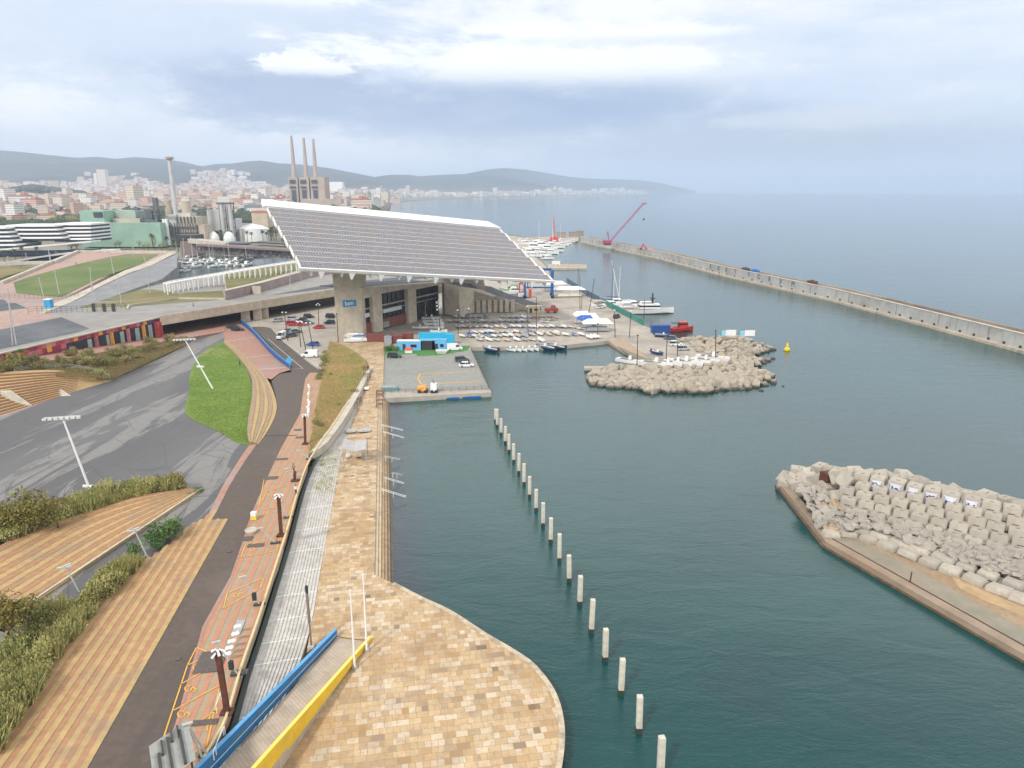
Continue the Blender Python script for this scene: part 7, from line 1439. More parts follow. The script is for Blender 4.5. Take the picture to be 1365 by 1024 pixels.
b = P(1049, 467.5, 0); T = thing('yellow_buoy', 'yellow marker buoy floating alone off the rock tip', 'buoy', b); mb = MB(); mb.lathe((0, 0, -.3), [(.7, 0), (.95, .4), (.95, 1.0), (.45, 1.3), (.4, 2.2), (.1, 2.4)], 14); mb.build('float', simplep('buoy_yellow', (.75, .55, .02), .5), T); mb = MB(); mb.box(0, 0, 2.1, .7, .08, .5); mb.box(0, 0, 2.1, .08, .7, .5); mb.build('top_mark', simplep('buoy_yellow', (.75, .55, .02), .5), T)
# ------------------------------------------------------------------ dark lamp posts of the quay and the parking
QP = [(384, 455, 379, 418, 2), (401, 463, 398, 430, 2), (409, 472, 400, 431, 2), (418, 469, 411, 432, 2), (425, 435, 424, 408, 3), (451, 458, 449, 420, 0), (587, 446, 584, 401, 6), (567, 424, 567, 405, 1), (611, 447, 610, 415, 1), (626, 447, 625, 413, 1), (704, 448, 703, 410, 1), (715, 444, 715, 399, 0), (773, 415, 773, 370, 0), (785, 417, 792, 374, 0), (775, 412, 776, 395, 0), (820, 450, 819, 415, 1), (839, 450, 841, 416, 1), (849, 491, 850, 449, 0), (888, 478, 889, 457, 0), (903, 475, 903, 455, 0), (954, 484, 954, 443, 0), (858, 432, 859, 402, 0), (770, 383, 771, 360, 0), (797, 448, 797, 433, 0), (690, 408, 690, 392, 0), (660, 404, 660, 388, 0)]
wh = ['first in the parking by the box van', 'second in the parking', 'third in the parking, closest to the road', 'fourth in the parking by the blue car', 'fifth by the dark red hatchback', 'beside the tip of the dry grass bank', 'carrying six white lamps before the apron boats', 'short and pale before the dark doorway', 'at the start of the dinghy rows', 'second along the dinghy rows', 'third along the dinghy rows', 'tallest one among the dinghy rows', 'tallest one behind the boat tents', 'slanting one behind the boat tents', 'short one behind the boat tents', 'at the corner of the dinghy quay', 'at the top of the slipway', 'beside the pair-hulled white boat', 'thin one by the black inflatable', 'thin one by the silver car', 'among the laid-up catamarans', 'at the end of the green fence', 'by the dark panel fence', 'short one at the slanting dinghies', 'behind the ramp parapet end', 'behind the ramp parapet middle']
for (x, y, xt, yt, n_), w_ in zip(QP, wh):
 z = zq if x > 440 else None; b = P(x, y, zq) if z else PG(x, y, 0); t = lean_top(b, xt, yt); T = thing('quay_lamp_post', 'dark lamp post ' + w_ if 'pale' not in w_ else 'lamp post ' + w_, 'lamp post', b, group='dark lamp posts of the marina')
 mb = rel(T); mb.tube(b, t, .15, .11, 6); mb.build('pole', M_DKST if 'pale' not in w_ else M_SIL, T)
 if n_ == 6:
  for k in range(6): p = b.lerp(t, 1.0 - k * .052) + Vector((-.5 if k % 2 else .3, 0, 0)); mb = rel(T); mb.tube(p - Vector((.3, 0, 0)), p + Vector((.3, 0, 0)), .36, n=8); mb.build('lamp', M_WHITE, T)
 else:
  for k in range(max(1, n_)): mb = rel(T); c = t + Vector(((-.6, .6, 0)[k % 3] if n_ > 1 else 0, 0, .15 + .5 * (k == 2))); mb.lathe(c, [(.1, 0), (.3, .1), (.3, .32), (.1, .42)], 8); mb.build('lamp', M_WHITE if n_ else M_DKST, T)

# ------------------------------------------------------------------ boulders
def rock_mat(name, a, b, wet=True, zwet=1.1):
 m, nt, bs = newmat(name); v = coords(nt); n = noi(nt, v, .8, 7, .7); n2 = noi(nt, v, .25, 4, .6, .5)
 c = mixc(nt, rng(nt, n, .3, .72), a, b); c = mixc(nt, rng(nt, n2, .5, .66, 0, .5), c, tuple(x * .6 for x in a))
 oi = G(nt, 'ShaderNodeObjectInfo'); c = mixc(nt, rng(nt, oi.outputs['Random'], 0, 1, 0, .55, False), c, (.30, .275, .24))
 ge = G(nt, 'ShaderNodeNewGeometry'); sp = G(nt, 'ShaderNodeSeparateXYZ'); nt.links.new(ge.outputs['Position'], sp.inputs[0])
 if wet: c = mixc(nt, rng(nt, sp.outputs[2], zwet, .25, 0, .88), c, (.05, .042, .03))
 nt.links.new(c, bs.inputs['Base Color']); bs.inputs['Roughness'].default_value = .85; bump(nt, bs, n, .5, .12); return m
M_ROCK = rock_mat('armour_stone', (.29, .245, .185), (.50, .43, .335)); M_CUBE = rock_mat('cast_concrete_cube', (.38, .34, .28), (.54, .49, .41)); M_ROCKG = rock_mat('pale_rubble', (.27, .245, .21), (.43, .39, .33)); M_ROCKO = rock_mat('ochre_rock', (.38, .24, .12), (.45, .31, .17))
def rock_mesh(name, mat, seed, flat=1.0, sharp=.35):
 random.seed(seed); bm = bmesh.new(); pts = []
 for sx in (-1, 1):
  for sy in (-1, 1):
   for sz in (-1, 1): pts.append(Vector((sx * random.uniform(.6, 1.1), sy * random.uniform(.5, .95), sz * random.uniform(.5, .9) * flat)))
 for _ in range(6): d = Vector((random.gauss(0, 1), random.gauss(0, 1), random.gauss(0, 1))).normalized(); pts.append(Vector((d.x * 1.15, d.y, d.z * .85 * flat)))
 for p in pts: bm.verts.new(p)
 r = bmesh.ops.convex_hull(bm, input=bm.verts); bmesh.ops.delete(bm, geom=[g for g in r['geom_interior'] if isinstance(g, bmesh.types.BMVert)], context='VERTS')
 bmesh.ops.bevel(bm, geom=bm.edges[:], offset=.05, segments=1, affect='EDGES', clamp_overlap=True)
 me = bpy.data.meshes.new(name); bm.to_mesh(me); bm.free(); me.materials.append(mat); return me
RM = [rock_mesh('boulder', M_ROCK, s) for s in range(8)]; RG = [rock_mesh('rubble_rock', M_ROCKG, s + 50, .7) for s in range(7)]; RO = [rock_mesh('ochre_rock', M_ROCKO, 91, .6)]
def put_mesh(name, me, loc, rot, s, lab, cat, grp):
 o = bpy.data.objects.new(name, me); sc.collection.objects.link(o); o.location = loc; o.rotation_euler = rot; o.scale = s if isinstance(s, (tuple, list)) else (s,) * 3; tag(o, lab, cat, grp); return o
def inside(x, y, poly):
 r = False
 for i in range(len(poly)):
  a, b = poly[i], poly[i - 1]
  if (a[1] > y) != (b[1] > y) and x < (b[0] - a[0]) * (y - a[1]) / (b[1] - a[1]) + a[0]: r = not r
 return r
def scatter(poly, n, dmin, tries=20000, asp=2.2):
 xs, ys = [p[0] for p in poly], [p[1] for p in poly]; out = []
 for _ in range(tries):
  x, y = random.uniform(min(xs), max(xs)), random.uniform(min(ys), max(ys))
  if inside(x, y, poly) and all((x - a) ** 2 + ((y - b) * asp) ** 2 > dmin * dmin for a, b in out): out.append((x, y))
  if len(out) >= n: break
 return out
random.seed(31)
# rock toe of the outer quay: mound profile by distance from its edge
south = [(783, 505), (790, 497), (812, 491), (870, 489), (958, 487), (975, 478), (1005, 492), (1030, 503), (1032, 511), (1000, 518), (960, 522), (900, 522), (840, 519), (800, 516)]
north = [(915, 456), (940, 471), (968, 480), (985, 488), (1015, 486), (1012, 480), (1000, 476), (1008, 470), (1030, 466), (1010, 456), (985, 450), (940, 451), (905, 452)]
def rz_(x, y): # how high the stone lies above the water at this spot
 a = (522 + (5 if 850 < x < 950 else 0) - abs(x - 905) * .05 - y) / 30 if y > 478 else 1
 e = min(1, max(0, (1034 - x) / 30), max(0, (x - 782) / 26)); return max(-.1, min(1.5, 2.4 * max(0, a))) * e
base = []
mb = MB(); mb.prism([Vector((p.x, p.y, -1.5)) for p in (P(x, y, 0) for x, y in [(800, 512), (812, 492), (870, 489), (958, 487), (915, 453), (985, 453), (1005, 462), (990, 478), (1015, 500), (1000, 510), (900, 515)])], 1.8); tag(mb.build('rock_bed', M_ROCK), kind='structure')
cnt = 0
for poly, n, dm, lab in ((south, 190, 8.3, 'tan armour boulder piled along the near side of the outer quay'), (north, 105, 6.6, 'tan armour boulder piled on the seaward side beside the notice boards')):
 for x, y in sorted(scatter(poly, n, dm), key=lambda q: q[1]):
  z = rz_(x, y) if poly is south else min(1.6, max(.0, 1.6 - max(0, x - 985) * .035)); p = P(x, y, z); s = random.uniform(1.1, 1.75) * (1 if poly is south else .8)
  wet = ' with its foot in the water' if z < .5 else ''
  put_mesh('boulder', random.choice(RM), p, tuple(random.uniform(-.5, .5) if i < 2 else random.uniform(0, 6.3) for i in range(3)), (s * random.uniform(.85, 1.2), s * random.uniform(.75, 1.05), s * random.uniform(.7, .95)), (lab if z >= .5 else lab.replace('tan armour boulder piled', 'wet-footed boulder')).replace('the near side of the outer quay', 'the outer quay, ' + ('jetty end', 'left of the middle', 'right of the middle', 'tip end')[min(3, int((x - 782) / 63))] + (', top of the pile' if z > 1.3 else '')).replace('seaward side beside the notice boards', 'seaward side, ' + ('by the silver car', 'under the notice boards', 'at the outer tip')[min(2, max(0, int((x - 905) / 42)))]), 'boulder', 'boulders of the outer quay, ' + ('near side' if poly is south else 'seaward side')); cnt += 1
for x, y, s in ((1023, 481, .9), (1030, 478, .7), (1018, 484, .8), (1044, 515, .35), (1015, 521, .5), (790, 514, .8), (786, 508, .9)): put_mesh('boulder', RM[1], P(x, y, 0), (0, .3, x), s, 'small dark outlying rock barely above the water off the quay tip', 'rock', 'outlying rocks')
# ------------------------------------------------------------------ long breakwater wall
WP = [(772, 323, 1), (880, 346, 1), (960, 367.5, 1), (1108, 401.5, 1), (1174, 419, 1), (1365, 471, 1), (1560, 527, 1)]
WB = [P(x, y, 0) for x, y, _ in WP]; HW = 5.4
M_BW = concrete('sea_wall_concrete', (.40, .40, .385), 0, stain=(.24, .23, .21), amt=.75, vert=True, scale=.15); M_BWB = concrete('sea_wall_parapet', (.31, .26, .21), 0, stain=(.16, .12, .10), amt=.8, scale=.06)
T = thing('breakwater', 'long concrete breakwater wall lettered PORT FORVM closing the harbour', 'breakwater', WB[3])
dirs = [(b - a).normalized() for a, b in zip(WB, WB[1:])]
def offs(i, o):                                   # point i pushed seaward by o
 d = dirs[min(i, len(dirs) - 1)]; d0 = dirs[max(0, i - 1)]; d = (d + d0).normalized(); n = Vector((-d.y, d.x, 0)); n = n if n.y > 0 else -n; return WB[i] + n * o
def strip(nm, o0, o1, z0, z1, mat, z1b=None):
 mb = rel(T)
 for i in range(len(WB) - 1):
  a, b, c, d = offs(i, o0), offs(i + 1, o0), offs(i + 1, o1), offs(i, o1); mb.hexa([Vector((p.x, p.y, z0)) for p in (a, b, c, d)], [Vector((a.x, a.y, z1)), Vector((b.x, b.y, z1)), Vector((c.x, c.y, z1b or z1)), Vector((d.x, d.y, z1b or z1))])
 return mb.build(nm, mat, T)
strip('toe_ledge', -1.2, 2.2, -2, .9, M_CONCD); strip('front_wall', 1.5, 2.6, -2, HW, M_BW); strip('walkway', 2.6, 9, -2, 4.2, M_BWB); strip('wall_coping', 1.38, 2.72, HW + .003, HW + .25, M_CONC2)
strip('back_parapet', 9, 10.2, -2, 5.2, M_BWB); strip('sea_slope', 10.2, 15, -2, 4.2, M_CONCD, -1)
random.seed(8)
for i in range(len(WB) - 1):
 a, b = offs(i, 0), offs(i + 1, 0); L_ = (b - a).length; n = int(L_ / (9 if i < 4 else 6.5))
 d = (b - a).normalized(); nrm = Vector((-d.y, d.x, 0)); nrm = nrm if nrm.y > 0 else -nrm
 for k in range(n):
  if i == 0 and k < 3: continue
  p = a.lerp(b, (k + .5) / n) + nrm * 1.42
  if p.y > 620: continue
  mb = rel(T); rr = math.atan2(d.y, d.x); mb.box(p.x, p.y, .9, .9, .3, .8, rr); mb.build('drain_opening', M_DARK, T)  # solid black box; its colour stands for the shade inside the notch
# vertical joints
mb = rel(T)
for i in range(len(WB) - 1):
 a, b = offs(i, 1.47), offs(i + 1, 1.47); n = int((b - a).length / 24)
 for k in range(n): p = a.lerp(b, (k + .3) / n); mb.box(p.x, p.y, .9, .22, .08, HW - .9)
mb.build('panel_joint', simple('dark_joint', (.14, .13, .12), .9), T)
# letters painted on the wall
M_LET = simple('navy_letter_paint', (.045, .10, .17), .8, .15, 1)
w0 = offs(2, 1.44); w1 = offs(3, 1.44); wdir = (w1 - w0).normalized(); rzl = math.atan2(wdir.y, wdir.x)
def onW(x, y):                                    # point of the wall face at photo (x, y)
 r = ray(x, y); nrm = Vector((-wdir.y, wdir.x, 0)); t = (w0 - Vector((0, 0, H))).dot(nrm) / r.dot(nrm); return Vector((0, 0, H)) + r * t
for ch, x, y in (('P', 946.5, 360.5), ('O', 957.2, 361.5), ('R', 967.8, 364.5), ('T', 980.2, 366), ('F', 998, 370), ('O', 1011.2, 372.8), ('R', 1025.5, 376), ('V', 1040.3, 380), ('M', 1056.5, 383.8)):
 p = onW(x, y + .3); p.z = 3.75; text('letter', ch, p - Vector((-wdir.y, wdir.x, 0)) * .05, 3.9, rzl, M_LET, T, ext=.03, bold=False)
# crates and blocks lying behind the parapet
for i, (x, y, c, lab) in enumerate([(997, 365, M_TARPB, 'bright blue tarpaulin heap on the breakwater walkway'), (985, 361, M_DKST, 'dark machine crate on the walkway beside the blue heap'), (1072, 381, M_RUST, 'dark brown steel crate on the breakwater walkway')]):
 nw_ = Vector((-wdir.y, wdir.x, 0)); b = onW(x, y) + nw_ * 4.5; b.z = 4.2; T3 = thing('walkway_crate', lab, 'crate', b, rzl); mb = MB(); mb.loft([[(-3.2, -1, 0), (3.2, -1, 0), (3.2, 1, 0), (-3.2, 1, 0)], [(-3.1, -.9, 2.3), (3.0, -1, 2.1), (2.9, .9, 2.4), (-3, 1, 2.1)]]); mb.build('crate_body', c, T3); mb = MB(); mb.box(0, 0, 2.2, 2.6, 1.2, .5, 0, .7); mb.build('top_cover', c, T3)
# toe rocks along the wall, nobody could count them
random.seed(12); mb = MB()
for i in range(1, len(WB) - 1):
 a, b = offs(i, 0), offs(i + 1, 0); L_ = (b - a).length
 for k in range(int(L_ * 1.5)):
  p = a.lerp(b, random.random()) + Vector((0, random.uniform(-2.2, 1.2), random.uniform(-.1, .75))); r = random.uniform(.35, .85)
  vs = []
  for _ in range(8): dd = Vector((random.gauss(0, 1), random.gauss(0, 1), random.gauss(0, .7))).normalized() * r; vs.append(p + dd)
  bmv = bmesh.new(); [bmv.verts.new(q) for q in vs]; rr = bmesh.ops.convex_hull(bmv, input=bmv.verts); bmv.verts.index_update(); vl = list(bmv.verts); ix = {v: j for j, v in enumerate(vl)}
  mb.cur = 0 if i in (2, 3) and random.random() < .7 else 1; mb.add([v.co for v in vl], [tuple(ix[v] for v in f.verts) for f in bmv.faces]); bmv.free()
tag(mb.build('toe_rubble', [rock_mat('toe_rock_pink', (.46, .34, .28), (.56, .44, .38), True, .5), rock_mat('toe_rock_grey', (.42, .42, .42), (.62, .62, .62), True, .5)]), kind='stuff')
# crawler crane and excavator on the wall
def latt(T, nm, a, b, w_, mat, n=12, r=.12):
 mb = rel(T); d = (b - a); u = d.cross(Vector((0, 1, 0))).normalized() * w_ / 2; v = d.cross(u).normalized() * w_ / 2; cs = [u + v, u - v, -u - v, -u + v]
 for i in range(4): mb.beam(a + cs[i] * .5, b + cs[i] * .6, r * 2, r * 2)
 for k in range(n):
  for i in range(4): mb.beam(a.lerp(b, k / n) + cs[i] * .6, a.lerp(b, (k + 1) / n) + cs[(i + 1) % 4] * .6, r * 1.2, r * 1.2)
 mb.build(nm, mat, T)
M_MAG, M_REDC = simple('magenta_crane_paint', (.40, .06, .14), .5, .1, .3), simple('red_crane_paint', (.55, .06, .05), .5, .1, .3)
b = P(812, 326, 5); T = thing('crawler_crane', 'magenta crawler crane with a long lattice boom standing on the breakwater', 'crane', b); Yc_ = b.y
pp = lambda x, y: (lambda r: Vector((r.x / r.y * Yc_, Yc_, H + r.z / r.y * Yc_)))(ray(x, y))
mb = rel(T); q = pp(809.5, 322); mb.box(q.x, q.y, q.z - 1.6, 7.5, 3.4, 2.6); mb.build('crane_body', M_MAG, T); mb = rel(T); mb.box(q.x, q.y - 2, q.z - 3.0, 6, 1, 1.3); mb.box(q.x, q.y + 2, q.z - 3.0, 6, 1, 1.3); mb.build('crawler_track', M_DKST, T)
latt(T, 'boom', pp(814, 321), pp(857.5, 272), 1.9, M_MAG, 22, .13); latt(T, 'back_mast', pp(811.5, 321), pp(810, 309), 1.2, M_MAG, 4, .12)
mb = rel(T); mb.beam(pp(810, 309), pp(857, 272), .1, .1); mb.beam(pp(810, 309), pp(805.5, 320), .2, .2); mb.build('pendant_line', M_MAG, T)
mb = rel(T); a, c = pp(856, 271.6), pp(862, 271.2); mb.beam(a, c, .7, .9); mb.build('boom_head', M_MAG, T)
mb = rel(T); a = pp(858.2, 273); mb.beam(a, pp(858.2, 290), .12, .12); mb.beam(pp(858.2, 293), pp(859.5, 318), .06, .06); mb.build('hoist_rope', M_STEEL, T); mb = rel(T); a = pp(858.2, 292.5); mb.lathe(a, [(.2, -.9), (.75, -.4), (.75, .5), (.2, .9)], 8); mb.build('hook_block', M_DARK, T)
b = P(864, 333, 5); T = thing('excavator', 'orange red excavator with a bent arm working on the breakwater', 'excavator', b); Yc_ = b.y
mb = rel(T); q = pp(866.5, 333.5); mb.box(q.x, q.y, q.z - .6, 5, 3, 2.2, 0, .85); mb.build('excavator_cab', simple('orange_machine_paint', (.62, .20, .10), .5), T); mb = rel(T); mb.beam(pp(862.5, 332), pp(857, 325.5), .9, .9); mb.beam(pp(857, 325.5), pp(854.5, 331), .8, .8); mb.build('arm', M_REDC, T); mb = rel(T); q2 = pp(854.5, 331.5); mb.box(q2.x, q2.y, q2.z - .8, 1.5, 1.4, 1.3); mb.build('bucket', M_DKST, T)
mb = rel(T); mb.box(q.x, q.y, q.z - 1.4, 4.6, 3.2, .8); mb.build('crawler_track', M_DKST, T)
b = P(738.5, 322, 1.5); T = thing('red_boatyard_crane', 'slender red crane with a near vertical mast at the outer marina', 'crane', b); Yc_ = b.y; mb = rel(T); q = pp(738.5, 321); mb.box(q.x, q.y, 1, 9, 4, 5, 0, .8); mb.build('crane_base', M_REDC, T); latt(T, 'boom', pp(740, 320), pp(737.5, 288), 1.6, M_REDC, 10, .16)
mb = rel(T); mb.beam(pp(735, 318), pp(737.5, 290), .2, .2); mb.build('pendant_line', M_REDC, T)
# masonry head where wall meets the shore
for i, (x, y) in enumerate([(772, 313.5), (764, 315), (748, 315.5)]): b = P(x, y, 2); T = thing('quay_block', 'squat grey masonry block at the root of the breakwater, %s from the sea wall' % nth(i), 'block', b, .1); mb = MB(); mb.box(0, 0, -1, 9, 6, 5.5); mb.box(0, 0, 4.502, 9.4, 6.4, .5); mb.build('masonry_block', M_BWB, T)
for i in range(8): b = P(738 + i * 5.2, 354.6, 1.1); T = thing('pier_locker', 'pale locker box on the finger pier, %s from the shore' % nth(i), 'locker', b, group='lockers on the finger pier'); mb = MB(); mb.box(0, 0, 0, 1.8, 1.2, 1.1, .1); mb.box(0, 0, 1.102, 1.9, 1.3, .1, .1); mb.build('locker_box', M_TARPT, T)
cabin('pier_cabin', 'plain white cabin at the shore end of the finger pier', 740.5, 353.5, 10, 4, 4.5, M_HULL, z=P(740, 353, 1.1), win=True) if False else None
b = P(741, 353.8, 1.1); T = thing('pier_cabin', 'plain white cabin at the shore end of the finger pier', 'cabin', b); mb = MB(); mb.box(0, 0, 0, 5.5, 2.5, 2.6); mb.build('wall', M_HULL, T); mb = MB(); mb.box(0, 0, 2.602, 5.8, 2.8, .15); mb.build('roof', M_WHITE, T)
# ------------------------------------------------------------------ the near mole on the right
ZM = .9
sheet('mole_sand', [(1108, 722), (1113, 717), (1158, 714), (1235, 752), (1290, 775), (1365, 800), (1560, 860), (1900, 1200), (1640, 1180), (1365, 868)], M_SAND, z=ZM, dz=0, thick=2)
sheet('mole_damp_strip', [(1115, 718), (1135, 716), (1200, 748), (1365, 838), (1560, 960), (1640, 1120), (1365, 862)], simple('damp_grey_sand', (.25, .225, .17), .7, .15, .4, dirt=(.30, .24, .17)), z=ZM, dz=.01)
sheet('mole_ochre_sand', [(1265, 764), (1300, 775), (1365, 797), (1500, 840), (1560, 880), (1365, 822), (1310, 800), (1280, 785)], simple('ochre_sand', (.42, .29, .16), .9, .2, .5, dirt=(.38, .27, .17)), z=ZM, dz=.02)
M_WALK = concrete('brown_stained_concrete', (.31, .235, .17), 0, stain=(.28, .19, .12), amt=.6, scale=.4)
T = thing('mole_quay_wall', 'low brown concrete quay wall edging the near mole, bending around its sand', 'wall', P(1100, 720, ZM)); qa = [(1040, 646), (1101, 722), (1365, 872), (1640, 1030)]; qb = [(1048, 643), (1113, 717), (1365, 858), (1640, 1012)]
mb = rel(T); A1, B1 = [P(x, y, ZM + .1) for x, y in qa], [P(x, y, ZM + .1) for x, y in qb]
for i in range(3): mb.hexa([Vector((p.x, p.y, -2)) for p in (A1[i], A1[i + 1], B1[i + 1], B1[i])], [A1[i], A1[i + 1], B1[i + 1], B1[i]])
mb.build('walkway_slab', M_WALK, T)
mb = rel(T); A0 = [P(x, y, .25) for x, y in [(1036, 650), (1095, 727), (1358, 878), (1630, 1040)]]
for i in range(3): mb.hexa([Vector((p.x, p.y, -2)) for p in (A0[i], A0[i + 1], A1[i + 1], A1[i])], [A0[i], A0[i + 1], Vector((A1[i + 1].x, A1[i + 1].y, .25)), Vector((A1[i].x, A1[i].y, .25))])
mb.build('lower_ledge', simple('mussel_brown_ledge', (.13, .085, .05), .8, .3, 1), T)
mb = rel(T)
for i in range(1, 3): u = (B1[i] - A1[i]) * .72; mb.beam(A1[i] + u + Vector((0, 0, .02)), A1[i + 1] + u + Vector((0, 0, .02)), .18, .06)
mb.build('edge_line', M_DARK, T)
b = P(1213, 777, ZM); T = thing('mole_post', 'lone thin brown post standing on the mole beside its quay wall', 'post', b); mb = MB(); mb.tube((0, 0, 0), (0, 0, 1.6), .08, n=6); mb.build('post', M_RUST, T)
# bed under the blocks
mb = MB(); bed = [P(x, y, .3) for x, y in [(1055, 642), (1080, 628), (1150, 632), (1365, 672), (1700, 760), (1700, 900), (1365, 800), (1235, 755), (1158, 716), (1110, 716)]]; mb.prism([Vector((p.x, p.y, -1.5)) for p in bed], 2.6);
fl = [P(x, y, z) for x, y, z in [(1075, 650, 1.1), (1130, 672, 1.6), (1240, 728, 1.6), (1420, 790, 1.6)]]; cl = [P(x, y, z) for x, y, z in [(1085, 634, 1.5), (1148, 637, 5.2), (1240, 658, 5.6), (1420, 700, 5.6)]]; bk2 = [Vector((p.x + 1.5, p.y + 9, -1)) for p in cl]
for A3, B3 in ((fl, cl), (cl, bk2)):
 for i in range(3): mb.face(A3[i], A3[i + 1], B3[i + 1], B3[i])
tag(mb.build('mole_rubble_bed', M_ROCKG), kind='structure')
def cube_proto():
 T = thing('concrete_cube', 'x', 'concrete block'); mb = MB(); mb.box(0, 0, -1, 2, 2, 2); mb.build('cube_body', M_CUBE, T, bevel=.10)
 mb = MB(); mb.box(0, -1.002, .12, .75, .03, .14); mb.box(0, -.1, 1.001, .5, .1, .03); mb.build('lifting_slot', simple('dark_slot', (.10, .08, .06), .9), T); return T
CP = Proto(cube_proto()); random.seed(17)
rows = [(1150, 629, 7.4), (1141, 638.5, 6.5), (1131, 648, 5.6), (1122, 658, 4.7), (1148, 676, 3.8), (1255, 715, 3.0)]
slope = .232; dvec = (P(1300, 665, 3) - P(1150, 632, 3)); dvec.z = 0; dvec.normalize(); hdg = math.atan2(dvec.y, dvec.x)
graf = []
for k, (x0, y0, z) in enumerate(rows):
 p0 = P(x0, y0 + 2, z) - Vector((0, 0, 1.05)); n = 0
 while True:
  p = p0 + dvec * (n * 2.42 + (1.2 if k % 2 else 0)); px = CX + F * p.x / (p.y * CT - (p.z - H) * ST)
  if px > 1385 or n > 40: break
  lab = 'weathered concrete cube, %s from the tip in the %s row down from the mole crest' % (nth(n), nth(k))
  painted = k == 0 and 0 <= n - 1 < 6
  if painted: lab = 'concrete cube with graffiti panel and blue scribble, %s of six on the crest row' % nth(n - 1)
  s = random.uniform(.98, 1.12)
  o = CP.put(p + Vector((random.uniform(-.12, .12), random.uniform(-.15, .15), random.uniform(-.12, .12))), hdg + random.uniform(-.09, .09), lab, 'concrete cubes of the mole', (s, s, s)); o.rotation_euler[0] = random.uniform(-.07, .07); o.rotation_euler[1] = random.uniform(-.07, .07)
  if painted: graf.append((o, s))
  n += 1
M_GP, M_GB = simple('graffiti_pale', (.62, .63, .72), .7, .06, 3), simple('graffiti_navy', (.03, .035, .12), .7, .05, 3)
for gi, (o, s) in enumerate(graf):
 mb = MB(); mb.box(0, -1.012, -.6, 1.5, .03, 1.3); mb.build('graffiti_panel', M_GP, o); mb = MB(); random.seed(40 + gi); pts = [(random.uniform(-.6, .6), random.uniform(-.35, .45)) for _ in range(9)]
 pts = sorted(pts, key=lambda q: q[0] + random.uniform(-.15, .15))
 for a, b in zip(pts, pts[1:]): mb.beam((a[0], -1.04, a[1]), (b[0], -1.04, b[1]), .05, .12)
 mb.beam((-.68, -1.04, -.5), (.68, -1.04, -.5), .05, .07); mb.beam((-.68, -1.04, -.5), (-.68, -1.04, .6), .05, .07); mb.beam((.68, -1.04, -.5), (.68, -1.04, .6), .05, .07); mb.build('graffiti_scribble', M_GB, o)
# jumbled cubes at the tip and behind the crest
random.seed(19)
tip = [(1064, 622, 3.0), (1081, 624, 3.4), (1095, 617, 3.6), (1110, 620, 3.8), (1106, 629, 3.6), (1058, 632, 2.4), (1045, 637, 1.8), (1050, 630, 2.0), (1063, 639, 2.2), (1080, 636, 2.8), (1073, 630, 2.7), (1120, 624, 4.2), (1130, 630, 4.3), (1092, 632, 3.0), (1140, 622, 3.9), (1148, 626, 4.1), (1158, 627, 4.0), (1175, 629, 3.9), (1203, 633, 4.0), (1220, 634, 4.2), (1232, 637, 4.2), (1205, 628, 3.4), (1187, 627, 3.3), (1266, 649, 4.0), (1285, 652, 4.0), (1300, 656, 4.2), (1340, 662, 3.8), (1355, 667, 4.0), (1245, 644, 4.0), (1322, 660, 3.7), (1272, 646, 3.4), (1316, 656, 3.3), (1090, 646, 2.4), (1104, 644, 2.8), (1072, 648, 1.9), (1098, 655, 2.2), (1115, 652, 2.7)]
for i, (x, y, z) in enumerate(tip):
 s = random.uniform(1.0, 1.3); o = CP.put(P(x, y + 2, z * (1.0 if x < 1085 else 1.3 if x < 1115 else 1.65)) - Vector((0, 0, 1.1)), random.uniform(0, 1.57), 'tumbled cube at the %s, %s from the water' % ('tip of the mole' if x < 1130 or i > 31 else 'back of the mole crest', nth(i)), 'tumbled cubes of the mole', s); o.rotation_euler[0] = random.uniform(-.5, .5); o.rotation_euler[1] = random.uniform(-.5, .5)
CP.done()
b = P(1103.5, 640, 4.0); T = thing('rusty_box', 'rust brown steel box standing among the pale cubes at the mole tip', 'box', b, .25); mb = MB(); mb.box(0, 0, -.8, 1.9, 1.9, 2.1); mb.build('box_shell', M_RUST, T); mb = MB(); mb.box(0, 0, 1.302, 1.5, 1.5, .06); mb.build('box_lid', M_RUST, T)
# flat slabs facing the sand
random.seed(23); mesl = []
for k in range(4):
 mb = MB(); mb.box(0, 0, -.45, 2.7, 1.9, .9, 0, .9); mesl.append(mb.mesh('flat_slab', M_CUBE, bevel=.15))
k = 0
for r_, (x0, y0, z, n) in enumerate(((1158, 717, 1.3, 34), (1150, 706, 1.7, 34), (1160, 699, 1.9, 30))):
 p0 = P(x0, y0, z); d2 = P(1365, 797 - 14 * r_, z) - p0; d2.normalize()
 for i in range(n):
  p = p0 + d2 * (i * 2.75 + random.uniform(-.2, .2)) + Vector((0, -i * .10 * (r_ == 0), 0)); px = CX + F * p.x / (p.y * CT - (p.z - H) * ST)
  if px > 1380: break
  put_mesh('flat_slab', random.choice(mesl), p, (random.uniform(-.15, .2), random.uniform(-.12, .12), math.atan2(d2.y, d2.x) + random.uniform(-.15, .15)), random.uniform(.85, 1.15), 'flat pale concrete slab at the sand edge of the mole, %s from the bend in the %s line' % (nth(i), nth(r_)), 'slab', 'flat slabs by the mole sand')
for i, (x, y) in enumerate([(1108, 712), (1118, 708), (1130, 711), (1140, 709), (1112, 703), (1126, 702), (1105, 700)]): put_mesh('flat_slab', mesl[0], P(x, y, 1.2), (0, .05, random.uniform(-.3, .3)), .9, 'flat grey slab by the bend of the quay wall, %s nearest the corner' % nth(i), 'slab', 'flat slabs at the wall bend')
rub = [(1066, 645), (1090, 650), (1125, 664), (1150, 678), (1200, 690), (1250, 706), (1300, 718), (1372, 735), (1372, 772), (1330, 762), (1270, 742), (1215, 722), (1158, 702), (1095, 706), (1078, 680)]
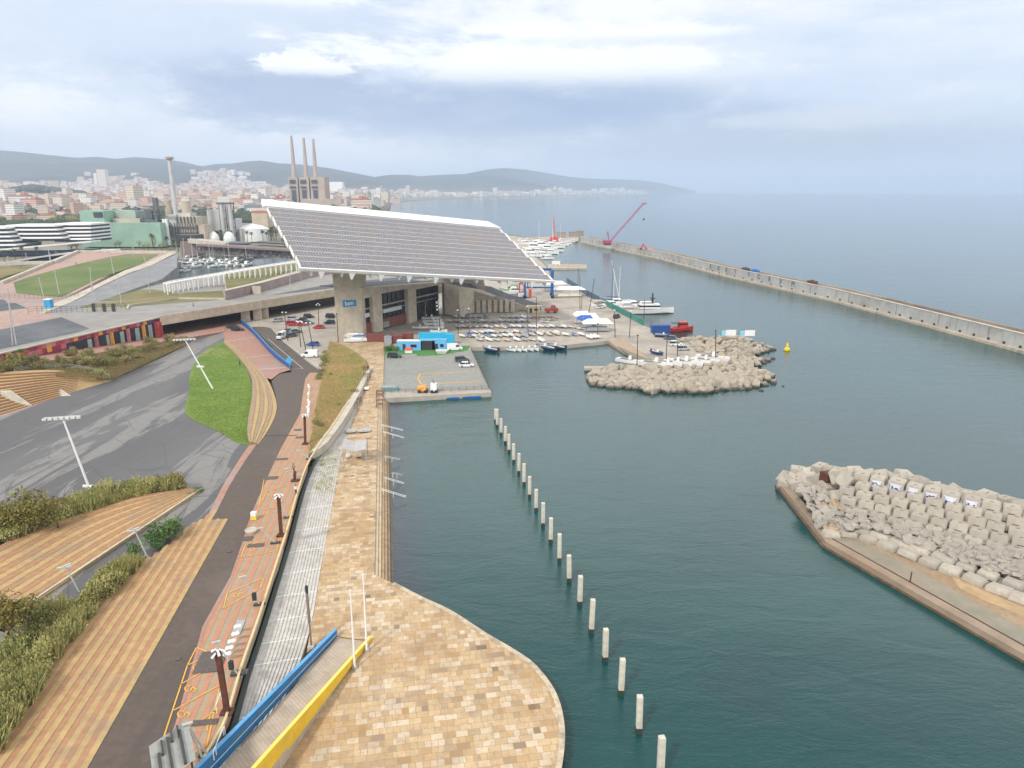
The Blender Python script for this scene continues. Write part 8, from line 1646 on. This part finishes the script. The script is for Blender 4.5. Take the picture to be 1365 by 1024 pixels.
for i, (x, y) in enumerate(sorted(scatter(rub, 230, 7.0, asp=1.9), key=lambda q: q[0])):
 z = 1.5 + max(0, (715 + (x - 1150) * .30 - y)) * .05 + (.3 if x > 1130 else 0); s = random.uniform(.4, .85); left = x < 1130
 oc = left and random.random() < .22 and y > 668
 put_mesh('rubble_rock', RO[0] if oc else random.choice(RG), P(x, y, min(z, 3.2)), tuple(random.uniform(-.6, .6) if j < 2 else random.uniform(0, 6.3) for j in range(3)), (s * random.uniform(.9, 1.4), s, s * random.uniform(.6, .9)), ('ochre' if oc else 'pale') + ' rubble stone %s' % ('below the tumbled cubes near the bend of the mole' if left else 'between the cube rows and flat slabs, ' + ('nearest the bend', 'before the lone post', 'past the lone post', 'at the weeds', 'by the frame edge')[min(4, int((x - 1130) / 50))]), 'rock', 'rubble stones of the mole, ' + ('bend' if left else 'slope'))

# ------------------------------------------------------------------ vegetation
def leaf_mat(name, a, b, c3, ns=2.2):
 m, nt, bs = newmat(name); v = coords(nt); n = noi(nt, v, ns, 4, .7); oi = G(nt, 'ShaderNodeObjectInfo')
 c = mixc(nt, rng(nt, n, .35, .68), a, b); c = mixc(nt, rng(nt, oi.outputs['Random'], 0, 1, 0, .8, False), c, c3); n2 = noi(nt, v, 9, 2, .5); c = mixc(nt, rng(nt, n2, .4, .7, 0, .5), c, tuple(x * 1.6 for x in b))
 nt.links.new(c, bs.inputs['Base Color']); bs.inputs['Roughness'].default_value = .75; bs.inputs['Subsurface Weight'].default_value = 0; return m
M_OLIVE = leaf_mat('olive_leaves', (.13, .15, .04), (.32, .31, .10), (.32, .27, .10)); M_GREENL = leaf_mat('fresh_green_leaves', (.05, .12, .03), (.12, .22, .065), (.14, .19, .05))
M_REED = leaf_mat('yellow_green_reeds', (.27, .26, .085), (.46, .41, .17), (.25, .30, .09)); M_DRYL = leaf_mat('dry_brown_scrub', (.19, .155, .06), (.31, .225, .10), (.16, .17, .055)); M_AUT = leaf_mat('autumn_leaves', (.14, .13, .03), (.27, .20, .045), (.17, .17, .04))
M_BARK = simple('bark', (.10, .075, .055), .95, .3, 3); M_PALM = leaf_mat('palm_fronds', (.03, .05, .018), (.07, .09, .03), (.06, .06, .03))
def leaves(mb, n, fx, size, up=0.0):
 for _ in range(n):
  p = fx(); d = Vector((random.gauss(0, 1), random.gauss(0, 1), random.gauss(up, 1))).normalized(); u = d.cross(Vector((random.random(), random.random(), random.random()))).normalized(); s = size * random.uniform(.5, 1.3)
  mb.face(p, p + (d + u * .55) * s * .5, p + d * s, p + (d - u * .55) * s * .5)
def lobes(k, r, h, z0=0.0):
 L_ = [(Vector((random.uniform(-1, 1) * r * .6, random.uniform(-1, 1) * r * .6, z0 + random.uniform(.3, .85) * h)), random.uniform(.3, .55) * r) for _ in range(k)]
 def f():
  c, q = random.choice(L_); d = Vector((random.gauss(0, 1), random.gauss(0, 1), random.gauss(.25, .8))).normalized(); return c + d * q * random.uniform(.55, 1.15)
 return f
random.seed(77)
def shrub_mesh(mat, kind):
 mb = MB()
 if kind == 'reed':
  for _ in range(330):
   a, r = random.uniform(0, 6.3), random.uniform(0, 1) ** .6; p = Vector((math.cos(a) * r, math.sin(a) * r, 0)); t = p * random.uniform(1.0, 1.5) + Vector((random.uniform(-.3, .3), random.uniform(-.3, .3), random.uniform(.8, 1.6))); s = Vector((math.sin(a * 3), math.cos(a * 3), 0)) * .045
   m_ = p.lerp(t, .6) + Vector((0, 0, .15)); mb.face(p - s, p + s, m_ + s, m_ - s); e = t + (t - p) * .2 - Vector((0, 0, .12)); mb.face(m_ - s, m_ + s, e)
   if random.random() < .25:
    for _k in range(3): mb.face(t, t + Vector((random.uniform(-.1, .1), .05, .25)), t + Vector((.07, random.uniform(-.1, .1), .12)))
 else:
  leaves(mb, 620, lobes(8, 1.15, 1.5), .22, .3); leaves(mb, 160, lobes(5, 1.0, 1.9), .26, .6)
  for _ in range(5): a = random.uniform(0, 6.3); mb.tube((0, 0, -.3), (math.cos(a) * .6, math.sin(a) * .6, 1.1), .03, n=4)
 return mb.mesh('shrub', mat)
SM = {('olive', i): shrub_mesh(M_OLIVE, 's') for i in range(4)}; SM.update({('green', i): shrub_mesh(M_GREENL, 's') for i in range(2)}); SM.update({('reed', i): shrub_mesh(M_REED, 'reed') for i in range(3)}); SM.update({('dry', i): shrub_mesh(M_DRYL, 's') for i in range(3)})
def shrub(kind, p, s, lab, grp, cat='shrub'):
 ms = [m for k, m in SM.items() if k[0] == kind]; o = put_mesh('reed_clump' if kind == 'reed' else 'shrub', random.choice(ms), p, (0, 0, random.uniform(0, 6.3)), (s * random.uniform(.85, 1.2), s * random.uniform(.85, 1.2), s * random.uniform(.75, 1.25)), lab, cat, grp)
def band(line, n, wd_, z, kinds, s0, s1, lab, grp):
 for i in range(n):
  t = (i + random.random()) / n * (len(line) - 1); k = min(int(t), len(line) - 2); f = t - k; a, b = line[k], line[k + 1]
  x, y = a[0] + (b[0] - a[0]) * f, a[1] + (b[1] - a[1]) * f; w_ = wd_[0] + (wd_[1] - wd_[0]) * i / n; p = P(x, y + random.uniform(-w_, w_), z) ; kd = random.choice(kinds)
  d = {'olive': 'olive green shrub', 'green': 'fresh green bush', 'reed': 'yellow green reed clump', 'dry': 'dry brown scrub bush'}[kd]
  shrub(kd, p - Vector((0, 0, .3)), random.uniform(s0, s1), d + ' ' + lab % nth(int(i)) if '%s' in lab else d + ' ' + lab, grp)
band([(-20, 722), (30, 706), (75, 690), (120, 674), (165, 660), (205, 653), (243, 650)], 58, (12, 3), ZH + .5, ['olive', 'olive', 'reed', 'reed', 'dry'], 1.0, 1.6, 'in the plaza hedge, %s from the frame edge', 'hedge along the plaza')
band([(-25, 1005), (10, 950), (35, 925), (75, 862), (105, 822), (135, 790), (150, 775), (178, 750)], 62, (5, 3), ZH + .5, ['reed', 'reed', 'olive', 'reed', 'green'], .9, 1.4, 'on the striped terrace bank, %s from the camera end', 'bank beside the striped terrace')
band([(-10, 960), (10, 915), (35, 862), (80, 815)], 22, (12, 4), ZH + .2, ['reed', 'olive', 'reed'], 1.0, 1.5, 'at the foot of the reed bank, %s from the camera end', 'foot of the reed bank')
for i, (x, y, s) in enumerate([(205, 728, 1.2), (215, 722, 1.5), (224, 716, 1.7), (232, 717, 1.4), (178, 745, 1.0), (183, 741, 1.1), (210, 730, .8)]): shrub('green', P(x, y, ZH + .2), s, 'bright green bush at the top corner of the striped terrace, %s of its cluster' % nth(i), 'green bushes at the terrace corner')
belt = [(0, 497), (140, 506), (155, 500), (205, 478), (248, 460), (240, 455), (200, 461), (120, 474), (50, 487), (0, 492)]
M_BELT = grass_mat('belt_grass', (.13, .12, .04), (.24, .16, .075), (.15, .17, .045), .1)
mb = MB(); bp = [PZ_ for PZ_ in [(-120, 500, 5.7), (0, 497, 5.5), (90, 496, 4.0), (148, 507, 2.5), (205, 479, 2.1), (250, 459, 1.7), (238, 453, 2.6), (180, 463, 3.6), (100, 477, 4.9), (0, 490, 6.4), (-60, 499, 6.8)]]
L1_ = [P(*q) for q in bp[:6]]; L2_ = [P(*q) for q in bp[6:]][::-1]; L2_.append(L1_[5])
for i in range(5): mb.face(L1_[i], L1_[i + 1], L2_[min(i + 1, 5)], L2_[min(i, 5)]); a, b = L1_[i], L1_[i + 1]; mb.face(a - Vector((0, 0, 5)), b - Vector((0, 0, 5)), b, a)
tag(mb.build('scrub_belt_ground', M_BELT), kind='structure')
random.seed(78)
for i in range(72):
 t = random.random(); x = 250 * t; ya, yb = 497 - 42 * t ** 1.6 + (8 if x > 120 else 0) * (1 - abs(x - 150) / 110 if x < 250 else 0), 492 - 38 * t
 y = random.uniform(min(ya, yb) - 1, max(ya, yb) + 3); kd = random.choice(['dry', 'dry', 'olive', 'dry']); z = 5.9 - 3.7 * t
 shrub(kd, P(x, y, z - .2), random.uniform(.9, 1.5), ('dry brown scrub' if kd == 'dry' else 'olive green scrub') + ' in the belt between seating terrace and painted wall', 'scrub belt below the painted wall')
for i, (x, y) in enumerate([(125, 502), (133, 504), (140, 503), (118, 500)]): shrub('olive', P(x, y, 3.2), 1.3, 'dark green shrub at the tip of the seating terrace, %s of four' % nth(i), 'shrubs at the seating terrace tip')
band([(433, 470), (431, 482), (428, 495), (424, 512)], 9, (1, 1), 2.2, ['olive', 'dry'], .7, 1.1, 'on the parking edge of the grass bank, %s from the tip', 'shrubs on the grass bank edge')
for i, (x, y, s) in enumerate([(423, 567, .9), (426, 569, .8), (440, 500, .6), (452, 541, .6)]): shrub('olive', PG(x, y, .1), s, 'small olive shrub growing on the dry grass bank, %s of four' % nth(i), 'small shrubs on the grass bank')
for i, (x, y) in enumerate([(516, 468), (521, 467), (527, 468)]): shrub('green', P(x, y, zq), 1.1, 'green shrub on the turf by the pale container, %s from the promenade' % nth(i), 'shrubs on the turf')
def tree(lab, base, hgt, r, mat, name='broadleaf_tree', n=1500, grp=None, lean=0):
 T = thing(name, lab, 'tree', base, group=grp); mb = MB(); mb.tube((0, 0, -.5), (lean * .3, 0, hgt * .35), .045 * hgt, .03 * hgt, 7); mb.build('trunk', M_BARK, T)
 tips = []
 for k in range(7): a = k * .9 + random.random(); q = Vector((lean + math.cos(a) * r * .6, math.sin(a) * r * .6, hgt * random.uniform(.55, .85))); mb = MB(); mb.tube((lean * .3, 0, hgt * .33), q, .022 * hgt, .008 * hgt, 5); mb.build('limb', M_BARK, T); tips.append(q)
 cl = [(q, r * random.uniform(.28, .45)) for q in tips] + [(Vector((lean + random.uniform(-.5, .5) * r, random.uniform(-.5, .5) * r, hgt * random.uniform(.55, .98))), r * random.uniform(.22, .42)) for _ in range(9)]
 def f(): c, q = random.choice(cl); d = Vector((random.gauss(0, 1), random.gauss(0, 1), random.gauss(.2, .7))).normalized(); return c + d * q * random.uniform(.4, 1.2)
 mb = MB(); leaves(mb, n, f, r * .13, .2); mb.build('crown', mat, T); return T
random.seed(80)
tree('broad olive yellow tree standing in the hedge at the plaza edge', PG(43, 712, .5), 5.2, 3.4, M_AUT, n=2600); tree('orange brown tree cut by the frame edge above the middle terrace', PG(-4, 714, .5), 4.6, 2.9, M_AUT, n=1800); tree('low spreading tree between the hedge trees', PG(78, 706, .5), 3.2, 2.2, M_OLIVE, n=1400)
tree('dark green and yellow tree at the near end of the asphalt path', PG(14, 862, .3), 5.0, 3.3, M_AUT, n=2600); tree('smaller green tree beside the dark path tree', PG(32, 838, .3), 3.2, 2.2, M_GREENL, n=1500)
def make_palm(hgt=9.0, nf=16, fl=2.6):
 T = thing('palm_tree', 'x', 'palm tree'); mb = MB(); mb.tube((0, 0, -.5), (.2, 0, hgt * .5), .26, .22, 7); mb.tube((.2, 0, hgt * .5), (.1, 0, hgt), .22, .2, 7); mb.build('trunk', M_BARK, T); mb = MB()
 for k in range(nf):
  a = k * 2.4; el = 1.2 - 1.75 * k / nf; pv = Vector((.1, 0, hgt)); d = Vector((math.cos(a) * math.cos(el), math.sin(a) * math.cos(el), math.sin(el))); s = Vector((-math.sin(a), math.cos(a), 0))
  for j in range(5):
   q = pv + d * fl / 5; d = (d + Vector((0, 0, -.28))).normalized(); w0, w1 = (.12 + .42 * math.sin(PI * j / 5)), (.12 + .42 * math.sin(PI * (j + 1) / 5)) if j < 4 else .04
   for sg in (-1, 1): mb.face(pv, q, q + s * sg * w1 - Vector((0, 0, w1 * .5)), pv + s * sg * w0 - Vector((0, 0, w0 * .5)))
   pv = q
 mb.build('crown', M_PALM, T); return T
PP = Proto(make_palm()); random.seed(81)
palms = [(random.uniform(262, 384), random.uniform(317, 324.5)) for _ in range(58)]
for i, (x, y) in enumerate(sorted(palms)):
 b = P(x, y, 2.5); PP.put(b, random.uniform(0, 6), 'palm in the long grove behind the harbour shops, %s from the black pavilion' % (nth(i) if i < 60 else 'last'), 'palm grove behind the harbour shops', random.uniform(.85, 1.25))
for i, (x, y, h_, w_) in enumerate([(141, 322, 1.1, 'beside the green plant, first from the hotel'), (147, 321, 1.0, 'beside the green plant, second from the hotel'), (152, 320, 1.2, 'beside the green plant, third from the hotel'), (171, 322, 1.2, 'in front of the green plant wall, tall one of a pair'), (176, 323, 1.2, 'in front of the green plant wall, short one of a pair'), (224, 334, 1.1, 'at the harbour corner by the black pavilion, tall'), (233, 337, 1.0, 'at the harbour corner by the black pavilion, middle'), (238, 335, 1.1, 'at the harbour corner by the black pavilion, near the shops'), (380, 340, 1.2, 'alone at the edge of the solar canopy'), (204, 329, 1.1, 'between the green plant and the harbour corner'), (7, 352, .9, 'in the hotel forecourt, at the frame edge'), (22, 350, .9, 'in the hotel forecourt, second from the frame edge'), (31, 348, 1.0, 'in the hotel forecourt, third from the frame edge'), (51, 346, .9, 'in the hotel forecourt, fourth from the frame edge')]):
 PP.put(P(x, y, 2.2), i, 'palm ' + w_, 'palms by the harbour and hotel', h_)
PP.done()
b = P(31, 483, 6.6); T = thing('fan_palm', 'low bushy bright green fan palm beside the painted wall', 'palm', b); mb = MB(); mb.tube((0, 0, -.6), (0, 0, 1.2), .3, .25, 8); mb.build('trunk', M_BARK, T); mb = MB(); random.seed(5)
for k in range(34):
 a = k * 2.4; el = random.uniform(-.2, 1.4); d = Vector((math.cos(a) * math.cos(el), math.sin(a) * math.cos(el), math.sin(el))); c = Vector((0, 0, 1.1)) + d * 1.7; s = d.cross(Vector((0, 0, 1))).normalized()
 mb.tube((0, 0, 1.1), c, .03, n=3)
 for j in range(7): g = (j - 3) * .28; e = (d * math.cos(g) + s * math.sin(g)) * 1.0; mb.face(c, c + e * .6 + s * .06, c + e, c + e * .6 - s * .06)
mb.build('crown', leaf_mat('fan_palm_leaves', (.03, .11, .015), (.08, .19, .04), (.06, .15, .03)), T)
for i, (x, y) in enumerate([(14, 490), (22, 492), (8, 494)]): shrub('olive', P(x, y, 6.3), 1.6, 'dark shrub at the foot of the fan palm, %s of three' % nth(i), 'dark shrubs by the fan palm')
# round trees around hotel, harbour corner and slopes
def far_tree(): return tree('x', (0, 0, 0), 7, 3.2, M_OLIVE, n=420, name='street_tree')
FT = Proto(far_tree()); random.seed(82)
for i, (x, y, s, w_) in enumerate([(170, 327, 1.3, 'big round one between pavilion and green plant'), (103, 334, 1.1, 'by the hotel corner, before the white walls'), (96, 335, 1.0, 'by the hotel corner, second one'), (198, 334, 1.0, 'behind the top of the tiled slope'), (205, 325, 1.4, 'tall slim one before the green wall'), (207, 333, 1.0, 'below the tall slim one'), (216, 336, 1.1, 'first at the harbour corner'), (228, 340, 1.0, 'second at the harbour corner'), (155, 331, .8, 'low one behind the curved pavilion end'), (160, 330, .9, 'second low one behind the curved pavilion'), (309, 334, .9, 'small one on the harbour shop terrace'), (245, 340, .8, 'by the first harbour boats'), (192, 333, .8, 'behind the tip of the slope'), (186, 330, .9, 'near the green plant gate'), (77, 345, .8, 'behind the boundary wall')]):
 FT.put(P(x, y, 2.2), i * 1.3, 'olive green tree ' + w_, 'trees around hotel and harbour', (s, s, s * (1.7 if 'slim' in w_ else 1)))
for i in range(22): FT.put(P(random.uniform(340, 384), random.uniform(309, 314), 2.2), i, 'dark tree at the back of the palm grove near the solar canopy', 'trees behind the palm grove', random.uniform(.9, 1.4))
for i in range(30): FT.put(P(random.uniform(-5, 104), random.uniform(298, 303), 2.2), i, 'brownish green tree in the row behind the banded hotel', 'tree row behind the hotel', random.uniform(1.2, 2.2))
FT.done()
# grasses as loose masses
def tufts(name, poly, n, zf, mat, h, w_=.05):
 mb = MB(); xs, ys = [p[0] for p in poly], [p[1] for p in poly]; k = 0
 while k < n:
  x, y = random.uniform(min(xs), max(xs)), random.uniform(min(ys), max(ys))
  if not inside(x, y, poly): continue
  k += 1; p = zf(x, y)
  for _ in range(5):
   a = random.uniform(0, 6.3); s = Vector((math.cos(a), math.sin(a), 0)) * w_; o = Vector((random.uniform(-.25, .25), random.uniform(-.25, .25), 0)); mb.face(p + o - s, p + o + s, p + o + Vector((random.uniform(-.2, .2), random.uniform(-.2, .2), h * random.uniform(.5, 1.2))))
 tag(mb.build(name, mat), kind='stuff')
random.seed(83)
tufts('dry_grass_blades', [(440, 456), (475, 470), (491, 490), (475, 519), (447, 560), (412, 605), (420, 552), (432, 487)], 7000, lambda x, y: PG(x, y, .08), leaf_mat('dry_grass_blades', (.25, .27, .07), (.50, .34, .17), (.36, .30, .11), .09), .42)
tufts('lawn_grass_blades', [(297, 458), (312, 472), (335, 510), (337, 530), (331, 575), (335, 591), (315, 588), (262, 560), (249, 550), (254, 520), (253, 507), (266, 477)], 9000, lambda x, y: PG(x, y, .14), leaf_mat('lawn_blades', (.14, .22, .03), (.21, .29, .05), (.25, .28, .08), .15), .14)
tufts('belt_grass_blades', belt, 5000, lambda x, y: P(x, y, 6.0 - 3.8 * x / 250), leaf_mat('belt_blades', (.20, .15, .06), (.30, .21, .09), (.16, .17, .05)), .6)
tufts('step_weeds', [(420, 600), (455, 596), (440, 660), (405, 650)], 260, lambda x, y: P(x, y, 2.5), M_REED, .3)
tufts('mole_weeds', [(1180, 690), (1260, 700), (1365, 735), (1365, 760), (1270, 725), (1190, 705)], 500, lambda x, y: P(x, y, 1.9), M_OLIVE, .6, .09)
tufts('terrace_weeds', [(250, 655), (268, 650), (270, 655), (248, 662)], 200, lambda x, y: PG(x, y, .2), M_GREENL, .4)
# ------------------------------------------------------------------ people
def person(lab, loc, rz, shirt, legs, hair=(.05, .03, .02), h=1.72, stride=.28, z=None):
 T = thing('person', lab, 'person', loc, rz); s = h / 1.72; bm_ = bpy.data.meshes.new('body')
 J = [(0, 0, .95), (0, .01, 1.18), (0, 0, 1.38), (0, .01, 1.50), (0, -.02, 1.58), (0, -.02, 1.68), (.17, 0, 1.40), (.23, .08 * stride * 3, 1.14), (.23, -.10 * stride * 3, .93), (-.17, 0, 1.40), (-.23, -.10 * stride * 3, 1.14), (-.23, -.22 * stride * 3, .94), (.09, 0, .90), (.10, -stride * .35, .50), (.10, -stride * .5, .07), (.10, -stride * .5 - .14, .04), (-.09, 0, .90), (-.10, stride * .25, .50), (-.10, stride * .9, .10), (-.10, stride * .9 - .14, .05)]
 Ed = [(0, 1), (1, 2), (2, 3), (3, 4), (4, 5), (2, 6), (6, 7), (7, 8), (2, 9), (9, 10), (10, 11), (0, 12), (12, 13), (13, 14), (14, 15), (0, 16), (16, 17), (17, 18), (18, 19)]
 Rr = [.15, .13, .15, .06, .095, .09, .06, .045, .03, .06, .045, .03, .09, .06, .045, .04, .09, .06, .045, .04]
 bm_.from_pydata([tuple(c * s for c in q) for q in J], Ed, []); o = bpy.data.objects.new('body', bm_); sc.collection.objects.link(o); md = o.modifiers.new('skin', 'SKIN'); o.modifiers.new('sub', 'SUBSURF').levels = 1
 for v, r in zip(bm_.skin_vertices[0].data, Rr): v.radius = (r * s, r * s * (.72 if r > .1 else 1))
 bm_.skin_vertices[0].data[0].use_root = True
 me = bpy.data.meshes.new_from_object(o.evaluated_get(bpy.context.evaluated_depsgraph_get())); bpy.data.objects.remove(o)
 me.name = 'body'; me.materials.clear()
 for m in (simple('skin_tone', (.42, .26, .18), .6), shirt, legs, M_DKST): me.materials.append(m)
 for p in me.polygons: c = p.center / s; p.material_index = 0 if c.z > 1.46 or (abs(c.x) > .19 and c.z < 1.05 and c.z > .8) else 1 if c.z > .93 else 2 if c.z > .1 else 3
 b2 = bmesh.new(); b2.from_mesh(me)
 fb = MB()
 for hx, hy, hz in ((.23, -.10 * stride * 3, .93), (-.23, -.22 * stride * 3, .94)):
  for k in range(4): fb.tube((hx, hy - .03 + .02 * k, hz), (hx * .97, hy - .035 + .022 * k, hz - (.10, .115, .11, .09)[k]), .009, .007, 5)
  fb.tube((hx * .98, hy - .03, hz + .01), (hx * .9, hy - .075, hz - .045), .011, .008, 5)
  fb.box(hx, hy, hz - .05, .03, .085, .07)
 m2 = fb.mesh('hands', [simple('skin_tone', (.42, .26, .18))]); b2.from_mesh(m2); b2.to_mesh(me); b2.free()
 o = bpy.data.objects.new('body', me); sc.collection.objects.link(o); o.parent = T
 mb = MB(); mb.lathe((0, .01, 1.60 * s), [(.085, 0), (.108, .05), (.10, .11), (.05, .155), (.01, .165)], 10); mb.build('hair', simple('hair_dark', hair, .8), T, smooth=True)
 mb = MB(); mb.loft([[(-.012, -.105, 1.6 * s), (.012, -.105, 1.6 * s), (.012, -.125, 1.585 * s), (-.012, -.125, 1.585 * s)], [(-.008, -.1, 1.64 * s), (.008, -.1, 1.64 * s), (.008, -.105, 1.64 * s), (-.008, -.105, 1.64 * s)]]); mb.build('nose', simple('skin_tone', (.42, .26, .18)), T)
 return T
SW, SDK, SBL, SGR, SRD = simple('white_cloth', (.7, .7, .7), .8), simple('black_cloth', (.03, .03, .035), .85), simple('blue_denim', (.05, .08, .18), .85), simple('grey_cloth', (.22, .22, .22), .85), simple('red_cloth', (.45, .05, .05), .85)
for x, y, z, rz, a, b_, lab in [(395, 660, None, .3, SW, SDK, 'person in a white top and dark trousers walking beside the slatted steps'), (392, 631, None, 2.8, SGR, SDK, 'person in grey standing by the far bay of the esplanade'), (223, 455.5, 3.4, 1.2, SDK, SDK, 'person in black walking along the street by the painted wall'), (258, 409.5, ZD, 1.6, SDK, SBL, 'person in dark clothes crossing the raised roadway'), (102, 353.5, 12.5, 2, SDK, SDK, 'person in dark clothes alone on the pink slope'), (29, 358, 9, 1.5, SDK, SGR, 'person standing behind the boundary wall near the hotel'), (491, 494, ZL, .2, SRD, SBL, 'person in a red top by the dark racks on the promenade'), (658, 414.5, zq, 2.5, SDK, SDK, 'person in dark clothes standing before the finned wall'), (700, 405, zq, 1.1, SW, SBL, 'person in white near the blue boat hoist'), (552, 424, zq, 2.2, SGR, SDK, 'person in grey before the dark building doorway'), (320, 488, None, .4, SBL, SDK, 'person in blue walking on the brick street beside the lawn'), (880, 440, zq, .4, simple('yellow_vest', (.7, .6, .05), .8), SDK, 'person in a yellow vest on the quay behind the dark blue container')]:
 person(lab, PG(x, y, .06) if z is None else P(x, y, z + .02), rz, a, b_)
